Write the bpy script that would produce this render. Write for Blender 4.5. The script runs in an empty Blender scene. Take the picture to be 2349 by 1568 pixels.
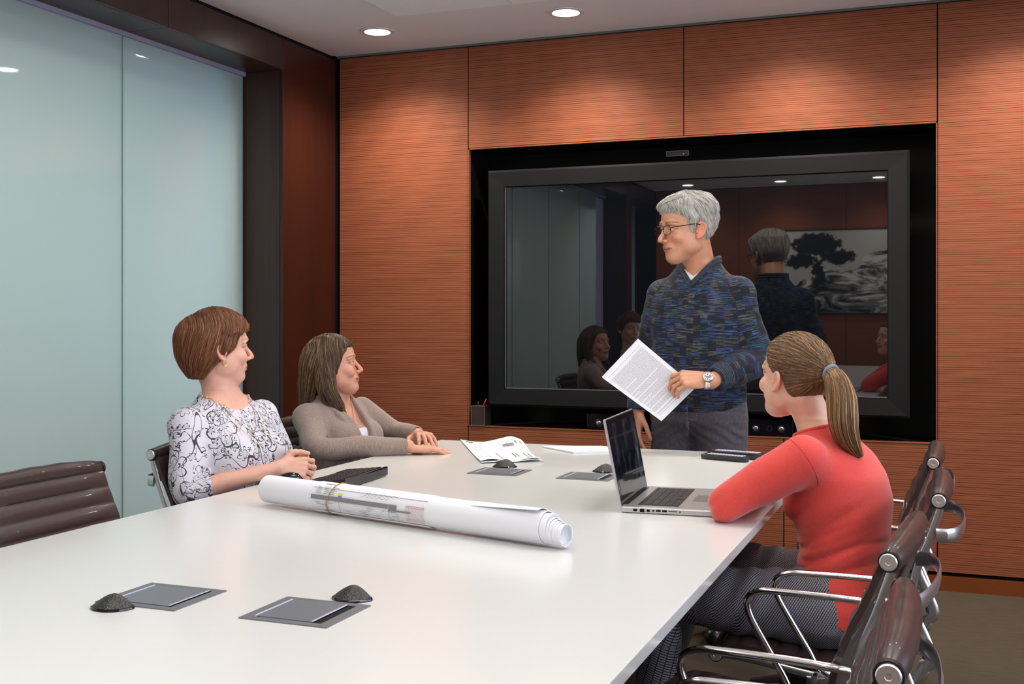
import bpy, bmesh, math, random
import numpy as np
from mathutils import Vector, Matrix
PI = math.pi
C = bpy.context.scene.collection
SC = bpy.context.scene

# ------------------------------------------------------------------ camera
cam = bpy.data.cameras.new('camera')
cam.sensor_width = 36.0
cam.lens = 39.71
cam.shift_y = -62.0 / 2349.0
cam.clip_start = 0.05
camo = bpy.data.objects.new('camera', cam)
C.objects.link(camo)
camo.location = (0, 0, 1.25)
camo.rotation_euler = (PI / 2, 0, math.radians(21.2))
SC.camera = camo

# ------------------------------------------------------------------ exposure, world
SC.view_settings.view_transform = 'Standard'
SC.view_settings.look = 'None'
SC.view_settings.exposure = 0.1
SC.view_settings.gamma = 1.0
SC.view_settings.use_curve_mapping = False
w = bpy.data.worlds.new('sky')
SC.world = w
w.use_nodes = True
w.node_tree.nodes['Background'].inputs[0].default_value = (0.55, 0.68, 0.95, 1)
w.node_tree.nodes['Background'].inputs[1].default_value = 1.2

# ------------------------------------------------------------------ large lights
def area(name, loc, rot, sx, sy, power, col, spread=180):
    l = bpy.data.lights.new(name, 'AREA')
    l.shape = 'RECTANGLE'
    l.size = sx
    l.size_y = sy
    l.energy = power
    l.color = col
    l.spread = math.radians(spread)
    o = bpy.data.objects.new(name, l)
    o.location = loc
    o.rotation_euler = rot
    C.objects.link(o)
    return o

# daylight entering by the windows of the right-hand wall (behind and beside the camera)
area('window_daylight', (2.62, 1.6, 1.65), (0, PI / 2, 0), 1.7, 5.0, 112, (0.72, 0.82, 1.0))
# daylight of the corridor behind the frosted glass partition
area('corridor_daylight', (-4.75, 5.8, 1.25), (-PI / 2, 0, math.radians(30)), 1.5, 2.0, 58, (0.40, 0.70, 1.0))
area('corridor_ceiling_light', (-4.6, 1.6, 2.45), (0, 0, 0), 1.0, 5.5, 98, (0.97, 1.0, 0.88))

# ------------------------------------------------------------------ helpers
def link(o, parent=None):
    C.objects.link(o)
    if parent is not None:
        o.parent = parent
    return o

def tag(o, label=None, cat=None, group=None, kind=None):
    if label: o['label'] = label
    if cat: o['category'] = cat
    if group: o['group'] = group
    if kind: o['kind'] = kind
    return o

def thing(name, loc=(0, 0, 0), rz=0.0, label=None, cat=None, group=None):
    o = bpy.data.objects.new(name, None)
    o.empty_display_size = 0.05
    o.location = loc
    o.rotation_euler = (0, 0, rz)
    C.objects.link(o)
    return tag(o, label, cat, group)

def copy_tree(o, parent=None):
    c = o.copy()
    C.objects.link(c)
    if parent is not None:
        c.parent = parent
    for ch in list(o.children):
        copy_tree(ch, c)
    return c

class MB:
    """collects geometry for ONE mesh"""
    def __init__(self):
        self.v = []
        self.f = []
        self.uv = None
    def add(self, vs, fs):
        n = len(self.v)
        self.v.extend([tuple(p) for p in vs])
        self.f.extend([tuple(i + n for i in f) for f in fs])
        return self
    def box(self, x0, x1, y0, y1, z0, z1, M=None, b=0.0):
        if b > 0:
            bm = bmesh.new()
            bmesh.ops.create_cube(bm, size=1)
            for q in bm.verts:
                q.co = Vector(((x0 + x1) / 2 + q.co.x * (x1 - x0), (y0 + y1) / 2 + q.co.y * (y1 - y0), (z0 + z1) / 2 + q.co.z * (z1 - z0)))
            bmesh.ops.bevel(bm, geom=bm.edges[:], offset=b, segments=2, affect='EDGES', profile=0.5)
            bm.verts.index_update()
            vs = [q.co.copy() for q in bm.verts]
            fs = [[q.index for q in fc.verts] for fc in bm.faces]
            bm.free()
        else:
            vs = [Vector(p) for p in ((x0, y0, z0), (x1, y0, z0), (x1, y1, z0), (x0, y1, z0), (x0, y0, z1), (x1, y0, z1), (x1, y1, z1), (x0, y1, z1))]
            fs = [(0, 3, 2, 1), (4, 5, 6, 7), (0, 1, 5, 4), (1, 2, 6, 5), (2, 3, 7, 6), (3, 0, 4, 7)]
        if M is not None:
            vs = [M @ p for p in vs]
        return self.add(vs, fs)
    def rings(self, rings, closed=True, cap0=True, cap1=True):
        n = len(rings[0])
        vs = [p for r in rings for p in r]
        fs = []
        for i in range(len(rings) - 1):
            for j in range(n if closed else n - 1):
                k = (j + 1) % n
                fs.append((i * n + j, i * n + k, (i + 1) * n + k, (i + 1) * n + j))
        if cap0: fs.append(tuple(range(n - 1, -1, -1)))
        if cap1: fs.append(tuple((len(rings) - 1) * n + j for j in range(n)))
        return self.add(vs, fs)
    def tube(self, pts, r, n=10, closed=False, sx=1.0, sy=1.0, up=None):
        """tube round a path; r number or list; sx along the frame normal, sy along the binormal"""
        P = [Vector(p) for p in pts]
        m = len(P)
        R = r if hasattr(r, '__len__') else [r] * m
        T = []
        for i in range(m):
            a = P[(i - 1) % m] if closed or i > 0 else P[i]
            c = P[(i + 1) % m] if closed or i < m - 1 else P[i]
            T.append((c - a).normalized())
        u = Vector(up) if up is not None else (Vector((0, 0, 1)) if abs(T[0].z) < 0.9 else Vector((1, 0, 0)))
        rs = []
        for i in range(m):
            if up is not None:
                u = Vector(up)
            N = (u - T[i] * u.dot(T[i])).normalized()
            u = N
            B = T[i].cross(N)
            rs.append([P[i] + (N * math.cos(2 * PI * j / n) * sx + B * math.sin(2 * PI * j / n) * sy) * R[i] for j in range(n)])
        if closed:
            rs.append(rs[0])
            return self.rings(rs, True, False, False)
        return self.rings(rs)
    def lathe(self, prof, n=24, M=None, ax='z'):
        rs = []
        for (r, z) in prof:
            ring = []
            for j in range(n):
                a = 2 * PI * j / n
                p = Vector((r * math.cos(a), r * math.sin(a), z))
                if ax == 'x': p = Vector((z, r * math.cos(a), r * math.sin(a)))
                if ax == 'y': p = Vector((r * math.sin(a), z, r * math.cos(a)))
                if M is not None: p = M @ p
                ring.append(p)
            rs.append(ring)
        return self.rings(rs)
    def quad(self, a, b, c, d):
        return self.add([a, b, c, d], [(0, 1, 2, 3)])
    def mesh(self, name, smooth=True, ang=35):
        me = bpy.data.meshes.new(name)
        me.from_pydata([tuple(p) for p in self.v], [], self.f)
        me.validate()
        bm = bmesh.new(); bm.from_mesh(me)
        bmesh.ops.remove_doubles(bm, verts=bm.verts[:], dist=1e-6)
        bmesh.ops.recalc_face_normals(bm, faces=bm.faces[:])
        if smooth:
            lim = math.radians(ang)
            for f in bm.faces: f.smooth = True
            for e in bm.edges:
                if len(e.link_faces) == 2:
                    e.smooth = e.calc_face_angle(0) < lim
        bm.to_mesh(me); bm.free()
        return me
    def build(self, name, mat, parent=None, smooth=True, ang=35, loc=None):
        o = bpy.data.objects.new(name, self.mesh(name, smooth, ang))
        if mat is not None: o.data.materials.append(mat)
        if loc is not None: o.location = loc
        return link(o, parent)

def struct(name, mb, mat, parent=None, smooth=False):
    o = mb.build(name, mat, parent, smooth)
    if parent is None: o['kind'] = 'structure'
    return o

def B(*a, **k):
    return MB().box(*a, **k)

def catmull(pts, n=6):
    P = [Vector(p) for p in pts]
    P = [P[0] * 2 - P[1]] + P + [P[-1] * 2 - P[-2]]
    out = []
    for i in range(1, len(P) - 2):
        for k in range(n):
            t = k / n
            a, b, c, d = P[i - 1], P[i], P[i + 1], P[i + 2]
            out.append(0.5 * ((2 * b) + (c - a) * t + (2 * a - 5 * b + 4 * c - d) * t * t + (3 * b - a - 3 * c + d) * t ** 3))
    out.append(P[-2])
    return out

# ------------------------------------------------------------------ materials
def s2l(r, g, b):
    f = lambda c: (c / 255 / 12.92) if c / 255 <= 0.04045 else ((c / 255 + 0.055) / 1.055) ** 2.4
    return (f(r), f(g), f(b), 1.0)

class NT:
    def __init__(self, name):
        self.m = bpy.data.materials.new(name)
        self.m.use_nodes = True
        self.t = self.m.node_tree
        self.b = self.t.nodes['Principled BSDF']
        self.out = self.t.nodes['Material Output']
    def n(self, typ, ins=None, **kw):
        nd = self.t.nodes.new('ShaderNode' + typ)
        for k, v in kw.items(): setattr(nd, k, v)
        for k, v in (ins or {}).items():
            s = nd.inputs[k]
            if isinstance(v, bpy.types.NodeSocket): self.t.links.new(v, s)
            else: s.default_value = v
        return nd
    def math(self, op, a, b=None, c=None, clamp=False):
        ins = {0: a}
        if b is not None: ins[1] = b
        if c is not None: ins[2] = c
        return self.n('Math', ins, operation=op, use_clamp=clamp).outputs[0]
    def mix(self, f, a, b, bt='MIX'):
        nd = self.n('Mix', None, data_type='RGBA', blend_type=bt)
        for idx, v in ((0, f), (6, a), (7, b)):
            s = nd.inputs[idx]
            if isinstance(v, bpy.types.NodeSocket): self.t.links.new(v, s)
            else: s.default_value = v
        return nd.outputs[2]
    def ramp(self, f, stops, interp='LINEAR'):
        nd = self.n('ValToRGB', {0: f})
        cr = nd.color_ramp
        cr.interpolation = interp
        while len(cr.elements) < len(stops): cr.elements.new(0.5)
        for e, (p, c) in zip(cr.elements, stops):
            e.position = p
            e.color = c if len(c) == 4 else (*c, 1)
        return nd.outputs[0]
    def step(self, v, a, b):
        return self.n('MapRange', {'Value': v, 'From Min': a, 'From Max': b}, interpolation_type='SMOOTHSTEP').outputs[0]
    def set(self, **kw):
        for k, v in kw.items():
            s = self.b.inputs[k.replace('_', ' ')]
            if isinstance(v, bpy.types.NodeSocket): self.t.links.new(v, s)
            else: s.default_value = v
        return self
    def bump(self, h, strength=0.3, dist=0.002):
        nd = self.n('Bump', {'Strength': strength, 'Distance': dist, 'Height': h})
        self.t.links.new(nd.outputs[0], self.b.inputs['Normal'])
        return self

def simple(name, col, rough=0.5, metal=0.0, coat=0.0, spec=0.5, noise=0.0, nscale=40, emis=None, es=0.0, bump=0.0, sheen=0.0):
    n = NT(name)
    c = col
    if noise > 0 or bump > 0:
        g = n.n('NewGeometry').outputs['Position']
        tx = n.n('TexNoise', {'Vector': g, 'Scale': nscale, 'Detail': 4.0})
        if noise > 0:
            c = n.mix(tx.outputs[0], tuple(x * (1 - noise) for x in col[:3]) + (1,), tuple(min(1, x * (1 + noise)) for x in col[:3]) + (1,))
        if bump > 0: n.bump(tx.outputs[0], bump, 0.001)
    n.set(Base_Color=c, Roughness=rough, Metallic=metal, Coat_Weight=coat)
    n.b.inputs['Specular IOR Level'].default_value = spec
    if sheen: n.set(Sheen_Weight=sheen)
    if emis:
        n.set(Emission_Color=emis, Emission_Strength=es)
    return n.m

def wood_stripes():
    n = NT('ribbed_zebrano_veneer')
    g = n.n('NewGeometry').outputs['Position']
    s = n.n('SeparateXYZ', {0: g})
    x, z = s.outputs[0], s.outputs[2]
    wob = n.n('TexNoise', {'Vector': n.n('CombineXYZ', {0: n.math('MULTIPLY', x, 1.3), 1: 0.0, 2: n.math('MULTIPLY', z, 6)}).outputs[0], 'Scale': 1.0}).outputs[0]
    zz = n.math('MULTIPLY_ADD', wob, 0.0022, z)
    a = n.n('TexNoise', {'W': n.math('MULTIPLY', zz, 62), 'Scale': 1.0, 'Detail': 1.0}, noise_dimensions='1D').outputs[0]
    b = n.n('TexNoise', {'Vector': n.n('CombineXYZ', {0: n.math('MULTIPLY', x, 5), 1: 0.0, 2: n.math('MULTIPLY', zz, 330)}).outputs[0], 'Scale': 1.0, 'Detail': 2.0}).outputs[0]
    col = n.mix(n.math('MULTIPLY_ADD', b, 1.6, -0.3, clamp=True), s2l(124, 66, 41), s2l(172, 102, 70))
    fr = n.math('FRACT', n.math('DIVIDE', zz, 0.0098))
    line = n.math('SUBTRACT', 1.0, n.step(n.math('ABSOLUTE', n.math('SUBTRACT', fr, 0.5)), 0.05, 0.24))
    line = n.math('MULTIPLY', line, n.math('MULTIPLY_ADD', n.step(a, 0.34, 0.64), 0.5, 0.38))
    col = n.mix(n.math('MULTIPLY', line, 0.9), col, s2l(66, 26, 14))
    n.set(Base_Color=col, Roughness=0.55, Specular_IOR_Level=0.25)
    n.bump(n.math('SUBTRACT', 1.0, line), 0.25, 0.001)
    return n.m

def dark_wood(name, c1, c2, rough=0.32):
    n = NT(name)
    g = n.n('NewGeometry').outputs['Position']
    mp = n.n('Mapping', {'Vector': g, 'Scale': (60, 60, 1.6)}).outputs[0]
    a = n.n('TexNoise', {'Vector': mp, 'Scale': 1.0, 'Detail': 3.0}).outputs[0]
    mp2 = n.n('Mapping', {'Vector': g, 'Scale': (5, 5, 0.5)}).outputs[0]
    a2 = n.n('TexNoise', {'Vector': mp2, 'Scale': 1.0, 'Detail': 2.0}).outputs[0]
    f = n.math('MULTIPLY_ADD', a2, 0.8, n.math('MULTIPLY_ADD', a, 0.6, -0.2), clamp=True)
    n.set(Base_Color=n.mix(f, c1, c2), Roughness=rough)
    return n.m

def carpet_mat():
    n = NT('taupe_carpet')
    g = n.n('NewGeometry').outputs['Position']
    a = n.n('TexNoise', {'Vector': g, 'Scale': 260.0, 'Detail': 2.0}).outputs[0]
    b = n.n('TexNoise', {'Vector': n.n('Mapping', {'Vector': g, 'Scale': (14, 60, 1)}).outputs[0], 'Scale': 1.0, 'Detail': 3.0}).outputs[0]
    f = n.math('MULTIPLY_ADD', b, 0.5, n.math('MULTIPLY', a, 0.6), clamp=True)
    n.set(Base_Color=n.ramp(f, [(0.3, s2l(46, 38, 28)), (0.75, s2l(76, 64, 47))]), Roughness=0.95)
    n.bump(a, 0.6, 0.003)
    return n.m

def frosted_mat():
    n = NT('frosted_glass')
    t = n.t
    d = n.n('BsdfDiffuse', {'Color': (0.60, 0.64, 0.60, 1)})
    tr = n.n('BsdfTranslucent', {'Color': (0.86, 0.95, 0.90, 1)})
    gl = n.n('BsdfGlossy', {'Color': (1, 1, 1, 1), 'Roughness': 0.03})
    m1 = n.n('MixShader', {0: 0.72, 1: d.outputs[0], 2: tr.outputs[0]})
    fr = n.n('Fresnel', {'IOR': 1.5})
    m2 = n.n('MixShader', {0: fr.outputs[0], 1: m1.outputs[0], 2: gl.outputs[0]})
    t.links.new(m2.outputs[0], n.out.inputs[0])
    return n.m

def glass_mat(name, col=(1, 1, 1, 1), rough=0.0, ior=1.45):
    n = NT(name)
    tp = n.n('BsdfTransparent', {'Color': col})
    gl = n.n('BsdfGlossy', {'Color': (1, 1, 1, 1), 'Roughness': rough})
    fr = n.n('Fresnel', {'IOR': ior})
    m2 = n.n('MixShader', {0: fr.outputs[0], 1: tp.outputs[0], 2: gl.outputs[0]})
    n.t.links.new(m2.outputs[0], n.out.inputs[0])
    return n.m

MT = {}
MT['wall'] = wood_stripes()
MT['base'] = dark_wood('baseboard_wood', s2l(112, 56, 22), s2l(132, 70, 30))
MT['dark'] = dark_wood('wenge_veneer', s2l(34, 20, 14), s2l(70, 46, 36))
MT['red'] = dark_wood('mahogany_veneer', s2l(34, 11, 6), s2l(66, 25, 13))
MT['carpet'] = carpet_mat()
MT['frost'] = frosted_mat()
MT['rail'] = simple('lavender_painted_rail', s2l(150, 148, 168), 0.5)
MT['ceil'] = simple('ceiling_paint', s2l(238, 234, 235), 0.9, noise=0.03, nscale=3)
MT['tile'] = simple('ceiling_tile', s2l(248, 248, 245), 0.9, noise=0.04, nscale=250, bump=0.15)
MT['white'] = simple('white_wall_paint', s2l(215, 218, 222), 0.8)
MT['lav'] = simple('lavender_wall_paint', s2l(190, 185, 215), 0.8)
MT['black'] = simple('matte_black', (0.004, 0.004, 0.004, 1), 0.6, spec=0.2)
MT['bezel'] = simple('charcoal_bezel', s2l(15, 14, 16), 0.55, spec=0.3, noise=0.05, nscale=300)
MT['screen'] = simple('screen_glass', (0.003, 0.004, 0.006, 1), 0.015)
MT['screen'].node_tree.nodes['Principled BSDF'].inputs['IOR'].default_value = 1.95
MT['table'] = simple('white_solid_surface', s2l(222, 221, 218), 0.2, noise=0.01, nscale=30)
MT['chrome'] = simple('chrome', (0.75, 0.75, 0.76, 1), 0.14, 1.0)
MT['alu'] = simple('polished_aluminium', (0.70, 0.70, 0.71, 1), 0.30, 1.0)
MT['leather'] = simple('brown_leather', s2l(60, 45, 44), 0.34, coat=0.2, noise=0.12, nscale=60, bump=0.12)
MT['plastic'] = simple('black_plastic', (0.012, 0.012, 0.014, 1), 0.3)
MT['gloss'] = simple('gloss_black_plastic', (0.008, 0.008, 0.012, 1), 0.08)
MT['paper'] = simple('white_paper', s2l(238, 238, 244), 0.75)
MT['ink'] = simple('grey_print', s2l(120, 120, 128), 0.8)
MT['inkd'] = simple('dark_print', s2l(50, 50, 58), 0.8)
# ================================================================== ROOM
YB = 5.485      # back wall plane
XL = -3.165     # left portal plane
YR = -1.75
XR = 2.5
HC = 2.68

struct('floor', B(-5.6, XR, YR, 6.0, -0.05, 0.0), MT['carpet'])
ceiling = struct('ceiling', B(-3.7, XR, YR, 6.0, HC, HC + 0.08), MT['ceil'])

# lights in the ceiling -----------------------------------------------------
M_lamp = simple('lamp_glow', (1, 1, 1, 1), 0.5, emis=(1, 0.96, 0.9, 1), es=22)
M_lum = simple('added_fill_diffuser', (1, 1, 1, 1), 0.5, emis=(1, 0.97, 0.93, 1), es=1.6)
M_trim = simple('downlight_trim', s2l(225, 220, 222), 0.4)

def downlight(x, y, label, power=26, col=(1, 0.90, 0.79), cone=138, group='round recessed ceiling downlights'):
    t = thing('ceiling_downlight', (x, y, HC), 0, label, 'ceiling light', group)
    MB().lathe([(0.086, -0.0015), (0.086, -0.006), (0.066, -0.008), (0.06, 0.0), (0.06, -0.0015)], 32).build('trim_ring', M_trim, t)
    MB().lathe([(0.0, -0.003), (0.059, -0.003), (0.059, -0.005), (0.0, -0.005)], 28).build('lens', M_lamp, t)
    l = bpy.data.lights.new('downlight_lamp', 'SPOT')
    l.energy = power
    l.color = col
    l.spot_size = math.radians(cone)
    l.spot_blend = 1.0
    l.shadow_soft_size = 0.05
    o = bpy.data.objects.new('downlight_lamp', l)
    o.location = (0, 0, -0.02)
    link(o, t)
    return t

fr_lab = ['round downlight in the ceiling border nearest the dark wood portal', 'round downlight in the ceiling border above the left half of the black display',
          'round downlight in the ceiling border above the right half of the display', 'round downlight in the ceiling border right of the display recess', 'round downlight in the ceiling border at the far right of the striped wall']
for i, x in enumerate((-2.69, -1.69, -0.69, 0.31, 1.31)):
    downlight(x, 5.06, fr_lab[i], power=84)
rr_lab = ['round downlight at the rear wall, first from the glass side', 'round downlight at the rear wall, second from the glass side', 'round downlight at the rear wall, third from the glass side', 'round downlight at the rear wall, fourth from the glass side', 'round downlight at the rear wall, last by the windows']
for i, x in enumerate((-2.69, -1.69, -0.69, 0.31, 1.31)):
    downlight(x, -1.33, rr_lab[i], power=48)

# ceiling tiles (600 mm grid) and added fill panels, out of view, that brighten the table
X0, Y0, T = -2.47, 4.83, 0.6
lum = {(1, 2): 1, (1, 3): 1, (3, 2): 1, (3, 3): 1, (1, 6): 1, (1, 7): 1, (3, 6): 1, (3, 7): 1, (5, 2): 1, (5, 3): 1, (5, 6): 1, (5, 7): 1}
tm = B(-0.2965, 0.2965, -0.2965, 0.2965, -0.007, 0.0).mesh('ceiling_tile', False)
tm.materials.append(MT['tile'])
for i in range(8):
    for j in range(9):
        if (i, j) in lum: continue
        o = bpy.data.objects.new('ceiling_tile', tm)
        o.location = (X0 + T * (i + 0.5), Y0 - T * (j + 0.5), HC)
        link(o, ceiling)
names = {(1, 2): 'above the near left end of the table', (3, 2): 'above the right table edge near the display', (1, 6): 'above the table behind the camera', (3, 6): 'above the camera', (5, 2): 'by the windows near the display', (5, 6): 'by the windows at the rear'}
for (i, j), nm in names.items():
    cx, cy = X0 + T * (i + 0.5), Y0 - T * (j + 1)
    t = thing('added_fill_panel', (cx, cy, HC), 0, 'added rectangular fill light in the ceiling ' + nm, 'ceiling light', 'added rectangular fill lights in the ceiling')
    fr_ = MB()
    fr_.box(-0.2965, 0.2965, -0.5965, -0.575, -0.012, 0); fr_.box(-0.2965, 0.2965, 0.575, 0.5965, -0.012, 0)
    fr_.box(-0.2965, -0.275, -0.575, 0.575, -0.012, 0); fr_.box(0.275, 0.2965, -0.575, 0.575, -0.012, 0)
    fr_.build('frame', M_trim, t, False)
    B(-0.275, 0.275, -0.575, 0.575, -0.006, -0.001).build('diffuser', M_lum, t, False)
    l = bpy.data.lights.new('added_fill_lamp', 'AREA')
    l.shape = 'RECTANGLE'; l.size = 0.55; l.size_y = 1.15; l.energy = 10; l.color = (1, 0.95, 0.89)
    o = bpy.data.objects.new('added_fill_lamp', l); o.location = (0, 0, -0.02); link(o, t)

# back wall -----------------------------------------------------------------
RX0, RX1, RZ0, RZ1 = -2.376, -0.054, 0.662, 2.129
wb = MB()
wb.box(XL - 0.6, RX0, YB + 0.03, YB + 0.5, 0, HC); wb.box(RX1, XR, YB + 0.03, YB + 0.5, 0, HC)
wb.box(RX0, RX1, YB + 0.03, YB + 0.5, 0, RZ0); wb.box(RX0, RX1, YB + 0.03, YB + 0.5, RZ1, HC)
wb.box(RX0, RX1, YB + 0.32, YB + 0.5, RZ0, RZ1)
wall_back = struct('wall_back', wb, MT['black'])
g = 0.0025
def panel(x0, x1, z0, z1):
    B(x0 + g, x1 - g, YB, YB + 0.028, z0 + g, z1 - g, b=0.0012).build('wall_panel', MT['wall'], wall_back, False)
ZT, ZP = 2.667, 0.082
panel(XL + 0.012, RX0, ZP, ZT)
panel(RX0, -1.222, RZ1, ZT); panel(-1.222, RX1, RZ1, ZT)
panel(RX0, -1.557, ZP, RZ0); panel(-1.557, -0.739, ZP, RZ0); panel(-0.739, RX1, ZP, RZ0)
panel(RX1, 1.11, ZP, ZT); panel(1.11, 2.28, ZP, ZT); panel(2.28, XR, ZP, ZT)
struct('baseboard_back', B(XL, XR, YB - 0.004, YB + 0.03, 0.0, 0.066), MT['base'])
# wooden lining of the display recess
ln = MB()
ln.box(RX0, RX0 + 0.004, YB + 0.001, YB + 0.32, RZ0, RZ1); ln.box(RX1 - 0.004, RX1, YB + 0.001, YB + 0.32, RZ0, RZ1)
ln.box(RX0, RX1, YB + 0.001, YB + 0.32, RZ1 - 0.004, RZ1); ln.box(RX0, RX1, YB + 0.001, YB + 0.32, RZ0, RZ0 + 0.004)
struct('trim_1', ln, MT['black'])
ln = MB(); e = 0.006
ln.box(RX0, RX0 + e, YB - 0.002, YB + 0.02, RZ0, RZ1); ln.box(RX1 - e, RX1, YB - 0.002, YB + 0.02, RZ0, RZ1)
ln.box(RX0, RX1, YB - 0.002, YB + 0.02, RZ1 - e, RZ1); ln.box(RX0, RX1, YB - 0.002, YB + 0.02, RZ0, RZ0 + e)
struct('trim_2', ln, MT['wall'])
struct('trim_3', B(XL, XR, YB - 0.006, YB + 0.02, ZT + 0.002, HC - 0.001), simple('shadow_gap_grey', s2l(105, 105, 100), 0.6))

# left portal, header, glass partition ---------------------------------------
wl = MB()
wl.box(-3.62, XL - 0.004, 5.465, YB + 0.03, 0, HC)
wall_left = struct('wall_left', wl, MT['black'])
YJ = 4.937
def dpan(x0, x1, y0, y1, z0, z1, m='dark'):
    return B(x0, x1, y0, y1, z0, z1, b=0.001).build('veneer_panel', MT[m], wall_left, False)
dpan(XL - 0.018, XL, YJ, 5.463, 0.0, 2.655, 'red')            # room face of the portal post
dpan(-3.62, XL - 0.02, YJ, YJ + 0.02, 0.0, 2.498)             # reveal
dpan(-3.62, -3.60, YJ + 0.02, 5.463, 0.0, 2.655)              # corridor side
ZH = 2.498
js = [YJ - 0.003, 4.033, 3.12, 2.21, 1.30, 0.39, -0.52, YR]
for a, b in zip(js[:-1], js[1:]):
    dpan(XL - 0.018, XL, b + 0.003, a, ZH, 2.655)             # header face
    dpan(-3.385, XL - 0.02, b + 0.003, a, ZH, ZH + 0.016)      # soffit, room side
dpan(-3.86, -3.425, YR, YJ - 0.003, ZH, ZH + 0.016)  # unseen corridor-side soffit, made deeper to shade the top of the glass
dpan(-3.88, -3.86, YR, YJ - 0.003, ZH, HC)
dpan(-3.66, -3.64, YR, YJ + 0.02, 2.36, 2.6)  # unseen bulkhead added to darken the upper part of the panes
hb = B(-3.60, XL - 0.02, YR, 5.46, ZH + 0.02, HC); hb.build('header_core', MT['black'], wall_left, False)
struct('trim_4', B(-3.424, -3.386, YR, YJ - 0.004, 2.478, 2.508), MT['rail'])
M_edge = simple('green_glass_edge', s2l(90, 140, 125), 0.2)
panes = [(4.024, 4.925), (3.107, 4.016), (2.19, 3.099), (1.273, 2.182), (0.356, 1.265), (-0.20, 0.348)]
k = 1
for (a, b) in panes + [(-1.74, -0.745)]:
    o = B(-3.412, -3.40, a, b, 0.01, 2.50).build('window_%d' % k, MT['frost'], None, False)
    o['kind'] = 'structure'
    B(-3.413, -3.399, b, b + 0.003, 0.01, 2.489).build('glass_edge', M_edge, o, False)
    k += 1
B(-3.62, XL, -0.74, -0.525, 0.0, ZH).build('veneer_panel', MT['dark'], wall_left, False)
struct('light_strip_panel_1', B(-3.45, -3.42, -0.52, -0.206, 0.004, 2.47), MT['lav'])  # pale panel filling the gap, stands in for the lit corridor wall beyond

# corridor beyond the glass
cw = MB()
cw.box(-5.66, -5.6, YR, 6.0, 0, 2.7)
cw.box(-5.6, -3.62, 5.95, 6.0, 0, 2.7)
cw.box(-5.6, -3.62, YR - 0.05, YR, 0, 2.7)
struct('wall_corridor', cw, MT['lav'])
l = bpy.data.lights.new('added_corridor_spot', 'SPOT'); l.energy = 160; l.spot_size = 1.9; l.spot_blend = 0.6; l.color = (0.92, 0.88, 1.0); l.shadow_soft_size = 0.1  # added spot, only there to brighten the far corridor wall
o = bpy.data.objects.new('added_corridor_spot', l); o.location = (-4.5, -0.4, 2.5); o.rotation_euler = (0, -0.75, 0); C.objects.link(o)
struct('trim_5', B(-5.6, -3.62, YR, 5.95, 2.56, 2.62), MT['white'])

# rear wall and window wall ----------------------------------------------------
wall_rear = struct('wall_rear', B(-3.62, XR, YR - 0.1, YR - 0.02, 0, HC), MT['black'])
for x0, x1 in ((-3.15, -2.2), (-2.2, -1.05), (-1.05, 0.1), (0.1, 1.25), (1.25, 2.49)):
    B(x0 + g, x1 - g, YR - 0.02, YR, 0.0, ZT).build('wall_panel', MT['wall'], wall_rear, False)
wr = MB()
wr.box(XR, XR + 0.1, YR, YB + 0.5, 0, 0.8); wr.box(XR, XR + 0.1, YR, YB + 0.5, 2.5, HC)
wr.box(XR, XR + 0.1, YR, -0.9, 0.8, 2.5); wr.box(XR, XR + 0.1, 4.1, YB + 0.5, 0.8, 2.5)
struct('wall_right', wr, MT['white'])
wf = MB()
for y in (-0.9, 0.32, 1.57, 2.82, 4.05): wf.box(XR + 0.02, XR + 0.07, y, y + 0.05, 0.8, 2.5)
wf.box(XR + 0.02, XR + 0.07, -0.9, 4.1, 0.8, 0.85); wf.box(XR + 0.02, XR + 0.07, -0.9, 4.1, 2.45, 2.5)
w7 = struct('window_8', wf, MT['alu'])
for y in (-0.85, 0.37, 1.62, 2.87): B(XR + 0.04, XR + 0.046, y, y + 1.2 if y > 0 else y + 1.17, 0.85, 2.45).build('pane', glass_mat('clear_glass'), w7, False)
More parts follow.
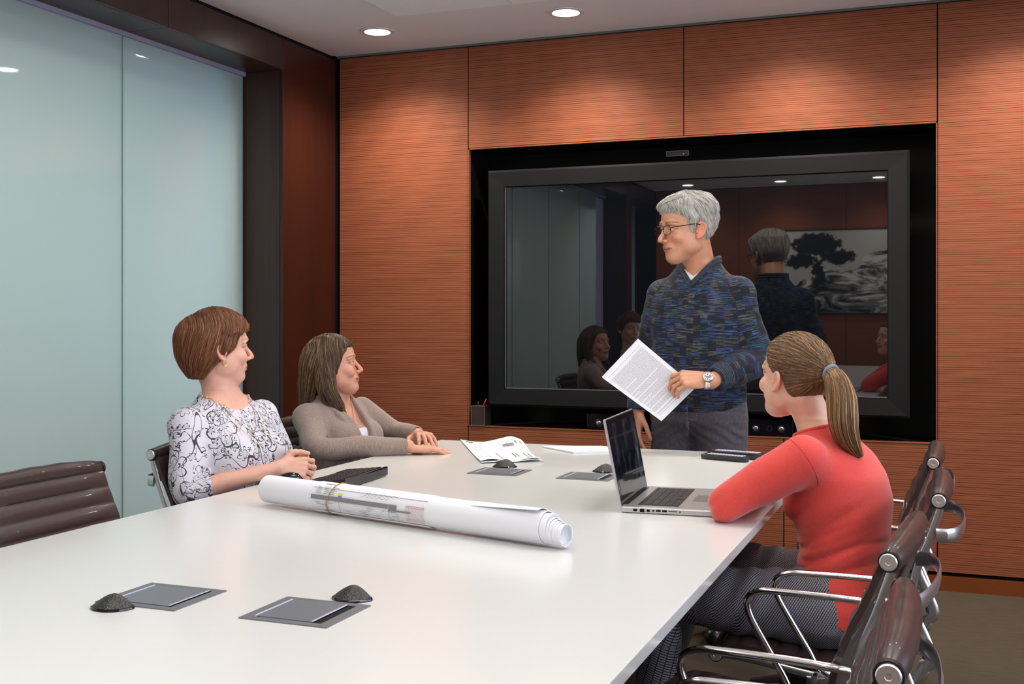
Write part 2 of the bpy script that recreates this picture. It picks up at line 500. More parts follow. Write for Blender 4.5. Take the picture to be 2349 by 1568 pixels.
# framed landscape photograph on the rear wall (seen mirrored in the display)
def art_mat():
    """wind-bent tree on pale rocks under a light sky"""
    n = NT('monochrome_landscape_print')
    g_ = n.n('NewGeometry').outputs['Position']
    s = n.n('SeparateXYZ', {0: g_}); X, Z = s.outputs[0], s.outputs[2]
    a = n.n('TexNoise', {'Vector': n.n('Mapping', {'Vector': g_, 'Rotation': (0, -0.6, 0), 'Scale': (2.0, 1, 7.0)}).outputs[0], 'Scale': 1.0, 'Detail': 8.0, 'Roughness': 0.7, 'Distortion': 1.6}).outputs[0]
    b = n.n('TexNoise', {'Vector': g_, 'Scale': 3.0, 'Detail': 4.0}).outputs[0]
    c = n.n('TexNoise', {'Vector': g_, 'Scale': 16.0, 'Detail': 6.0, 'Roughness': 0.8}).outputs[0]
    rock = n.ramp(a, [(0.42, s2l(14, 14, 16)), (0.50, s2l(130, 128, 126)), (0.58, s2l(235, 232, 228))])
    # skyline of the boulders falls to the left
    sky = n.math('GREATER_THAN', n.math('MULTIPLY_ADD', b, 0.55, n.math('SUBTRACT', Z, n.math('MULTIPLY', X, 0.34))), 2.42)
    col = n.mix(sky, rock, s2l(205, 202, 196))
    def blob(cx, cz, rx, rz_, thr):
        d = n.math('ADD', n.math('POWER', n.math('DIVIDE', n.math('SUBTRACT', X, cx), rx), 2.0), n.math('POWER', n.math('DIVIDE', n.math('SUBTRACT', Z, cz), rz_), 2.0))
        return n.math('LESS_THAN', n.math('MULTIPLY_ADD', c, 3.6, d), thr + 0.75)
    tree = n.math('MAXIMUM', blob(-1.36, 2.02, 0.30, 0.13, 1.9), n.math('MAXIMUM', blob(-1.52, 1.84, 0.22, 0.10, 1.8), blob(-1.14, 1.88, 0.20, 0.10, 1.8)))
    tree = n.math('MAXIMUM', tree, blob(-1.34, 1.70, 0.10, 0.24, 1.5))
    col = n.mix(tree, col, s2l(10, 10, 12))
    n.set(Base_Color=col, Roughness=0.4)
    return n.m
art = thing('framed_photograph', (-0.6, YR + 0.012, 1.72), 0, 'wide monochrome landscape photograph hung on the rear wall, mirrored in the display', 'picture')
B(-1.4, 1.4, -0.01, 0.004, -0.45, 0.45).build('print', art_mat(), art, False)
fm = MB(); fm.box(-1.41, 1.41, -0.011, 0.012, 0.45, 0.462); fm.box(-1.41, 1.41, -0.011, 0.012, -0.462, -0.45)
fm.box(-1.412, -1.4, -0.011, 0.012, -0.462, 0.462); fm.box(1.4, 1.412, -0.011, 0.012, -0.462, 0.462)
fm.build('frame', MT['black'], art, False)

# display and what stands in its recess --------------------------------------
tv = thing('wall_display', (-1.215, 5.46, 1.39), 0, 'large black flat display with wide charcoal bezel set in the wood wall recess', 'screen')
W2, H2, bw = 1.042, 0.614, 0.092
bz = MB()
def ring(mb, w0, h0, w1, h1, y0, y1):
    o_ = [(-w0, y0, -h0), (w0, y0, -h0), (w0, y0, h0), (-w0, y0, h0)]
    i_ = [(-w1, y1, -h1), (w1, y1, -h1), (w1, y1, h1), (-w1, y1, h1)]
    mb.add(o_ + i_, [(0, 1, 5, 4), (1, 2, 6, 5), (2, 3, 7, 6), (3, 0, 4, 7)])
ring(bz, W2, H2, W2, H2, 0.09, 0.012)
ring(bz, W2, H2, W2 - 0.012, H2 - 0.012, 0.012, 0.0)
ring(bz, W2 - 0.012, H2 - 0.012, W2 - bw, H2 - bw + 0.005, 0.0, 0.004)
ring(bz, W2 - bw, H2 - bw + 0.005, W2 - bw - 0.005, H2 - bw, 0.004, 0.016)
bz.add([(-W2, 0.09, -H2), (W2, 0.09, -H2), (W2, 0.09, H2), (-W2, 0.09, H2)], [(0, 1, 2, 3)])
bz.build('bezel', MT['bezel'], tv, False)
ed = MB(); w3, h3 = W2 - bw - 0.005, H2 - bw
ed.box(-w3, w3, 0.006, 0.014, -h3, -h3 + 0.005); ed.box(-w3, -w3 + 0.004, 0.006, 0.014, -h3, h3)
ed.build('inner_edge', simple('silver_edge', s2l(120, 120, 128), 0.35, 0.6), tv, False)
B(-w3, w3, 0.016, 0.03, -h3, h3).build('screen', MT['screen'], tv, False)
t = thing('infrared_sensor', (-1.256, 5.51, 2.048), 0, 'small black sensor box with a red light above the display', 'sensor')
B(-0.056, 0.056, -0.01, 0.03, -0.013, 0.013, b=0.002).build('housing', MT['gloss'], t, False)
fr2 = MB(); fr2.box(-0.056, 0.056, -0.0115, -0.0095, 0.0115, 0.013); fr2.box(-0.056, 0.056, -0.0115, -0.0095, -0.013, -0.0115); fr2.box(-0.056, -0.0545, -0.0115, -0.0095, -0.013, 0.013); fr2.box(0.0545, 0.056, -0.0115, -0.0095, -0.013, 0.013)
fr2.build('edge_frame', simple('dark_grey_edge', s2l(70, 70, 70), 0.4), t, False)
B(0.028, 0.033, -0.0125, -0.0105, -0.006, -0.002).build('red_light', simple('red_led', (1, 0, 0, 1), 0.4, emis=(1, 0.03, 0.02, 1), es=1.5), t, False)
t = thing('pen_box', (-2.32, 5.52, RZ0 + 0.006), 0, 'small brown woven square box with stitched edges in the lower left of the display recess', 'box')
B(-0.038, 0.04, -0.04, 0.05, 0, 0.104, b=0.002).build('box_body', simple('brown_woven', s2l(58, 40, 34), 0.7, noise=0.5, nscale=400, bump=0.5), t, False)
st = MB()
for q in range(22):
    st.box(-0.0375, -0.036, -0.0415, -0.04, 0.003 + q * 0.0046, 0.0055 + q * 0.0046); st.box(0.038, 0.0395, -0.0415, -0.04, 0.003 + q * 0.0046, 0.0055 + q * 0.0046)
for q in range(16):
    st.box(-0.036 + q * 0.0048, -0.0335 + q * 0.0048, -0.0415, -0.04, 0.101, 0.1025); st.box(-0.036 + q * 0.0048, -0.0335 + q * 0.0048, -0.0415, -0.04, 0.001, 0.0025)
st.build('stitching', simple('pale_thread', s2l(170, 165, 155), 0.7), t, False)
t = thing('red_marker', (-2.305, 5.53, RZ0 + 0.111), 0, 'red marker poking up above the brown box beside the display', 'pen')
MB().tube([(0, 0, 0), (0.008, 0, 0.018)], 0.006, 8).build('pen_body', simple('red_plastic', s2l(190, 30, 30), 0.35), t)
MB().tube([(0.008, 0, 0.018), (0.014, 0, 0.032)], [0.0045, 0.003], 8).build('tip', simple('pink_plastic', s2l(220, 120, 100), 0.35), t)
t = thing('green_marker', (-2.335, 5.53, RZ0 + 0.111), 0, 'short green marker poking up above the brown box beside the display', 'pen')
MB().tube([(0, 0, 0), (-0.004, 0, 0.02)], 0.004, 8).build('pen_body', simple('green_plastic', s2l(30, 90, 60), 0.35), t)
M_dial = simple('silver_dial', (0.7, 0.7, 0.72, 1), 0.25, 1.0)
def knobbox(x0, x1, label, dials):
    t = thing('control_unit', ((x0 + x1) / 2, 5.56, RZ0 + 0.005), 0, label, 'device')
    w_ = (x1 - x0) / 2
    B(-w_, w_, -0.03, 0.08, 0, 0.082, b=0.004).build('housing', MT['gloss'], t, False)
    for (dx, dz, kind) in dials:
        if kind:
            MB().lathe([(0.011, 0), (0.012, -0.012), (0.009, -0.014), (0.0, -0.014)], 24, Matrix.Translation((dx, -0.03, dz)), 'y').build('dial', M_dial, t)
            rg = MB()
            for q in range(14):
                a = -0.6 + q * 0.33
                rg.box(-0.0012, 0.0012, -0.032, -0.03, 0.0, 0.004, Matrix.Translation((dx + 0.018 * math.cos(a + 2.4), 0, dz + 0.018 * math.sin(a + 2.4) - 0.002)))
            rg.build('scale_marks', M_dial, t, False)
        else:
            p = [(dx + 0.013 * math.cos(a * PI / 12), -0.032, dz + 0.013 * math.sin(a * PI / 12)) for a in range(24)]
            MB().tube(p, 0.0014, 6, True).build('ring', M_dial, t)
    return t
knobbox(-1.735, -1.50, 'glossy black unit with a silver dial in the recess, left of the standing man', [(-0.05, 0.034, 1), (0.022, 0.04, 0)])
knobbox(-0.95, -0.70, 'glossy black unit with silver dials in the recess, right of the standing man', [(-0.052, 0.035, 1), (0.012, 0.036, 0), (0.07, 0.036, 1)])
# ================================================================== TABLE
ZTOP = 0.74
tb = thing('conference_table', (-1.19, 1.65, 0), 0, 'long white-topped conference table around which four people gather', 'table')
def rel(o): return o
tt = MB(); tt.box(-0.75, 0.75, -2.55, 2.55, ZTOP - 0.024, ZTOP, b=0.0015)
tt.build('tabletop', MT['table'], tb, False)
ap = MB()
ap.box(-0.71, 0.71, -2.51, 2.51, ZTOP - 0.06, ZTOP - 0.0245)
ap.build('under_frame', MT['red'], tb, False)
for y in (-1.6, 0.0, 1.6):
    B(-0.28, 0.28, y - 0.28, y + 0.28, 0.03, ZTOP - 0.062).build('pedestal', MT['dark'], tb, False)
    B(-0.25, 0.25, y - 0.25, y + 0.25, 0.0, 0.03).build('plinth', MT['black'], tb, False)

# ================================================================== CHAIRS
MT['cap'] = simple('satin_disc', (0.80, 0.79, 0.76, 1), 0.36, 0.85)
PROF = catmull(
               [(0, -0.262, 0.822), (0, -0.236, 0.76), (0, -0.203, 0.69), (0, -0.178, 0.615), (0, -0.172, 0.55), (0, -0.187, 0.495), (0, -0.185, 0.455), (0, -0.15, 0.428), (0, -0.08, 0.425), (0, 0.02, 0.432), (0, 0.12, 0.442), (0, 0.20, 0.446), (0, 0.236, 0.43)], 10)
FRAME = catmull([(0, -0.262, 0.81), (0, -0.240, 0.74), (0, -0.210, 0.66), (0, -0.200, 0.58), (0, -0.226, 0.51), (0, -0.240, 0.455), (0, -0.215, 0.405), (0, -0.15, 0.385), (0, -0.05, 0.39), (0, 0.06, 0.405), (0, 0.16, 0.42), (0, 0.232, 0.424)], 6)

def arc(P):
    L = [0.0]
    for a, b in zip(P[:-1], P[1:]): L.append(L[-1] + (b - a).length)
    return L

def pad(P, w, rib=0.047, amp=0.0075, th=0.010, nx=10):
    L = arc(P)
    n = int(L[-1] / 0.0058)
    rows_f, rows_b = [], []
    out = []
    for i in range(n + 1):
        s = L[-1] * i / n
        k = max(j for j in range(len(L)) if L[j] <= s + 1e-9); k = min(k, len(L) - 2)
        t = (s - L[k]) / (L[k + 1] - L[k])
        p = P[k].lerp(P[k + 1], t)
        tg = (P[k + 1] - P[k]).normalized()
        nrm = Vector((0, -tg.z, tg.y))
        if nrm.z + nrm.y * 0.6 < 0: nrm = -nrm
        fr = (s / rib) % 1.0
        bul = amp * (abs(math.sin(PI * fr)) ** 0.55)
        ring = []
        for j in range(nx + 1):
            x = -w + 2 * w * j / nx
            e = 1 - max(0, abs(x) / w - 0.9) / 0.1 * 0.8
            ring.append(p + Vector((x, 0, 0)) + nrm * (th * 0.5 + bul * e))
        for j in range(nx, -1, -1):
            x = -w + 2 * w * j / nx
            e = 1 - max(0, abs(x) / w - 0.9) / 0.1 * 0.8
            ring.append(p + Vector((x, 0, 0)) - nrm * (th * 0.5 + bul * 0.5 * e))
        out.append(ring)
    return MB().rings(out)

def make_chair():
    t = thing('office_chair')
    hw = 0.2215
    kb = 62
    pad(PROF[:kb], hw).build('backrest', MT['leather'], t, ang=60)
    pad(PROF[kb:], hw).build('seat', MT['leather'], t, ang=60)
    # padded rolls at the top of the back and the front of the seat
    for (y, z, r0, sz) in ((-0.272, 0.828, 0.0235, 1.1), (0.236, 0.425, 0.020, 1.0)):
        pr = []
        for k in range(25):
            x = -0.219 + 0.438 * k / 24
            e = (1 - (abs(x) / 0.219) ** 6 * 0.22) * (0.90 + 0.14 * (1 - (x / 0.219) ** 2) * (sz if sz > 1.01 else 0.35))
            pr.append((r0 * e * (1 + 0.03 * math.sin(x * 60)), x))
        mb = MB().lathe(pr, 20, Matrix.Translation((0, y, z)) @ Matrix.Diagonal((1, 1.0, 1.12, 1)), 'x')
        for v_i, q in enumerate(mb.v): mb.v[v_i] = (q[0], q[1] - (0.007 * (1 - (q[0] / 0.219) ** 2) if sz > 1.01 else 0), q[2] + (0.004 * (1 - (q[0] / 0.219) ** 2) if sz > 1.01 else 0))
        ro = mb.build('leather_roll', MT['leather'], t, ang=50)
        for sx in (-1, 1):
            MB().lathe([(0.0, 0), (0.0185, 0), (0.0190, 0.003 * sx), (0.0180, 0.010 * sx), (0.0, 0.010 * sx)], 22, Matrix.Translation((0.218 * sx, y, z)), 'x').build('black_ferrule', MT['plastic'], ro)
            MB().lathe([(0.0, 0.009 * sx), (0.0152, 0.009 * sx), (0.0152, 0.013 * sx), (0.0135, 0.0145 * sx), (0.0045, 0.0145 * sx), (0.004, 0.0135 * sx), (0.0, 0.0135 * sx)], 22, Matrix.Translation((0.218 * sx, y, z)), 'x').build('end_cap', MT['cap'], ro)
    for sx in (-1, 1):
        m = len(FRAME)
        rad = [0.009 + 0.008 * math.sin(PI * min(1, max(0, (i / (m - 1) - 0.2) / 0.6))) for i in range(m)]
        MB().tube([p + Vector((0.2175 * sx, -0.013 if p.z > 0.45 else 0, 0)) for p in FRAME], rad, 12, sx=0.34, sy=1.0, up=(1, 0, 0)).build('side_frame', MT['alu'], t)
        x = 0.243 * sx
        arm = catmull([(0.226 * sx, -0.205, 0.632), (x, -0.180, 0.640), (x, -0.10, 0.643), (x, 0.01, 0.643), (x, 0.06, 0.640), (x, 0.090, 0.620), (x, 0.086, 0.585), (x, 0.055, 0.53), (x, 0.015, 0.465), (x, -0.01, 0.425), (x, -0.06, 0.403), (0.226 * sx, -0.12, 0.392)], 6)
        MB().tube(arm, 0.0078, 12).build('armrest', MT['chrome'], t)
        MB().lathe([(0.0, 0.228 * sx), (0.008, 0.228 * sx), (0.008, 0.256 * sx), (0.0, 0.256 * sx)], 14, Matrix.Translation((0, 0.0, 0.4)), 'x').build('bolt', MT['chrome'], t)
    # rear spreader behind the back, and stretcher below the seat
    bow = [(-0.222 * math.cos(PI * k / 16) * 1.0, -0.266 - 0.062 * math.sin(PI * k / 16) ** 0.6, 0.748) for k in range(17)]
    MB().tube(bow, 0.016, 10, sx=1.0, sy=0.22, up=(0, 0, 1)).build('rear_spreader', MT['alu'], t)
    bow = [(-0.222 * math.cos(PI * k / 12), 0.0, 0.395 - 0.05 * math.sin(PI * k / 12) ** 0.7) for k in range(13)]
    MB().tube(bow, 0.022, 10, sx=0.35, sy=1.0, up=(0, 0, 1)).build('seat_spreader', MT['alu'], t)
    MB().box(-0.05, 0.05, -0.09, 0.11, 0.295, 0.345, b=0.01).build('tilt_mechanism', MT['plastic'], t, False)
    MB().lathe([(0.0, 0.09), (0.036, 0.09), (0.03, 0.13), (0.024, 0.2), (0.018, 0.2), (0.018, 0.30), (0, 0.30)], 20).build('column', MT['plastic'], t)
    base = MB()
    for k in range(5):
        a = k * 2 * PI / 5 + 0.3
        c, s = math.cos(a), math.sin(a)
        base.tube([(0.02 * c, 0.02 * s, 0.115), (0.12 * c, 0.12 * s, 0.11), (0.28 * c, 0.28 * s, 0.075)], [0.026, 0.02, 0.013], 8, sx=0.8, sy=1.0)
    bo = base.build('star_base', MT['alu'], t)
    cm = MB()
    cm.lathe([(0.0, -0.014), (0.026, -0.014), (0.03, -0.008), (0.03, -0.003), (0.012, -0.003), (0.012, 0.003), (0.03, 0.003), (0.03, 0.008), (0.026, 0.014), (0.0, 0.014)], 18, Matrix.Translation((0.0, 0.0, 0.031)), 'x')
    cm.tube([(0, 0, 0.04), (0, 0.012, 0.075)], 0.009, 8)
    cme = cm.mesh('caster'); cme.materials.append(MT['plastic'])
    for k in range(5):
        a = k * 2 * PI / 5 + 0.3
        o = bpy.data.objects.new('caster', cme)
        o.location = (0.28 * math.cos(a), 0.28 * math.sin(a), 0)
        o.rotation_euler = (0, 0, a + 1.1)
        link(o, t)
    return t

GRP = 'brown leather office chairs around the table'
spots = [  # x, y, rotation, label
    (-0.317, 3.654, PI / 2, 'empty brown leather office chair beyond the woman in coral, farthest on the right side'),
    (-0.296, 2.968, PI / 2, 'brown leather office chair the woman in the coral sweater sits on'),
    (-0.350, 2.28, PI / 2 - 0.084, 'empty brown office chair on the camera side of the woman in coral'),
    (-0.339, 1.618, PI / 2, 'nearest empty brown office chair at the lower right corner, its back cut off'),
    (-1.92, 2.275, -PI / 2, 'empty brown ribbed leather chair facing the near left corner of the table'),
    (-1.975, 3.01, -PI / 2, 'brown leather office chair under the woman in the floral blouse'),
    (-2.10, 3.79, -PI / 2, 'brown leather office chair under the woman in the taupe cardigan'),
]
ch0 = make_chair()
for i, (x, y, rz, lab) in enumerate(spots):
    o = ch0 if i == 0 else copy_tree(ch0)
    o.location = (x, y, 0)
    o.rotation_euler = (0, 0, rz)
    tag(o, lab, 'chair', GRP)

# ================================================================== TABLE TOP THINGS
M_plate = simple('brushed_plate', s2l(118, 119, 123), 0.42, 0.3, noise=0.05, nscale=200)
M_plate2 = simple('brushed_lid', s2l(122, 126, 133), 0.36, 0.3, noise=0.05, nscale=200)
M_hi = simple('bright_bevel', s2l(205, 205, 222), 0.35)
def power_box(x, y, label, slot=0.0):
    t = thing('table_power_box', (x, y, ZTOP), 0, label, 'power outlet', 'metal power boxes set in the table')
    fr_ = MB(); W, H = 0.085, 0.076
    fr_.box(-W, W, -H, -H + 0.016, 0, 0.002); fr_.box(-W, W, H - 0.016, H, 0, 0.002)
    fr_.box(-W, -W + 0.02, -H + 0.016, H - 0.016, 0, 0.002); fr_.box(W - 0.02, W, -H + 0.016, H - 0.016, 0, 0.002)
    fr_.build('rim', M_plate, t, False)
    B(-W + 0.02, W - 0.02, -H + 0.016, H - 0.016, 0.0, 0.0006).build('well', MT['black'], t, False)
    B(-W + 0.024, W - 0.024 - slot, -H + 0.018, H - 0.018, 0.0006, 0.0028).build('lid', M_plate2, t, False)
    B(-W + 0.0205, -W + 0.0235, -H + 0.018, H - 0.018, 0.0008, 0.0036).build('lid_edge', M_hi, t, False)
    B(W - 0.0275 - slot, W - 0.024 - slot, -H + 0.018, H - 0.018, 0.0008, 0.0036).build('lid_edge', M_hi, t, False)
    return t
power_box(-1.330, 1.678, 'grey metal power box with closed lid, nearest left in the tabletop')
power_box(-1.031, 1.680, 'grey metal power box with an open black slot, near the front of the table', 0.012)
power_box(-1.364, 3.408, 'grey metal power box in front of the folded drawings at the far end')
power_box(-1.062, 3.408, 'grey metal power box with a black slot, behind the laptop lid', 0.012)

def mesh_mat():
    n = NT('black_microphone_mesh')
    g_ = n.n('NewGeometry').outputs['Position']
    v = n.n('TexVoronoi', {'Vector': g_, 'Scale': 420.0}).outputs['Distance']
    n.set(Base_Color=n.ramp(v, [(0.2, s2l(14, 14, 14)), (0.6, s2l(74, 72, 68))]), Roughness=0.4, Metallic=0.4)
    n.bump(v, 0.5, 0.001)
    return n.m
M_mesh = mesh_mat()
def mic(x, y, rz, label, s=1.0):
    t = thing('table_microphone', (x, y, ZTOP), rz, label, 'microphone', 'black triangular boundary microphones on the table')
    L, Wd, H = 0.037 * s, 0.027 * s, 0.0255 * s
    def outline(k, zs, ox=0.0):
        r = []
        for j in range(40):
            a = 2 * PI * j / 40
            r.append(Vector((math.cos(a) * L * k + ox, math.copysign(abs(math.sin(a)) ** 1.35, math.sin(a)) * Wd * k, zs)))
        return r
    MB().rings([outline(1.04, 0.0), outline(1.07, 0.0015), outline(1.05, 0.004), outline(0.97, 0.005)]).build('base', MT['gloss'], t)
    rs = []
    for k in range(9):
        u = k / 8
        rs.append(outline(0.97 * (1 - u) ** 0.72 + 0.002, 0.005 + H * (1 - (1 - u) ** 1.15) * 0.86, 0.004 * u))
    MB().rings(rs).build('grille', M_mesh, t)
    return t
mic(-1.358, 1.580, 0.30, 'black mesh microphone at the left corner of the nearest left power box', 1.0)
mic(-1.000, 1.785, 0.1, 'black mesh microphone behind the power box with the open slot', 1.0)
mic(-1.392, 3.522, 0.3, 'black mesh microphone between the far left power box and the folded drawings', 1.05)
mic(-1.045, 3.530, 0.2, 'black mesh microphone behind the power box at the laptop lid', 1.05)

# laptop ----------------------------------------------------------------------
M_al = simple('anodised_aluminium', s2l(196, 196, 196), 0.36, 0.85, noise=0.02, nscale=500)
M_key = simple('laptop_key', s2l(30, 26, 26), 0.45)
lp = thing('laptop', (-0.680, 3.010, ZTOP), PI / 2 + 0.07, 'open silver laptop with smudged dark screen on the right edge of the table', 'laptop')
# local frame: x to the right of the user, y from user toward the hinge; the user sits at -y
B(-0.182, 0.182, -0.125, 0.125, 0.001, 0.017, b=0.0035).build('base', M_al, lp, False)
B(-0.15, 0.15, -0.018, 0.088, 0.0172, 0.0176).build('keyboard_well', simple('key_well', s2l(60, 58, 56), 0.5), lp, False)
km = B(-0.0082, 0.0082, -0.0078, 0.0078, 0, 0.0014, b=0.0004).mesh('key', False); km.materials.append(M_key)
kb_ = [(14, 0.0)] * 5
for r in range(6):
    y = 0.081 - r * 0.0183
    n_ = 14
    for c in range(n_):
        if r == 5 and 4 <= c <= 8:
            if c == 4:
                o = B(-0.0455, 0.0455, -0.0078, 0.0078, 0, 0.0014, b=0.0004).build('key', M_key, lp, False, loc=(-0.001, y, 0.0176))
            continue
        o = bpy.data.objects.new('key', km)
        o.location = (-0.1365 + c * 0.021, y, 0.0176)
        o.scale = (1.1, 0.55 if r == 0 else 1.0, 1)
        link(o, lp)
B(-0.053, 0.053, -0.115, -0.04, 0.0171, 0.0174).build('trackpad', simple('trackpad_grey', s2l(128, 124, 122), 0.4, 0.4), lp, False)
# ports along the near (left hand) side face at x=-0.182
pm = MB()
for (y0, y1, z0, z1) in ((0.083, 0.093, 0.006, 0.012), (0.064, 0.076, 0.004, 0.013), (0.050, 0.058, 0.005, 0.012), (0.038, 0.044, 0.007, 0.011), (0.022, 0.034, 0.007, 0.012), (0.006, 0.018, 0.007, 0.012), (-0.02, 0.002, 0.0085, 0.0105), (-0.029, -0.026, 0.0075, 0.011)):
    pm.box(-0.1825, -0.1815, y0, y1, z0, z1)
pm.build('ports', MT['black'], lp, False)
B(-0.145, 0.145, 0.112, 0.126, 0.012, 0.0185).build('hinge', MT['plastic'], lp, False)
lid = bpy.data.objects.new('lid', B(-0.182, 0.182, -0.003, 0.004, 0.0, 0.229, b=0.0025).mesh('lid', False)); lid.data.materials.append(M_al)
lid.location = (0, 0.126, 0.014); lid.rotation_euler = (math.radians(-11), 0, 0); link(lid, lp)
def smudge_mat():
    n = NT('smudged_black_screen')
    tc = n.n('TexCoord').outputs['Object']
    a = n.n('TexNoise', {'Vector': n.n('Mapping', {'Vector': tc, 'Scale': (11, 1, 7), 'Rotation': (0, 0.3, 0)}).outputs[0], 'Scale': 1.0, 'Detail': 6.0, 'Roughness': 0.7}).outputs[0]
    f = n.step(a, 0.47, 0.9)
    n.set(Base_Color=n.mix(f, s2l(18, 20, 30), s2l(120, 124, 142)), Roughness=n.math('MULTIPLY_ADD', f, 0.35, 0.05))
    return n.m
sb = B(-0.179, 0.179, -0.0042, -0.0030, 0.004, 0.226).build('bezel_glass', MT['gloss'], lid, False)
B(-0.166, 0.166, -0.0048, -0.0043, 0.018, 0.212).build('screen', smudge_mat(), lid, False)

# black keyboard and mouse -------------------------------------------------------
kb = thing('keyboard', (-1.728, 3.035, ZTOP), -PI / 2 + 0.07, 'black computer keyboard in front of the woman in the floral blouse', 'keyboard')
# local: x along the length, y away from the typist (who sits at -y)
kbm = MB()
kbm.rings([[Vector((x, -0.075, 0.002)), Vector((x, 0.068, 0.004)), Vector((x, 0.074, 0.016)), Vector((x, 0.070, 0.028)), Vector((x, 0.055, 0.0225)), Vector((x, -0.070, 0.010)), Vector((x, -0.076, 0.007))] for x in (-0.157, 0.157)])
kbm.build('case', MT['gloss'], kb, True, 25)
B(-0.157, 0.157, 0.066, 0.078, 0.003, 0.030, b=0.003).build('rear_bar', MT['gloss'], kb, False)
km2 = MB().rings([[Vector((sx * a, sy * b_, z)) for sx, sy in ((-1, -1), (1, -1), (1, 1), (-1, 1))] for a, b_, z in ((0.0088, 0.0088, 0), (0.0085, 0.0085, 0.003), (0.007, 0.0072, 0.0058))]).mesh('key', False); km2.materials.append(simple('keycap_black', s2l(32, 30, 36), 0.35))
for r in range(6):
    for c in range(15):
        if r == 5 and 4 <= c <= 8: continue
        o = bpy.data.objects.new('key', km2)
        y = 0.048 - r * 0.0205
        o.location = (-0.1435 + c * 0.0205, y, 0.0105 + (y + 0.07) * 0.1)
        o.rotation_euler = (0.1, 0, 0)
        link(o, kb)
B(-0.071, 0.030, -0.064, -0.047, 0.011, 0.0155, b=0.001).build('space_bar', km2.materials[0], kb, False)
ms = thing('computer_mouse', (-1.848, 2.905, ZTOP), -PI / 2 + 0.1, 'glossy black computer mouse behind the paper roll', 'mouse')
rs = []
for k in range(15):
    u = k / 14
    x = -0.05 + 0.1 * u
    wdt = 0.031 * math.sin(PI * min(0.97, max(0.03, u))) ** 0.4
    hh = 0.036 * math.sin(PI * (0.06 + 0.88 * u) ** 0.75) ** 0.7 + 0.003
    rs.append([Vector((math.copysign(abs(math.cos(a)) ** 0.8, math.cos(a)) * wdt, -x, max(0.001, 0.002 + hh * max(0, math.sin(a)) ** 0.8))) for a in [2 * PI * j / 24 for j in range(24)]])
MB().rings(rs).build('shell', MT['gloss'], ms, True, 60)
MB().lathe([(0, -0.004), (0.009, -0.004), (0.009, 0.004), (0, 0.004)], 16, Matrix.Translation((0, -0.02 + 0.05, 0.030)), 'x').build('wheel', MT['plastic'], ms)

# remotes -------------------------------------------------------------------------
M_btn = simple('pale_rubber_button', s2l(188, 190, 205), 0.5); M_rb = simple('red_button', s2l(190, 40, 40), 0.5)
def remote(x, y, rz, L, Wd, H, label, cols, rows):
    t = thing('remote_control', (x, y, ZTOP), rz, label, 'remote control', 'black remote controls beside each other')
    rs = []
    for k in range(9):
        u = k / 8
        xx = -L / 2 + L * u
        e = min(1, 6 * min(u, 1 - u) + 0.55)
        rs.append([Vector((xx, Wd / 2 * e * cx_, H * (0.5 + 0.5 * cz_) * (0.8 + 0.2 * e) + 0.001)) for cx_, cz_ in ((-0.75, -1), (0.75, -1), (1, -0.2), (1, 0.8), (0.9, 1), (-0.9, 1), (-1, 0.8), (-1, -0.2))])
    MB().rings(rs).build('body', MT['plastic'], t, True, 40)
    bm_ = MB().box(-L * 0.022, L * 0.022, -0.0042, 0.0042, 0, 0.0022, b=0.0008).mesh('button', False); bm_.materials.append(M_btn)
    for i in range(cols):
        for j in range(rows):
            o = bpy.data.objects.new('button', bm_)
            o.location = (-L * 0.40 + i * L * 0.8 / cols + 0.012, (j - (rows - 1) / 2) * 0.0115, H + 0.0012)
            link(o, t)
    B(-L * 0.46, -L * 0.43, 0.004, 0.01, H + 0.001, H + 0.0032).build('power_button', M_rb, t, False)
    return t
remote(-0.737, 3.965, -0.30, 0.175, 0.042, 0.018, 'slim black remote with pale buttons, the nearer of the two', 12, 3)
remote(-0.712, 4.045, -0.24, 0.21, 0.052, 0.022, 'longer black remote with white buttons behind the slim one', 14, 3)

# loose papers --------------------------------------------------------------------
random.seed(4)
def sheet(name, cs, hfun, parent=None, nx=14, ny=10, th=0.0012, mat=None):
    """paper through four ground corners with a height function"""
    A, Bc, Cc, D = [Vector((*c, 0)) for c in cs]
    vs = []
    for lay in (0, 1):
        for i in range(nx + 1):
            for j in range(ny + 1):
                u, v = i / nx, j / ny
                p = (A * (1 - u) + Bc * u) * (1 - v) + (D * (1 - u) + Cc * u) * v
                vs.append(Vector((p.x, p.y, hfun(u, v) + lay * th)))
    fs = []
    N = (nx + 1) * (ny + 1)
    for i in range(nx):
        for j in range(ny):
            a = i * (ny + 1) + j
            q = (a, a + ny + 1, a + ny + 2, a + 1)
            fs.append(tuple(reversed(q))); fs.append(tuple(k + N for k in q))
    edge = [i * (ny + 1) for i in range(nx + 1)] + [nx * (ny + 1) + j for j in range(1, ny + 1)] + [i * (ny + 1) + ny for i in range(nx - 1, -1, -1)] + [j for j in range(ny - 1, 0, -1)]
    for a, b in zip(edge, edge[1:] + edge[:1]): fs.append((a, b, b + N, a + N))
    return MB().add(vs, fs).build(name, mat or MT['paper'], parent, True, 40)
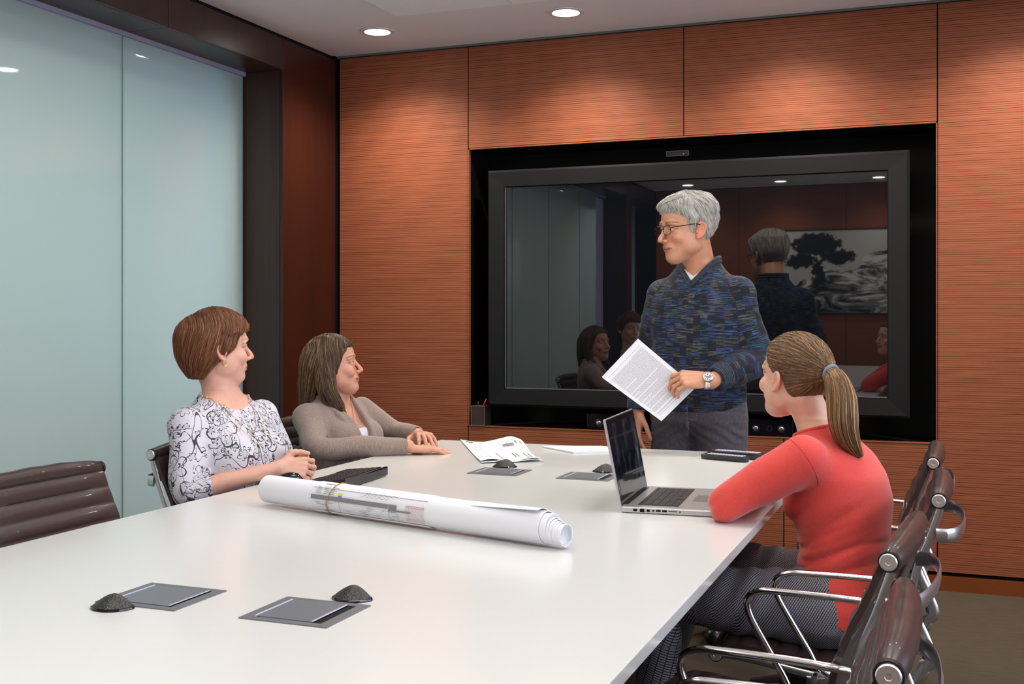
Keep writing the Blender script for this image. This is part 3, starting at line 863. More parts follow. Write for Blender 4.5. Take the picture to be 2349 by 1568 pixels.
def marks(cs, hfun, rects, name, mat, parent, lift=0.0018):
    A, Bc, Cc, D = [Vector((*c, 0)) for c in cs]
    m = MB()
    for (u0, u1, v0, v1) in rects:
        n_ = max(1, int((u1 - u0) * 14)); nv = max(1, int((v1 - v0) * 10))
        for k in range(n_):
            for l in range(nv):
                q = []
                for (u, v) in ((u0 + (u1 - u0) * k / n_, v0 + (v1 - v0) * l / nv), (u0 + (u1 - u0) * (k + 1) / n_, v0 + (v1 - v0) * l / nv), (u0 + (u1 - u0) * (k + 1) / n_, v0 + (v1 - v0) * (l + 1) / nv), (u0 + (u1 - u0) * k / n_, v0 + (v1 - v0) * (l + 1) / nv)):
                    p = (A * (1 - u) + Bc * u) * (1 - v) + (D * (1 - u) + Cc * u) * v
                    q.append(Vector((p.x, p.y, hfun(u, v) + lift)))
                m.quad(*q)
    return m.build(name, mat, parent, False)
# folded drawings: left half flat, right half curling up at the back
fd = thing('folded_drawings', (-1.55, 3.85, ZTOP), 0, 'curling folded sheets of printed drawings near the far end of the table', 'paper')
cs = [(-0.275, 0.275), (0.045, -0.285), (0.225, -0.165), (0.02, 0.30)]
cs = [(-0.295, 0.33), (0.045, -0.27), (0.225, -0.15), (0.035, 0.13)]
def hf(u, v):
    b = math.exp(-((u - 0.05) / 0.42) ** 2) * max(0, v - 0.3) ** 1.2 * 0.092 * (1 - 0.35 * max(0, v - 0.85) / 0.15)
    return 0.004 + b + 0.010 * max(0, u - 0.7) / 0.3 * (0.5 + 0.5 * math.sin(v * 9)) + 0.008 * max(0, 0.3 - v) * (1 - u)
sheet('under_sheet', [(c[0] * 1.0 + 0.006, c[1] * 1.0 - 0.006) for c in cs], lambda u, v: 0.0005 + 0.65 * hf(u, v) * (1 if v > 0.2 else 0.5), fd)
sheet('top_sheet', cs, hf, fd, 22, 16)
rc = []
rc += [(0.04, 0.96, 0.04, 0.043), (0.04, 0.96, 0.235, 0.24)] + [(0.05 + k * 0.09, 0.11 + k * 0.09, 0.07, 0.20) for k in (0,)]
rc += [(random.uniform(0.05, 0.9), 0, 0, 0) for _ in range(0)]
for k in range(26):
    u = random.uniform(0.05, 0.92); v = random.uniform(0.06, 0.22); rc.append((u, u + random.uniform(0.006, 0.03), v, v + random.uniform(0.004, 0.02)))
for k in range(7): rc.append((0.35 + k * 0.08, 0.352 + k * 0.08, 0.05, 0.22))
for k in range(5): rc.append((0.22, 0.75, 0.05 + 0.035 * k, 0.052 + 0.035 * k))
for k in range(4): rc.append((0.28 + k * 0.022, 0.292 + k * 0.022, 0.62, 0.80)); rc.append((0.22 + k * 0.022, 0.232 + k * 0.022, 0.84, 0.95))
for (u, v0, v1) in ((0.20, 0.58, 0.97), (0.38, 0.58, 0.97), (0.55, 0.3, 0.95), (0.86, 0.4, 0.95)): rc.append((u, u + 0.004, v0, v1))
for v in (0.58, 0.70): rc.append((0.20, 0.38, v, v + 0.003))
for v in (0.32, 0.55, 0.75, 0.93): rc.append((0.56, 0.85, v, v + 0.003))
marks(cs, hf, rc, 'print', MT['ink'], fd)
rc = [(0.60, 0.92, 0.40, 0.41), (0.60, 0.80, 0.66, 0.675), (0.62, 0.80, 0.72, 0.73), (0.60, 0.82, 0.85, 0.86), (0.62, 0.82, 0.91, 0.92), (0.05, 0.12, 0.16, 0.175), (0.08, 0.085, 0.08, 0.2), (0.89, 0.92, 0.8, 0.9)]
for k in range(16):
    u = random.uniform(0.25, 0.5); v = random.uniform(0.3, 0.9); rc.append((u, u + 0.006, v, v + random.uniform(0.01, 0.03)))
marks(cs, hf, rc, 'bold_print', MT['inkd'], fd, 0.0021)['kind'] = 'stuff'
ps = thing('paper_stack', (-1.31, 4.09, ZTOP), 0, 'flat stack of white sheets near the far edge behind the laptop lid', 'paper')
cs2 = [(-0.155, 0.0), (0.015, -0.135), (0.22, 0.03), (0.055, 0.09)]
for q in range(3):
    sheet('sheet', [(a + 0.004 * q, b - 0.003 * q) for a, b in cs2], lambda u, v, q=q: 0.0005 + 0.0022 * (2 - q), ps, 2, 2, 0.0014)
rc = []
for k in range(60):
    u = random.uniform(0.05, 0.9); v = random.uniform(0.08, 0.9); rc.append((u, u + random.uniform(0.01, 0.05), v, v + 0.006))
marks(cs2, lambda u, v: 0.005, rc, 'print', simple('pale_print', s2l(185, 188, 205), 0.8), ps, 0.0016)

# rolled drawings -------------------------------------------------------------------
RA = Vector((-1.712, 2.60, ZTOP + 0.0045)); RBv = Vector((-0.826, 2.345, ZTOP + 0.0045))
ax = (RBv - RA); RL = ax.length; rz = math.atan2(ax.y, ax.x)
ro = thing('paper_roll', RA, rz, 'long roll of white drawings held by a rubber band across the table', 'roll')
RR = 0.0375
def cylshell(x0, x1, r, th, a0=0.0, a1=2 * PI, n=40, zc=RR, spiral=0.0, yoff=0.0, flare=None, nl=10):
    m = MB()
    full = abs(a1 - a0 - 2 * PI) < 1e-6 and spiral == 0
    rows = []
    for k in range(nl + 1):
        x = x0 + (x1 - x0) * k / nl
        outer, inner = [], []
        for j in range(n + 1):
            a = a0 + (a1 - a0) * j / n
            rr = r + spiral * j / n + (flare(k / nl, j / n) if flare else 0)
            outer.append(Vector((x, yoff + math.cos(a) * rr, zc + math.sin(a) * rr)))
            inner.append(Vector((x, yoff + math.cos(a) * (rr - th), zc + math.sin(a) * (rr - th))))
        rows.append(outer + inner[::-1])
    return m.rings(rows)
cylshell(0.0, RL - 0.0, RR, 0.0014, 0.2, 0.2 + 2 * PI, spiral=-0.002).build('outer_sheet', MT['paper'], ro)
inner = [(0.022, 0.0335, 0.0012), (0.030, 0.030, 0.0010), (0.040, 0.0285, 0.0009), (0.047, 0.0272, 0.0009), (0.056, 0.0262, 0.0010), (0.070, 0.0250, 0.0012)]
for q, (dx, r, th) in enumerate(inner):
    cylshell(0.02, RL + dx * 0.72, r, th, 0.9 + q, 0.9 + q + 2 * PI, zc=r + 0.0012 + 0.001 * (5 - q) * 0.4, spiral=-0.0012, nl=4).build('inner_sheet', MT['paper'], ro)
# curled corner of the outermost sheet at the far right end
cylshell(RL - 0.20, RL - 0.006, RR + 0.0006, 0.0008, -0.9, 2.15, zc=RR, flare=lambda u, v: 0.012 * u * max(0, v - 0.72) / 0.28).build('loose_edge', MT['paper'], ro)
# printed sheet wrapped round the middle
PX0, PX1 = 0.205, 0.595
cylshell(PX0, PX1, RR + 0.0014, 0.0012, -2.2, 2.3, zc=RR).build('printed_sheet', MT['paper'], ro)
def rollmarks(rects, name, mat, lift=0.0017):
    m = MB()
    for (x0, x1, a0, a1) in rects:
        n_ = max(1, int(abs(a1 - a0) / 0.12))
        for k in range(n_):
            b0, b1 = a0 + (a1 - a0) * k / n_, a0 + (a1 - a0) * (k + 1) / n_
            r = RR + lift
            P_ = lambda x, a: Vector((PX0 + (x - PX0) * 1.17, -math.cos(a) * r, RR + math.sin(a) * r))
            m.quad(P_(x0, b0), P_(x1, b0), P_(x1, b1), P_(x0, b1))
    return m.build(name, mat, ro, False)
# angle a: 0 = facing the camera side horizontally, positive upward
gm = simple('grey_table_bar', s2l(132, 132, 134), 0.7)
rollmarks([(PX0 + 0.002, PX0 + 0.045, 0.02, 0.30), (PX0 + 0.046, PX0 + 0.087, 0.02, 0.30), (PX0 + 0.088, PX0 + 0.232, 0.02, 0.30), (PX0 + 0.234, PX0 + 0.256, 0.02, 0.30) , (PX0 + 0.234, PX0 + 0.356 - 0.06, -0.1, 0.0)], 'table_bars', gm)
rk = []
for r_ in range(5):
    for w_ in range(3):
        x = PX0 + 0.012 + w_ * 0.024 + random.uniform(0, 0.004); rk.append((x, x + random.uniform(0.008, 0.018), 0.42 + r_ * 0.12, 0.45 + r_ * 0.12))
for r_ in range(4):
    for w_ in range(6):
        x = PX0 + 0.15 + w_ * 0.014 + r_ * 0.006; rk.append((x, x + random.uniform(0.004, 0.011), 0.55 + r_ * 0.1, 0.57 + r_ * 0.1))
for r_ in range(5):
    rk.append((PX0 + 0.002, PX0 + 0.29, -0.12 - 0.14 * r_, -0.127 - 0.14 * r_))
for x in (0.046, 0.088, 0.233, 0.257): rk.append((PX0 + x, PX0 + x + 0.0008, -0.8, 0.0))
for w_ in range(22):
    x = PX0 + random.uniform(0.01, 0.27); a = -0.18 - 0.14 * random.randint(0, 4); rk.append((x, x + random.uniform(0.006, 0.02), a, a + 0.03))
rollmarks(rk, 'fine_print', MT['ink'])
rollmarks([(PX0 + 0.03, PX0 + 0.062, 1.18, 1.24)], 'heading', MT['inkd'])
pr = simple('pink_print', s2l(205, 150, 150), 0.8)
rk = []
for k in range(13): rk.append((PX0 + 0.335 - 0.054 + k * 0.004, PX0 + 0.335 - 0.0532 + k * 0.004, -0.42, 0.18))
for k in range(13): rk.append((PX0 + 0.335 - 0.0545 + k * 0.004, PX0 + 0.335 - 0.0520 + k * 0.004, 0.22, 0.28)); rk.append((PX0 + 0.335 - 0.0545 + k * 0.004, PX0 + 0.335 - 0.0520 + k * 0.004, 0.32, 0.38)); rk.append((PX0 + 0.335 - 0.0545 + k * 0.004, PX0 + 0.335 - 0.0520 + k * 0.004, -0.5, -0.45)); rk.append((PX0 + 0.335 - 0.0545 + k * 0.004, PX0 + 0.335 - 0.0520 + k * 0.004, -0.62, -0.57))
rollmarks(rk, 'red_columns', pr)
rollmarks([(PX0 + 0.082, PX0 + 0.096, 0.46, 0.56)], 'yellow_highlight', simple('yellow_mark', s2l(225, 220, 60), 0.7))
rollmarks([(PX0 + 0.084, PX0 + 0.095, 0.32, 0.40)], 'violet_highlight', simple('violet_mark', s2l(120, 110, 220), 0.7))
bx_ = 0.268
p = [(bx_ + 0.012 * math.sin(a) , math.cos(a) * (RR + 0.0032), RR + math.sin(a) * (RR + 0.0026)) for a in [2 * PI * k / 40 for k in range(40)]]
MB().tube(p, 0.0016, 6, True, sx=1.0, sy=1.0).build('rubber_band', simple('tan_rubber', s2l(176, 132, 64), 0.5), ro)
# ================================================================== IMPLICIT-SURFACE MODELLER (numpy)
def A_(*p): return np.array(p, dtype=np.float64)
def nrm_(v): v = np.asarray(v, float); return v / np.linalg.norm(v)

def p_cone(a, b, ra, rb):
    a, b = A_(*a), A_(*b)
    ab = b - a; L2 = max(ab @ ab, 1e-12)
    def f(P):
        q = P - a
        t = np.clip(q @ ab / L2, 0, 1)
        return np.sqrt(((q - t[:, None] * ab) ** 2).sum(1)) - (ra + (rb - ra) * t)
    m = max(ra, rb)
    return f, np.minimum(a, b) - m, np.maximum(a, b) + m

def p_chain(pts, rad, sub=4, flat=None):
    """smooth tapering limb through joints; flat=(dir, scale) squeezes the section along dir"""
    Q = catmull(pts, sub)
    P0 = np.array([list(q) for q in Q])
    R0 = np.interp(np.linspace(0, len(pts) - 1, len(Q)), range(len(pts)), rad)
    if flat is not None: fd, fs = nrm_(flat[0]), flat[1]
    def f(P):
        best = None
        for i in range(len(P0) - 1):
            a, b = P0[i], P0[i + 1]; ab = b - a; L2 = max(ab @ ab, 1e-12)
            q = P - a
            t = np.clip(q @ ab / L2, 0, 1)
            v = q - t[:, None] * ab
            if flat is not None:
                c = v @ fd
                v = v + (c * (1 / fs - 1))[:, None] * fd
            d = np.sqrt((v ** 2).sum(1)) - (R0[i] + (R0[i + 1] - R0[i]) * t)
            best = d if best is None else np.minimum(best, d)
        return best
    m = max(rad)
    return f, P0.min(0) - m, P0.max(0) + m

def p_ell(c, r, R=None):
    c, r = A_(*c), A_(*r)
    R = np.eye(3) if R is None else np.asarray(R, float)
    def f(P):
        q = (P - c) @ R
        k0 = np.sqrt(((q / r) ** 2).sum(1)); k1 = np.sqrt(((q / r ** 2) ** 2).sum(1))
        return k0 * (k0 - 1) / np.maximum(k1, 1e-9)
    m = r.max()
    return f, c - m, c + m

def p_cyl(a, b, r):
    a, b = A_(*a), A_(*b); ab = b - a; L = np.linalg.norm(ab); u = ab / L
    def f(P):
        q = P - a; t = q @ u
        rad = np.sqrt(np.maximum(((q - t[:, None] * u) ** 2).sum(1), 0)) - r
        dz = np.abs(t - L / 2) - L / 2
        return np.minimum(np.maximum(rad, dz), 0) + np.sqrt(np.maximum(rad, 0) ** 2 + np.maximum(dz, 0) ** 2)
    return f, np.minimum(a, b) - r, np.maximum(a, b) + r

def p_half(c, n):
    """solid on the side opposite to n"""
    c, n = A_(*c), nrm_(n)
    return (lambda P: (P - c) @ n), A_(-9, -9, -9), A_(9, 9, 9)

def p_loft(o, fwd, table, infl=0.0, ef=2.2, eb=2.0, up=(0, 0, 1)):
    """table rows: z, centre offset forward, half width, front depth, back depth[, centre offset sideways]"""
    o = A_(*o); up = nrm_(up); fwd = nrm_(np.asarray(fwd, float) - up * (np.asarray(fwd, float) @ up)); side = np.cross(up, fwd)
    T = np.array([list(r) + [0.0] * (6 - len(r)) for r in table])
    zz = np.linspace(T[0, 0], T[-1, 0], 160)
    D = np.stack([np.interp(zz, T[:, 0], T[:, k]) for k in range(1, 6)], 1)
    ker = np.array([1, 2, 3, 4, 3, 2, 1.0]); ker /= ker.sum()
    Dp = np.pad(D, ((6, 6), (0, 0)), 'edge')
    for _ in range(2): Dp = np.stack([np.convolve(Dp[:, k], ker, 'same') for k in range(5)], 1)
    D = Dp[6:-6]
    def f(P):
        q = P - o
        z = q @ up; zc = np.clip(z, zz[0], zz[-1])
        c, w_, ff, bb, cs_ = [np.interp(zc, zz, D[:, k]) for k in range(5)]
        u = q @ side - cs_; v = q @ fwd - c
        b = np.where(v > 0, ff, bb) + infl; a = w_ + infl
        e = np.where(v > 0, ef, eb)
        au, av = np.abs(u) / a + 1e-6, np.abs(v) / b + 1e-6
        qq = (au ** e + av ** e) ** (1 / e)
        r = np.sqrt(u * u + v * v) + 1e-9
        d = r * (1 - 1 / qq)
        dz = np.abs(z - zc)
        return np.where(dz > 0, np.sqrt(np.maximum(d, 0) ** 2 + dz ** 2), d)
    m = max(T[:, 2].max(), T[:, 3].max(), T[:, 4].max()) + np.abs(T[:, 1]).max() + np.abs(T[:, 5]).max() + infl
    e0, e1 = o + up * T[0, 0], o + up * T[-1, 0]
    return f, np.minimum(e0, e1) - m, np.maximum(e0, e1) + m

def run(ops, P, cull=True):
    d = np.full(len(P), 1.0)
    for (mode, k, (f, lo, hi)) in ops:
        if cull and len(P) > 64:
            mg = k + 0.012
            idx = np.nonzero(np.all((P > lo - mg) & (P < hi + mg), axis=1))[0]
            if len(idx) == 0: continue
            if len(idx) > 0.8 * len(P): idx = slice(None)
        else: idx = slice(None)
        e = f(P[idx]); c = d[idx]
        if mode == 'U':
            if k > 0:
                h = np.clip(0.5 + 0.5 * (c - e) / k, 0, 1)
                d[idx] = c + (e - c) * h - k * h * (1 - h)
            else: d[idx] = np.minimum(c, e)
        elif mode == 'S':
            if k > 0:
                h = np.clip(0.5 - 0.5 * (c + e) / k, 0, 1)
                d[idx] = c + (-e - c) * h + k * h * (1 - h)
            else: d[idx] = np.maximum(c, -e)
        else:
            if k > 0:
                h = np.clip(0.5 - 0.5 * (c - e) / k, 0, 1)
                d[idx] = c + (e - c) * h + k * h * (1 - h)
            else: d[idx] = np.maximum(c, e)
    return d

def p_nest(f, cuts):
    """a primitive with its own cuts, made before it is joined to anything"""
    ops = [('U', 0, f)] + cuts
    return (lambda P: run(ops, P, False)), f[1], f[2]

def p_local(ops, c, R, s):
    """a nested model in its own frame (R columns = local axes in the world)"""
    c = A_(*c); R = np.asarray(R, float)
    def f(P): return run(ops, (P - c) @ R / s) * s
    lo = np.min([o[2][1] for o in ops if o[0] == 'U'], axis=0); hi = np.max([o[2][2] for o in ops if o[0] == 'U'], axis=0)
    cs = np.array([[x, y, z] for x in (lo[0], hi[0]) for y in (lo[1], hi[1]) for z in (lo[2], hi[2])]) * s @ R.T + c
    return f, cs.min(0), cs.max(0)

def axis_(lo, hi, h, iv):
    out = [lo]
    while out[-1] < hi:
        x = out[-1]; st = h
        for (a, b, hh) in iv:
            if a <= x <= b: st = min(st, hh)
        out.append(x + st)
    return np.array(out)

def iso_mesh(fn, lo, hi, h, fine=()):
    """surface nets on a rectilinear grid; returns verts, quads"""
    ax = [axis_(lo[k], hi[k], h, [(f[0][k], f[1][k], f[2]) for f in fine]) for k in range(3)]
    n = [len(a) for a in ax]
    S = np.full(n, 1.0, dtype=np.float32)
    BS = 8
    nb = [int(math.ceil(v / BS)) for v in n]
    cx = [np.array([0.5 * (a[min(i * BS, len(a) - 1)] + a[min((i + 1) * BS, len(a) - 1)]) for i in range(b)]) for a, b in zip(ax, nb)]
    hw = [np.array([0.5 * (a[min((i + 1) * BS, len(a) - 1)] - a[min(i * BS, len(a) - 1)]) for i in range(b)]) for a, b in zip(ax, nb)]
    G = np.stack(np.meshgrid(*cx, indexing='ij'), -1).reshape(-1, 3)
    Hd = np.stack(np.meshgrid(*hw, indexing='ij'), -1).reshape(-1, 3)
    rad = np.sqrt((Hd ** 2).sum(1))
    dc = fn(G, False)
    keep = np.nonzero(np.abs(dc) < rad * 1.5 + 0.012)[0]
    inner = np.nonzero(dc <= -(rad * 1.5 + 0.012))[0]
    def blk(b): return b // (nb[1] * nb[2]), (b // nb[2]) % nb[1], b % nb[2]
    for b in inner:
        i, j, k = blk(b)
        S[i * BS:(i + 1) * BS, j * BS:(j + 1) * BS, k * BS:(k + 1) * BS] = -1
    CH = 400
    for q in range(0, len(keep), CH):
        sl, pts = [], []
        for b in keep[q:q + CH]:
            i, j, k = blk(b)
            s_ = (slice(i * BS, min(n[0], (i + 1) * BS)), slice(j * BS, min(n[1], (j + 1) * BS)), slice(k * BS, min(n[2], (k + 1) * BS)))
            g_ = np.stack(np.meshgrid(ax[0][s_[0]], ax[1][s_[1]], ax[2][s_[2]], indexing='ij'), -1)
            sl.append((s_, g_.shape[:3])); pts.append(g_.reshape(-1, 3))
        # sort by locality: evaluate in sub-batches so that culling works
        o = 0
        P = np.concatenate(pts); D = np.empty(len(P))
        SB = 8 * 512
        for a in range(0, len(P), SB): D[a:a + SB] = fn(P[a:a + SB], True)
        for (s_, shp) in sl:
            m = shp[0] * shp[1] * shp[2]
            S[s_] = D[o:o + m].reshape(shp); o += m
    In = S < 0
    cnt = np.zeros([v - 1 for v in n], np.int8)
    for dx in (0, 1):
        for dy in (0, 1):
            for dz in (0, 1):
                cnt += In[dx:n[0] - 1 + dx, dy:n[1] - 1 + dy, dz:n[2] - 1 + dz]
    I, J, K = np.nonzero((cnt > 0) & (cnt < 8))
    idx = np.full(cnt.shape, -1, np.int32); idx[I, J, K] = np.arange(len(I))
    acc = np.zeros((len(I), 3)); wt = np.zeros(len(I))
    co = [(a, b, c) for a in (0, 1) for b in (0, 1) for c in (0, 1)]
    for a in co:
        for k in range(3):
            if a[k] == 1: continue
            b = list(a); b[k] = 1
            va = S[I + a[0], J + a[1], K + a[2]]; vb = S[I + b[0], J + b[1], K + b[2]]
            m = (va < 0) != (vb < 0)
            t = np.where(m, va / np.where(m, va - vb, 1), 0)
            pa = np.stack([ax[0][I + a[0]], ax[1][J + a[1]], ax[2][K + a[2]]], 1)
            pb = np.stack([ax[0][I + b[0]], ax[1][J + b[1]], ax[2][K + b[2]]], 1)
            acc += np.where(m[:, None], pa + t[:, None] * (pb - pa), 0); wt += m
    V = acc / wt[:, None]
    F = []
    for k in range(3):
        sh = [slice(None)] * 3; sh2 = [slice(None)] * 3
        sh[k] = slice(0, n[k] - 1); sh2[k] = slice(1, n[k])
        A, Bq = In[tuple(sh)], In[tuple(sh2)]
        X = np.nonzero(A != Bq)
        a1, a2 = (k + 1) % 3, (k + 2) % 3
        ok = (X[a1] > 0) & (X[a2] > 0) & (X[a1] < n[a1] - 1) & (X[a2] < n[a2] - 1)
        X = [x[ok] for x in X]
        fl = A[tuple(X)]
        def cell(d1, d2):
            Y = list(X); Y[a1] = X[a1] - d1; Y[a2] = X[a2] - d2
            return idx[tuple(Y)]
        q = np.stack([cell(1, 1), cell(0, 1), cell(0, 0), cell(1, 0)], 1)
        q[~fl] = q[~fl][:, ::-1]
        F.append(q)
    F = np.concatenate(F)
    F = F[(F >= 0).all(1)]
    return V, F

def np_mesh(name, V, F, mat, parent, origin=(0, 0, 0), attrs=None, relax=0):
    V = np.asarray(V, float)
    if relax:
        E = np.concatenate([F[:, [0, 1]], F[:, [1, 2]], F[:, [2, 3]], F[:, [3, 0]]])
        for _ in range(relax):
            s = np.zeros_like(V); c = np.zeros(len(V))
            np.add.at(s, E[:, 0], V[E[:, 1]]); np.add.at(s, E[:, 1], V[E[:, 0]]); np.add.at(c, E[:, 0], 1); np.add.at(c, E[:, 1], 1)
            V = 0.5 * V + 0.5 * s / c[:, None]
    me = bpy.data.meshes.new(name)
    Vl = (V - np.asarray(origin)).astype(np.float32)
    k = F.shape[1]
    me.vertices.add(len(Vl)); me.vertices.foreach_set('co', Vl.ravel())
    me.loops.add(len(F) * k); me.loops.foreach_set('vertex_index', F.astype(np.int32).ravel())
    me.polygons.add(len(F)); me.polygons.foreach_set('loop_start', np.arange(0, len(F) * k, k, dtype=np.int32))
    me.polygons.foreach_set('use_smooth', np.ones(len(F), bool))
    for an, arr in (attrs or {}).items():
        arr = arr(V) if callable(arr) else arr
        if an == 'Col':
            at = me.attributes.new('Col', 'FLOAT_COLOR', 'POINT')
            at.data.foreach_set('color', np.concatenate([arr, np.ones((len(arr), 1))], 1).astype(np.float32).ravel())
        else:
            at = me.attributes.new(an, 'FLOAT_VECTOR', 'POINT')
            at.data.foreach_set('vector', arr.astype(np.float32).ravel())
    me.update(calc_edges=True); me.validate()
    if mat is not None: me.materials.append(mat)
    o = bpy.data.objects.new(name, me)
    return link(o, parent)

def grow(name, ops, mat, parent, org, h=0.005, fine=(), disp=None, attrs=None, relax=0, cutlo=None):
    lo = np.min([o[2][1] for o in ops if o[0] == 'U'], axis=0) - 0.02
    hi = np.max([o[2][2] for o in ops if o[0] == 'U'], axis=0) + 0.02
    def fn(P, cull):
        d = run(ops, P, cull)
        if disp is not None: d = d + disp(P)
        return d
    V, F = iso_mesh(fn, lo, hi, h, fine)
    return np_mesh(name, V, F, mat, parent, org, attrs, relax)

def waves(seed, n, kmin, kmax, amp, aniso=(1, 1, 1)):
    rs = np.random.RandomState(seed)
    K = rs.normal(size=(n, 3)); K /= np.linalg.norm(K, axis=1)[:, None]
    K *= rs.uniform(kmin, kmax, n)[:, None] * np.array(aniso)
    ph = rs.uniform(0, 6.28, n)
    def f(P):
        s = np.zeros(len(P))
        for k, p in zip(K, ph): s += np.sin(P @ k + p + 0.8 * np.sin(P @ (k[[1, 2, 0]] * 0.6) + p * 2))
        return s * amp / math.sqrt(n)
    return f

# ------------------------------------------------------------------ head
def head_frame(az, pitch=0.0, roll=0.0):
    """columns: forward, left, up; az in degrees from +X, pitch up positive"""
    a, p = math.radians(az), math.radians(pitch)
    f = A_(math.cos(a) * math.cos(p), math.sin(a) * math.cos(p), math.sin(p))
    l = A_(-math.sin(a), math.cos(a), 0)
    u = np.cross(f, l)
    r = math.radians(roll)
    l2 = l * math.cos(r) + u * math.sin(r); u2 = np.cross(f, l2)
    return np.stack([f, l2, u2], 1)

SKULL = [  # z, centre x, half width, front, back
    (-0.122, 0.052, 0.010, 0.010, 0.012), (-0.116, 0.045, 0.024, 0.028, 0.026), (-0.104, 0.036, 0.035, 0.044, 0.042), (-0.088, 0.026, 0.045, 0.056, 0.054),
    (-0.070, 0.016, 0.053, 0.067, 0.062), (-0.050, 0.008, 0.059, 0.076, 0.070), (-0.025, 0.0, 0.066, 0.084, 0.082), (0.0, -0.006, 0.0705, 0.088, 0.090),
    (0.020, -0.010, 0.0735, 0.098, 0.090), (0.045, -0.010, 0.0755, 0.100, 0.092), (0.068, -0.010, 0.073, 0.093, 0.088), (0.088, -0.010, 0.063, 0.078, 0.076),
    (0.102, -0.010, 0.048, 0.056, 0.058), (0.112, -0.010, 0.028, 0.032, 0.034), (0.1165, -0.010, 0.010, 0.012, 0.012)]

def skull_prim(infl=0.0):
    return p_loft((0, 0, 0), (1, 0, 0), SKULL, infl, 2.15, 2.0)

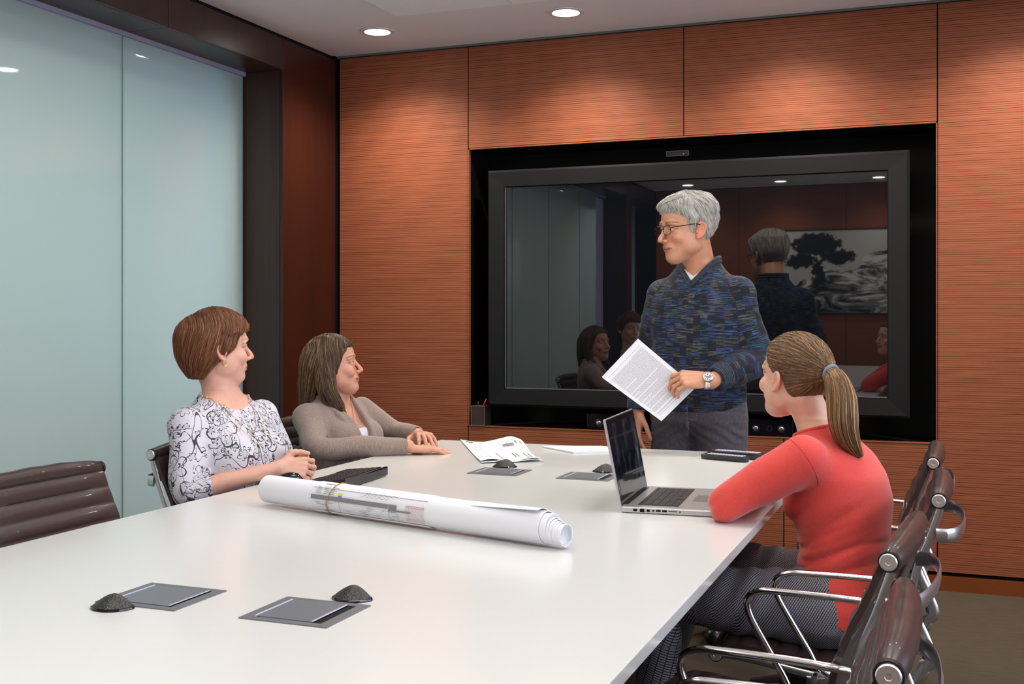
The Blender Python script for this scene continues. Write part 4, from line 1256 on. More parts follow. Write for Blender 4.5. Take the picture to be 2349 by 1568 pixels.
def head_ops(nose=1.0, lips=1.0, jaw=1.0, smile=0.0, lid=1.0, chin=0.0, male=False, old=False):
    o = [('U', 0, skull_prim())]
    y = 0.031
    o += [('U', 0.02, p_ell((0.062 + chin, 0, -0.100), (0.019, 0.020, 0.014)))]
    o += [('U', 0.03, p_ell((0.010, 0.050 * jaw, -0.060), (0.030, 0.012, 0.022))), ('U', 0.03, p_ell((0.010, -0.050 * jaw, -0.060), (0.030, 0.012, 0.022)))]
    for s in (-1, 1):
        o += [('S', 0.012, p_ell((0.094, s * 0.031, 0.003), (0.013, 0.019, 0.012)))]
        o += [('U', 0.012, p_chain([(0.0835, s * 0.012, 0.0205), (0.0840, s * 0.030, 0.0225), (0.072, s * 0.050, 0.015)], [0.0055, 0.007, 0.005], 3))]
        o += [('U', 0.022, p_ell((0.062, s * 0.043, -0.030), (0.018, 0.017, 0.016)))]
        # eyelid ball with opening
        o += [('U', 0.003, p_ell((0.0715, s * y, 0.001), (0.0142, 0.0150, 0.0135)))]
    # nose
    o += [('U', 0.008, p_chain([(0.083, 0, 0.012), (0.091, 0, -0.008), (0.101 + 0.003 * nose, 0, -0.026), (0.105 + 0.004 * nose, 0, -0.037)], [0.0052, 0.0062, 0.0078, 0.0088], 3)),
          ('U', 0.006, p_ell((0.094, 0.0115, -0.041), (0.0098, 0.0062, 0.0068))), ('U', 0.006, p_ell((0.094, -0.0115, -0.041), (0.0098, 0.0062, 0.0068))),
          ('U', 0.006, p_ell((0.089, 0, -0.045), (0.012, 0.007, 0.005))),
          ('S', 0.002, p_ell((0.0975, 0.0068, -0.0475), (0.0050, 0.0030, 0.0032))), ('S', 0.002, p_ell((0.0975, -0.0068, -0.0475), (0.0050, 0.0030, 0.0032)))]
    # mouth
    o += [('U', 0.012, p_ell((0.077, 0, -0.064), (0.013, 0.029, 0.015)))]
    m = 0.006 * smile
    o += [('U', 0.004, p_chain([(0.0715, 0.0285, -0.067 + m), (0.0850, 0.013, -0.0655), (0.0890, 0, -0.0655), (0.0850, -0.013, -0.0655), (0.0715, -0.0285, -0.067 + m)], [0.0022, 0.0042 * lips, 0.0045 * lips, 0.0042 * lips, 0.0022], 3)),
          ('U', 0.004, p_chain([(0.0715, 0.0265, -0.0685 + m), (0.0835, 0.013, -0.0735), (0.0865, 0, -0.0745), (0.0835, -0.013, -0.0735), (0.0715, -0.0265, -0.0685 + m)], [0.0022, 0.0046 * lips, 0.0054 * lips, 0.0046 * lips, 0.0022], 3)),
          ('S', 0.0015, p_chain([(0.0755, 0.030, -0.0670 + m * 1.4), (0.0895, 0.014, -0.0700), (0.0950, 0, -0.0705), (0.0895, -0.014, -0.0700), (0.0755, -0.030, -0.0670 + m * 1.4)], [0.001, 0.0014, 0.0014, 0.0014, 0.001], 3))]
    if smile > 0.4 and not old:
        for s in (-1, 1):
            o += [('S', 0.008, p_chain([(0.086, s * 0.020, -0.046), (0.079, s * 0.034, -0.058), (0.070, s * 0.036, -0.074)], [0.0018, 0.002, 0.0012], 3))]
            o += [('U', 0.012, p_ell((0.068, s * 0.041, -0.040), (0.013, 0.012, 0.012)))]
    if old:
        for s in (-1, 1):
            o += [('S', 0.004, p_chain([(0.088, s * 0.021, -0.044), (0.080, s * 0.036, -0.060), (0.070, s * 0.039, -0.078)], [0.0010, 0.0013, 0.0008], 3)),
                  ('S', 0.003, p_chain([(0.072, s * 0.050, -0.045), (0.063, s * 0.0535, -0.062), (0.056, s * 0.053, -0.078)], [0.0006, 0.0010, 0.0006], 3)),
                  ('S', 0.003, p_chain([(0.076, s * 0.044, -0.016), (0.068, s * 0.053, -0.024), (0.060, s * 0.0585, -0.036)], [0.0006, 0.0009, 0.0005], 3)),
                  ('S', 0.0025, p_chain([(0.073, s * 0.049, -0.001), (0.064, s * 0.058, -0.004), (0.052, s * 0.066, -0.012)], [0.0004, 0.0008, 0.0004], 3)),
                  ('S', 0.0025, p_chain([(0.073, s * 0.050, 0.004), (0.062, s * 0.060, 0.006), (0.052, s * 0.066, 0.010)], [0.0004, 0.0008, 0.0004], 3))]
    for s in (-1, 1):
        # eye opening
        o += [('S', 0.0012, p_ell((0.086, s * (y + 0.001), -0.0005), (0.012, 0.0135, 0.0046 * lid)))]
        # ear
        Re = head_frame(180 - s * 62, 0)  # flap direction
        o += [('U', 0.004, p_ell((-0.010, s * 0.076, -0.010), (0.0165, 0.0065, 0.029), rot_ear(s)))]
        o += [('U', 0.003, p_chain(ear_pts(s), [0.0030, 0.0038, 0.0042, 0.0042, 0.004, 0.0038, 0.0042, 0.004], 3))]
        o += [('S', 0.003, p_ell((-0.0075, s * 0.0850, -0.006), (0.0095, 0.0075, 0.0165), rot_ear(s)))]
        o += [('S', 0.002, p_ell((-0.001, s * 0.080, -0.012), (0.005, 0.006, 0.006)))]
        o += [('U', 0.003, p_ell((0.004, s * 0.0775, -0.014), (0.0040, 0.0040, 0.007)))]
    return o

def rot_ear(s):
    a = math.radians(-20 * s)
    Rz = np.array([[math.cos(a), -math.sin(a), 0], [math.sin(a), math.cos(a), 0], [0, 0, 1]])
    b = math.radians(-12)
    Ry = np.array([[math.cos(b), 0, math.sin(b)], [0, 1, 0], [-math.sin(b), 0, math.cos(b)]])
    return Rz @ Ry

def ear_pts(s):
    pts = []
    R = rot_ear(s)
    for (x, z) in ((0.010, 0.006), (0.012, 0.020), (0.002, 0.028), (-0.012, 0.024), (-0.017, 0.008), (-0.013, -0.010), (-0.004, -0.022), (0.005, -0.028)):
        v = R @ A_(x, s * 0.0045, z)
        pts.append((-0.010 + v[0], s * 0.0765 + v[1], -0.010 + v[2]))
    return pts

def gauss(q, c, r):
    return np.exp(-(((q - np.array(c)) / np.array(r)) ** 2).sum(1))

def head_colour(V, c, R, s, skin, lip, brow, stubble=0.0, cheek=0.35, browamt=0.9, tan=1.0):
    q = (V - np.array(c)) @ R / s
    col = np.tile(np.array(skin[:3]), (len(V), 1))
    red = np.array(skin[:3]) * np.array([1.12, 0.66, 0.62])
    w_ = np.zeros(len(V))
    for sy in (-1, 1):
        w_ = np.maximum(w_, cheek * gauss(q, (0.07, sy * 0.04, -0.035), (0.03, 0.02, 0.02)))
        w_ = np.maximum(w_, 0.5 * gauss(q, (-0.01, sy * 0.082, -0.01), (0.025, 0.012, 0.03)))
    w_ = np.maximum(w_, cheek * 1.2 * gauss(q, (0.108, 0, -0.038), (0.012, 0.014, 0.014)))
    col = col * (1 - w_[:, None]) + red * w_[:, None]
    # lips
    inx = (q[:, 0] > 0.068) & (np.abs(q[:, 1]) < 0.0295)
    taper = np.clip(1 - (np.abs(q[:, 1]) / 0.029) ** 2, 0, 1)
    zs = -0.0703 + 4.5 * q[:, 1] ** 2
    dz = np.abs(q[:, 2] - zs)
    l = inx * np.clip((0.0088 * taper + 0.0012 - dz) / 0.0015, 0, 1)
    col = col * (1 - l[:, None]) + np.array(lip[:3]) * l[:, None]
    seam = inx * np.exp(-((q[:, 2] - zs) / 0.0013) ** 2) * 0.7
    col *= (1 - seam[:, None])
    for sy in (-1, 1):
        yy = q[:, 1] * sy
        t = np.clip((yy - 0.012) / 0.040, 0, 1)
        zc = 0.0225 + 0.0045 * np.sin(t * 2.4) - 0.003 * t
        b = (q[:, 0] > 0.045) * (yy > 0.010) * (yy < 0.054) * np.exp(-((q[:, 2] - zc) / (0.0036 - 0.0015 * t)) ** 2) * browamt
        col = col * (1 - b[:, None]) + np.array(brow[:3]) * b[:, None]
        # lash lines
        e = np.sqrt(((yy - 0.032) / 0.0145) ** 2 + ((q[:, 2] + 0.0005) / 0.0062) ** 2)
        ln_ = (q[:, 0] > 0.06) * np.exp(-((e - 1.0) / 0.16) ** 2) * 0.55 * (q[:, 2] > -0.002)
        col *= (1 - ln_[:, None])
    if stubble:
        m = stubble * np.clip((-0.052 - q[:, 2]) / 0.02, 0, 1) * (q[:, 0] > 0.0)
        col = col * (1 - m[:, None] * np.array([0.30, 0.22, 0.16]))
    return col

def eyeballs(parent, c, R, s, org, look=(1, 0, 0), iris=(0.10, 0.05, 0.03)):
    """two eyeball parts; look is a direction in head space"""
    lk = nrm_(look)
    for sy in (-1, 1):
        mb = MB().lathe([(0.0123 * math.sin(PI * k / 20), -0.0123 * math.cos(PI * k / 20)) for k in range(0, 21)], 28)
        V = np.array([list(v) for v in mb.v])
        Z = lk; X = nrm_(np.cross(Z, A_(0, 0, 1))); Y = np.cross(Z, X)
        V = V @ np.stack([X, Y, Z], 0)
        ang = np.arccos(np.clip(V @ lk / 0.0123, -1, 1))
        col = np.where((ang < 0.46)[:, None], np.array(iris), np.array([0.60, 0.57, 0.55]))
        col = np.where((ang < 0.21)[:, None], np.array([0.005, 0.005, 0.005]), col)
        W = (V + A_(0.0725, sy * 0.031, 0.0005)) * s @ R.T + np.array(c)
        quads = np.array([f for f in mb.f if len(f) == 4])
        np_mesh('eye', W, quads, MT['eye'], parent, org, {'Col': col})

_ell_cr = p_ell((-0.008, 0, 0.030), (0.0985, 0.0775, 0.0885))[0]
_sk = skull_prim()[0]
def cran(P):
    w_ = np.clip((P[:, 2] - 0.010) / 0.045, 0, 1)
    return (1 - w_) * _sk(P) + w_ * _ell_cr(P)

# ------------------------------------------------------------------ hand
def hand_ops(wrist, fdir, dorsal, side=1, s=1.0, curl=((20, 25, 15),) * 4, spread=4.0, thumb=((0.55, 0.75, -0.25), (0.85, 0.35, -0.25), (0.95, 0.1, -0.3)), rest_k=0.002, fingers=(0, 1, 2, 3)):
    """side=+1: thumb lies on the +y side of the local frame (x fingers, z dorsal)"""
    X = nrm_(fdir); Z = nrm_(np.asarray(dorsal, float) - X * (np.asarray(dorsal, float) @ X)); Y = np.cross(Z, X) * side
    Wd = A_(*wrist)
    T = lambda p: tuple(Wd + s * (X * p[0] + Y * p[1] + Z * p[2]))
    def D(p): return X * p[0] + Y * p[1] + Z * p[2]
    o = []
    # palm: four metacarpals + body
    roots = [(0.088, 0.029), (0.092, 0.0095), (0.088, -0.010), (0.080, -0.028)]
    o.append(('U', 0.012 * s, p_ell(T((0.045, 0.0, -0.004)), (0.052 * s, 0.038 * s, 0.0135 * s), np.stack([X, Y, Z], 1))))
    for (x, y) in roots:
        o.append(('U', 0.010 * s, p_cone(T((0.005, y * 0.55, -0.001)), T((x, y, 0.001)), 0.0125 * s, 0.0098 * s)))
    o.append(('U', 0.014 * s, p_ell(T((0.030, 0.020, -0.012)), (0.026 * s, 0.016 * s, 0.013 * s), np.stack([X, Y, Z], 1))))
    seg = [(0.042, 0.026, 0.021), (0.047, 0.029, 0.022), (0.043, 0.027, 0.022), (0.034, 0.021, 0.019)]
    tips = []
    for k in range(4):
        x, y = roots[k]
        a = math.radians(spread * (1.5 - k))
        fd = A_(math.cos(a), math.sin(a), 0.0)
        p = A_(x - 0.004, y, 0.001); tot = 0.0
        pts = [p.copy()]; 
        for j in range(3):
            tot += math.radians(curl[k][j])
            d = A_(fd[0] * math.cos(tot), fd[1] * math.cos(tot), -math.sin(tot))
            p = p + d * seg[k][j]
            pts.append(p.copy())
        rr = [0.0094, 0.0084, 0.0076, 0.0064] if k < 3 else [0.0084, 0.0074, 0.0066, 0.0056]
        fin = []
        for j in range(3):
            fin.append(('U', 0.0015 * s, p_cone(T(pts[j]), T(pts[j + 1]), rr[j] * s, rr[j + 1] * s)))
        for j in (1, 2):
            fin.append(('U', 0.003 * s, p_ell(T(pts[j]), (rr[j] * 1.08 * s,) * 3)))
        # each finger is its own little model joined to the palm only near the root
        o.append(('U', rest_k * s, (lambda P, fin=fin: run(fin, P), np.min([q[2][1] for q in fin], axis=0), np.max([q[2][2] for q in fin], axis=0))))
        tips.append((T(pts[3]), D(d)))
    p = A_(0.020, 0.026, -0.010); pts = [p.copy()]
    for dd, L in zip(thumb, (0.040, 0.033, 0.026)):
        p = p + nrm_(dd) * L; pts.append(p.copy())
    rr = [0.0135, 0.0105, 0.0092, 0.0078]
    fin = [('U', 0.003 * s, p_cone(T(pts[j]), T(pts[j + 1]), rr[j] * s, rr[j + 1] * s)) for j in range(3)]
    o.append(('U', 0.007 * s, (lambda P, fin=fin: run(fin, P), np.min([q[2][1] for q in fin], axis=0), np.max([q[2][2] for q in fin], axis=0))))
    return o

# ------------------------------------------------------------------ hair strands
def surf_project(fn, P, off, it=4):
    for _ in range(it):
        d = fn(P); e = 0.001
        g_ = np.stack([fn(P + np.array(v) * e) - d for v in ((1, 0, 0), (0, 1, 0), (0, 0, 1))], 1) / e
        L = np.linalg.norm(g_, axis=1)[:, None]; g_ = g_ / np.maximum(L, 1e-6)
        P = P - g_ * np.clip(d - off, -0.03, 0.03)[:, None] * 0.9
    return P, g_

def flow(fn, P, field, n, step, off, stop=None):
    path = [P.copy()]
    alive = np.ones(len(P), bool)
    for _ in range(n):
        Q, g_ = surf_project(fn, P, off, 1)
        d = field(Q)
        d = d - g_ * (d * g_).sum(1)[:, None]
        d = d / np.maximum(np.linalg.norm(d, axis=1)[:, None], 1e-6)
        Q = Q + d * (step if np.ndim(step) == 0 else step[:, None])
        Q, _g = surf_project(fn, Q, off, 1)
        if stop is not None: alive = alive & ~stop(Q)
        P = np.where(alive[:, None], Q, P + 0.0)
        path.append(P.copy())
    return np.stack(path, 1)

def strands(paths, r0, cols, seed=0, sides=3, tip=0.35):
    """paths (S,K,3) -> verts, quads, colours"""
    S_, K, _ = paths.shape
    T = np.gradient(paths, axis=1); T /= np.maximum(np.linalg.norm(T, axis=2)[..., None], 1e-9)
    rs = np.random.RandomState(seed)
    ref = rs.normal(size=(S_, 1, 3)) * np.ones((1, K, 1))
    N = ref - T * (ref * T).sum(2)[..., None]; N /= np.maximum(np.linalg.norm(N, axis=2)[..., None], 1e-9)
    Bn = np.cross(T, N)
    prof = np.sin(np.linspace(0.25, PI - 0.12, K)) ** 0.5
    prof = np.maximum(prof, tip)
    R = (r0 if np.ndim(r0) else np.full(S_, r0))[:, None, None] * prof[None, :, None]
    ring = [paths + R * (math.cos(2 * PI * j / sides) * N + math.sin(2 * PI * j / sides) * Bn) for j in range(sides)]
    V = np.stack(ring, 2).reshape(-1, 3)
    base = (np.arange(S_)[:, None] * K + np.arange(K - 1)[None, :]) * sides
    F = []
    for j in range(sides):
        k = (j + 1) % sides
        F.append(np.stack([base + j, base + k, base + sides + k, base + sides + j], -1).reshape(-1, 4))
    return V, np.concatenate(F), np.repeat(cols, K * sides, axis=0)

def hair_object(name, parent, org, c, R, s, fn, mat, lo, hi, groups, base_col, h=0.0045, lohi=None):
    """fn: hair volume in head space; groups: list of (paths, radius, colours)"""
    Vb, Fb = iso_mesh(lambda P, cull: fn(P), np.array(lo), np.array(hi), h)
    Vs, Fs, Cs = [Vb], [Fb], [np.tile(np.array(base_col), (len(Vb), 1))]
    n = len(Vb)
    for i, (paths, r, cols) in enumerate(groups):
        V, F, Cc = strands(paths, r, cols, i)
        Vs.append(V); Fs.append(F + n); Cs.append(Cc); n += len(V)
    V = np.concatenate(Vs) * s @ R.T + np.array(c)
    return np_mesh(name, V, np.concatenate(Fs), mat, parent, org, {'Col': np.concatenate(Cs)})

def seeds(fn, n, region, seed, c=(0, 0, 0.02), rad=0.14, spread=(1, 1, 1)):
    rs = np.random.RandomState(seed)
    P = rs.normal(size=(n * 3, 3)); P /= np.linalg.norm(P, axis=1)[:, None]
    P = P * np.array(spread) * rad + np.array(c)
    P, _ = surf_project(fn, P, 0.0, 7)
    P = P[(np.abs(fn(P)) < 0.004) & region(P)]
    return P[:n]

def skin_mat():
    n = NT('skin')
    c = n.n('Attribute', None, attribute_name='Col').outputs['Color']
    g_ = n.n('NewGeometry').outputs['Position']
    a = n.n('TexNoise', {'Vector': g_, 'Scale': 55.0, 'Detail': 4.0}).outputs[0]
    c2 = n.mix(n.step(a, 0.35, 0.7), c, (0.93, 0.80, 0.78, 1), 'MULTIPLY')
    n.set(Base_Color=n.mix(0.45, c, c2), Roughness=0.46, Subsurface_Weight=0.12, Subsurface_Radius=(0.012, 0.005, 0.003), Subsurface_Scale=0.6)
    b = n.n('TexNoise', {'Vector': g_, 'Scale': 500.0, 'Detail': 2.0}).outputs[0]
    n.bump(b, 0.12, 0.001)
    return n.m
def hair_mat(name, rough=0.38):
    n = NT(name)
    c = n.n('Attribute', None, attribute_name='Col').outputs['Color']
    n.set(Base_Color=c, Roughness=rough)
    n.b.inputs['Specular IOR Level'].default_value = 0.45
    return n.m
def attr_mat(name, rough):
    n = NT(name)
    n.set(Base_Color=n.n('Attribute', None, attribute_name='Col').outputs['Color'], Roughness=rough)
    return n.m
MT['skin'] = skin_mat()
MT['hair'] = hair_mat('hair')
MT['eye'] = attr_mat('eyeball', 0.08)

def pattern_coords(V, fwd, org, arms, armd, torsod, axis=None):
    """garment coordinates: around the torso and up it; along and round each sleeve"""
    up = A_(0, 0, 1); fwd = nrm_(fwd); side = np.cross(up, fwd)
    q = V - A_(*org)
    off = 0.0 if axis is None else np.interp(q[:, 2], [r[0] for r in axis], [r[1] for r in axis])
    pc = np.stack([np.arctan2(q @ side, q @ fwd - off) * 0.16, q[:, 2], np.zeros(len(V))], 1)
    dt = torsod(V)
    for n_, (pts, f) in enumerate(zip(arms, armd)):
        P0 = np.array([list(x) for x in catmull(pts, 4)])
        P0 = np.concatenate([[P0[0] - nrm_(P0[1] - P0[0]) * 0.12], P0, [P0[-1] + nrm_(P0[-1] - P0[-2]) * 0.05]])
        bn = np.cross(P0[len(P0) // 2] - P0[0], P0[-1] - P0[len(P0) // 2])
        bn = nrm_(bn) if np.linalg.norm(bn) > 1e-4 else A_(0, 1, 0)
        best = np.full(len(V), 9.0); S = np.zeros(len(V)); An = np.zeros(len(V)); L = 0.0
        for i in range(len(P0) - 1):
            a, b = P0[i], P0[i + 1]; ab = b - a; l = np.linalg.norm(ab); u = ab / max(l, 1e-9)
            w_ = V - a; t = np.clip(w_ @ u, 0, l); r_ = w_ - t[:, None] * u
            d = np.linalg.norm(r_, axis=1)
            s2 = nrm_(np.cross(u, bn))
            m = d < best
            best = np.where(m, d, best); S = np.where(m, L + t, S); An = np.where(m, np.arctan2(r_ @ bn, r_ @ s2), An)
            L += l
        m = f(V) < dt
        pc[m] = np.stack([An * 0.055 + 3 + n_ * 2, -S, np.ones(len(V))], 1)[m]
    return pc
# ================================================================== PEOPLE
UP = A_(0, 0, 1)
def frame_of(az):
    f = A_(math.cos(az), math.sin(az), 0); return f, np.cross(UP, f)

def neck_loop(fn, o, fwd, zfun, n=40, r0=0.03, r1=0.2):
    """closed loop where a garment surface meets the cut height zfun(u, v)"""
    fwd = nrm_(fwd); side = np.cross(UP, fwd); out = []
    for k in range(n):
        a = 2 * PI * k / n
        dv, du = math.cos(a), math.sin(a)
        r = np.linspace(r0, r1, 140)
        P = np.array([np.asarray(o) + side * du * q + fwd * dv * q for q in r])
        P[:, 2] = [zfun(du * q, dv * q) for q in r]
        d = fn(P)
        i = np.argmax(d > 0) if (d > 0).any() else len(r) - 1
        out.append(tuple(P[i]))
    return out

def smoothpts(L, it=2):
    L = [Vector(p) for p in L]
    for _ in range(it): L = [(L[i - 1] + L[i] * 2 + L[(i + 1) % len(L)]) / 4 for i in range(len(L))]
    return L

def shoe(parent, org, heel, toe, s=1.0, col='plastic'):
    h, t = A_(*heel), A_(*toe); f = nrm_(t - h); sd = np.cross(UP, f); L = np.linalg.norm(t - h)
    ops = [('U', 0, p_chain([tuple(h + f * 0.03 + UP * 0.045), tuple(h + f * L * 0.5 + UP * 0.04), tuple(h + f * (L - 0.03) + UP * 0.03)], [0.042 * s, 0.040 * s, 0.036 * s], 3, (UP, 0.85))),
           ('U', 0.02, p_cone(tuple(h + f * 0.04 + UP * 0.05), tuple(h + f * 0.045 + UP * 0.10), 0.038 * s, 0.036 * s)),
           ('I', 0.004, p_half((0, 0, 0.002), (0, 0, -1)))]
    return grow('shoe', ops, MT[col], parent, org, 0.008)

def curve_tube(name, pts, r, mat, parent, org, n=8, closed=False, **k):
    mb = MB().tube([Vector(p) - Vector(org) for p in pts], r, n, closed, **k)
    return mb.build(name, mat, parent, True, 60)

# ---------------------------------------------------------------- garments' materials
def knit_mat():
    """blue, teal, olive and black patchwork knit with fine broken stripes"""
    n = NT('patchwork_knit')
    p = n.n('Attribute', None, attribute_name='pc').outputs['Vector']
    s = n.n('SeparateXYZ', {0: p}); u, v = s.outputs[0], s.outputs[1]
    wob = n.n('TexNoise', {'Vector': p, 'Scale': 9.0, 'Detail': 1.0}).outputs[0]
    vv = n.math('MULTIPLY_ADD', wob, 0.02, v)
    cw, chh = 0.030, 0.0195
    col_i = n.math('FLOOR', n.math('DIVIDE', u, cw))
    odd = n.math('MULTIPLY', n.math('FRACT', n.math('MULTIPLY', col_i, 0.5)), 1.0)
    row_i = n.math('FLOOR', n.math('ADD', n.math('DIVIDE', vv, chh), odd))
    wn = n.n('TexWhiteNoise', {'Vector': n.n('CombineXYZ', {0: col_i, 1: row_i, 2: 0.0}).outputs[0]}, noise_dimensions='3D')
    rnd = wn.outputs[0]
    blk = n.ramp(rnd, [(0.0, s2l(18, 20, 30)), (0.22, s2l(40, 54, 92)), (0.44, s2l(58, 60, 60)), (0.58, s2l(50, 66, 112)), (0.76, s2l(34, 72, 92)), (0.88, s2l(80, 80, 76))], 'CONSTANT')
    sn = n.n('TexNoise', {'Vector': n.n('CombineXYZ', {0: n.math('MULTIPLY', u, 20.0), 1: n.math('MULTIPLY', vv, 250.0), 2: 0.0}).outputs[0], 'Scale': 1.0, 'Detail': 2.5, 'Roughness': 0.6}).outputs[0]
    dark = n.mix(n.step(sn, 0.44, 0.56), s2l(14, 16, 28), blk)
    lite = n.mix(n.step(sn, 0.62, 0.70), dark, s2l(84, 98, 128))
    solid = n.math('LESS_THAN', rnd, 0.24)
    c = n.mix(n.math('MULTIPLY', solid, 0.75), lite, s2l(20, 22, 34))
    c = n.mix(n.math('LESS_THAN', n.math('ABSOLUTE', n.math('SUBTRACT', s.outputs[2], 0.5)), 0.47), c, s2l(22, 26, 40))
    n.set(Base_Color=c, Roughness=0.9, Sheen_Weight=0.04)
    n.bump(sn, 0.5, 0.002)
    return n.m

def cloth_mat(name, c1, c2, rough=0.85, scale=(90, 90, 90), bump=0.15, sheen=0.2, mixr=(0.35, 0.7)):
    n = NT(name)
    g_ = n.n('NewGeometry').outputs['Position']
    a = n.n('TexNoise', {'Vector': n.n('Mapping', {'Vector': g_, 'Scale': scale}).outputs[0], 'Scale': 1.0, 'Detail': 4.0}).outputs[0]
    n.set(Base_Color=n.mix(n.step(a, *mixr), c1, c2), Roughness=rough, Sheen_Weight=sheen)
    n.bump(a, bump, 0.002)
    return n.m

def floral_mat():
    """white jersey with black pen-drawn blossoms and sprigs"""
    n = NT('floral_print')
    p = n.n('Attribute', None, attribute_name='pc').outputs['Vector']
    def flower(scale, petals, r0, amp, wln, off, warp, seedz):
        q = n.n('Mapping', {'Vector': p, 'Location': off, 'Scale': (1, 1, 1)}).outputs[0]
        nz = n.n('TexNoise', {'Vector': q, 'Scale': 28.0, 'Detail': 2.0}).outputs['Color']
        q2 = n.n('VectorMath', {0: q, 1: n.n('VectorMath', {0: n.n('VectorMath', {0: nz, 1: (0.5, 0.5, 0.5)}, operation='SUBTRACT').outputs[0], 'Scale': warp}, operation='SCALE').outputs[0]}, operation='ADD').outputs[0]
        flat = n.n('VectorMath', {0: q2, 1: (1, 1, 0)}, operation='MULTIPLY').outputs[0]
        vo = n.n('TexVoronoi', {'Vector': flat, 'Scale': scale, 'Randomness': 0.9}, voronoi_dimensions='3D')
        d = n.n('VectorMath', {0: flat, 1: vo.outputs['Position']}, operation='SUBTRACT').outputs[0]
        s = n.n('SeparateXYZ', {0: d})
        ang = n.math('ARCTAN2', s.outputs[1], s.outputs[0])
        rr = n.n('VectorMath', {0: d}, operation='LENGTH').outputs[1]
        rc = n.n('SeparateXYZ', {0: vo.outputs['Color']})
        ph = n.math('MULTIPLY', rc.outputs[0], 6.28)
        pet = n.math('ABSOLUTE', n.math('COSINE', n.math('MULTIPLY_ADD', ang, petals / 2.0, ph)))
        pet = n.math('POWER', pet, 0.55)
        R_ = n.math('MULTIPLY', n.math('MULTIPLY_ADD', pet, amp, r0), n.math('MULTIPLY_ADD', rc.outputs[1], 0.5, 0.65))
        out = n.math('SUBTRACT', 1.0, n.step(n.math('ABSOLUTE', n.math('SUBTRACT', rr, R_)), wln * 0.55, wln))
        # petal creases and centre
        cr = n.math('SUBTRACT', 1.0, n.step(n.math('ABSOLUTE', n.math('SINE', n.math('MULTIPLY_ADD', ang, petals / 2.0, ph))), 0.05, 0.16))
        inn = n.math('MULTIPLY', n.math('LESS_THAN', rr, n.math('MULTIPLY', R_, 0.6)), n.math('GREATER_THAN', rr, r0 * 0.25))
        cr = n.math('MULTIPLY', cr, n.math('MULTIPLY', inn, 0.9))
        cen = n.math('LESS_THAN', rr, r0 * 0.28)
        return n.math('MAXIMUM', n.math('MAXIMUM', out, cr), cen)
    def lines(scale, off, w_, lvl, st=(1, 1, 1)):
        q = n.n('Mapping', {'Vector': p, 'Location': off, 'Scale': st}).outputs[0]
        a = n.n('TexNoise', {'Vector': q, 'Scale': scale, 'Detail': 1.5}).outputs[0]
        return n.math('SUBTRACT', 1.0, n.step(n.math('ABSOLUTE', n.math('SUBTRACT', a, lvl)), w_ * 0.5, w_))
    m = flower(8.0, 5, 0.018, 0.042, 0.0026, (0.03, 0.06, 0), 0.010, 0)
    m = n.math('MAXIMUM', m, flower(17.0, 6, 0.007, 0.018, 0.0017, (0.2, 0.13, 0), 0.009, 0))
    m = n.math('MAXIMUM', m, flower(29.0, 4, 0.004, 0.012, 0.0014, (0.5, 0.33, 0), 0.008, 0))
    m = n.math('MAXIMUM', m, lines(7.0, (1, 2, 0), 0.007, 0.5, (1.6, 0.7, 1)))
    msk = n.step(n.n('TexNoise', {'Vector': p, 'Scale': 18.0, 'Detail': 0.0}).outputs[0], 0.48, 0.55)
    m = n.math('MAXIMUM', m, n.math('MULTIPLY', lines(26.0, (4, 1, 0), 0.016, 0.52), msk))
    zz_ = n.n('SeparateXYZ', {0: p}).outputs[2]
    m = n.math('MULTIPLY', m, n.math('GREATER_THAN', n.math('ABSOLUTE', n.math('SUBTRACT', zz_, 0.5)), 0.47))
    n.set(Base_Color=n.mix(n.math('MULTIPLY', m, 0.95), s2l(212, 208, 218), s2l(18, 18, 26)), Roughness=0.8)
    return n.m

def weave_mat():
    """black and grey dobby-weave trousers"""
    n = NT('dobby_weave')
    p = n.n('Attribute', None, attribute_name='pc').outputs['Vector']
    s = n.n('SeparateXYZ', {0: p}); u, v = s.outputs[0], s.outputs[1]
    c = 0.0060
    ui = n.math('FLOOR', n.math('DIVIDE', u, c * 0.5)); odd = n.math('FRACT', n.math('MULTIPLY', ui, 0.5))
    fu = n.math('FRACT', n.math('DIVIDE', u, c * 0.5)); fv = n.math('FRACT', n.math('ADD', n.math('DIVIDE', v, c), odd))
    a = n.math('ABSOLUTE', n.math('SUBTRACT', n.math('ADD', fv, n.math('MULTIPLY', fu, 0.35)), 0.6))
    ln_ = n.math('MULTIPLY', n.step(a, 0.16, 0.26), n.math('GREATER_THAN', fu, 0.12))
    n.set(Base_Color=n.mix(ln_, s2l(36, 35, 44), s2l(150, 146, 152)), Roughness=0.8)
    n.bump(ln_, 0.2, 0.001)
    return n.m

M_knit = knit_mat()
M_rib = cloth_mat('dark_teal_rib', s2l(22, 28, 42), s2l(52, 68, 80), scale=(120, 120, 500), bump=0.5)
M_trous = cloth_mat('charcoal_cotton', s2l(70, 65, 72), s2l(84, 78, 86), scale=(90, 90, 90), bump=0.2, sheen=0.1)
M_white = cloth_mat('white_cotton', s2l(225, 225, 232), s2l(238, 238, 242), bump=0.05)
M_coral = cloth_mat('coral_knit', s2l(214, 62, 54), s2l(224, 74, 64), scale=(420, 420, 420), bump=0.15, sheen=0.3)
M_taupe = cloth_mat('taupe_knit', s2l(132, 112, 102), s2l(162, 142, 132), scale=(500, 500, 60), bump=0.25, sheen=0.3)
M_navy = cloth_mat('navy_cloth', s2l(24, 26, 40), s2l(36, 38, 54))
M_floral = floral_mat()
M_weave = weave_mat()
M_gold = simple('gold', (0.83, 0.58, 0.25, 1), 0.2, 1.0)
M_silv = simple('silver', (0.8, 0.8, 0.8, 1), 0.2, 1.0)
M_pearl = simple('pearl', s2l(225, 200, 185), 0.25, coat=0.5)
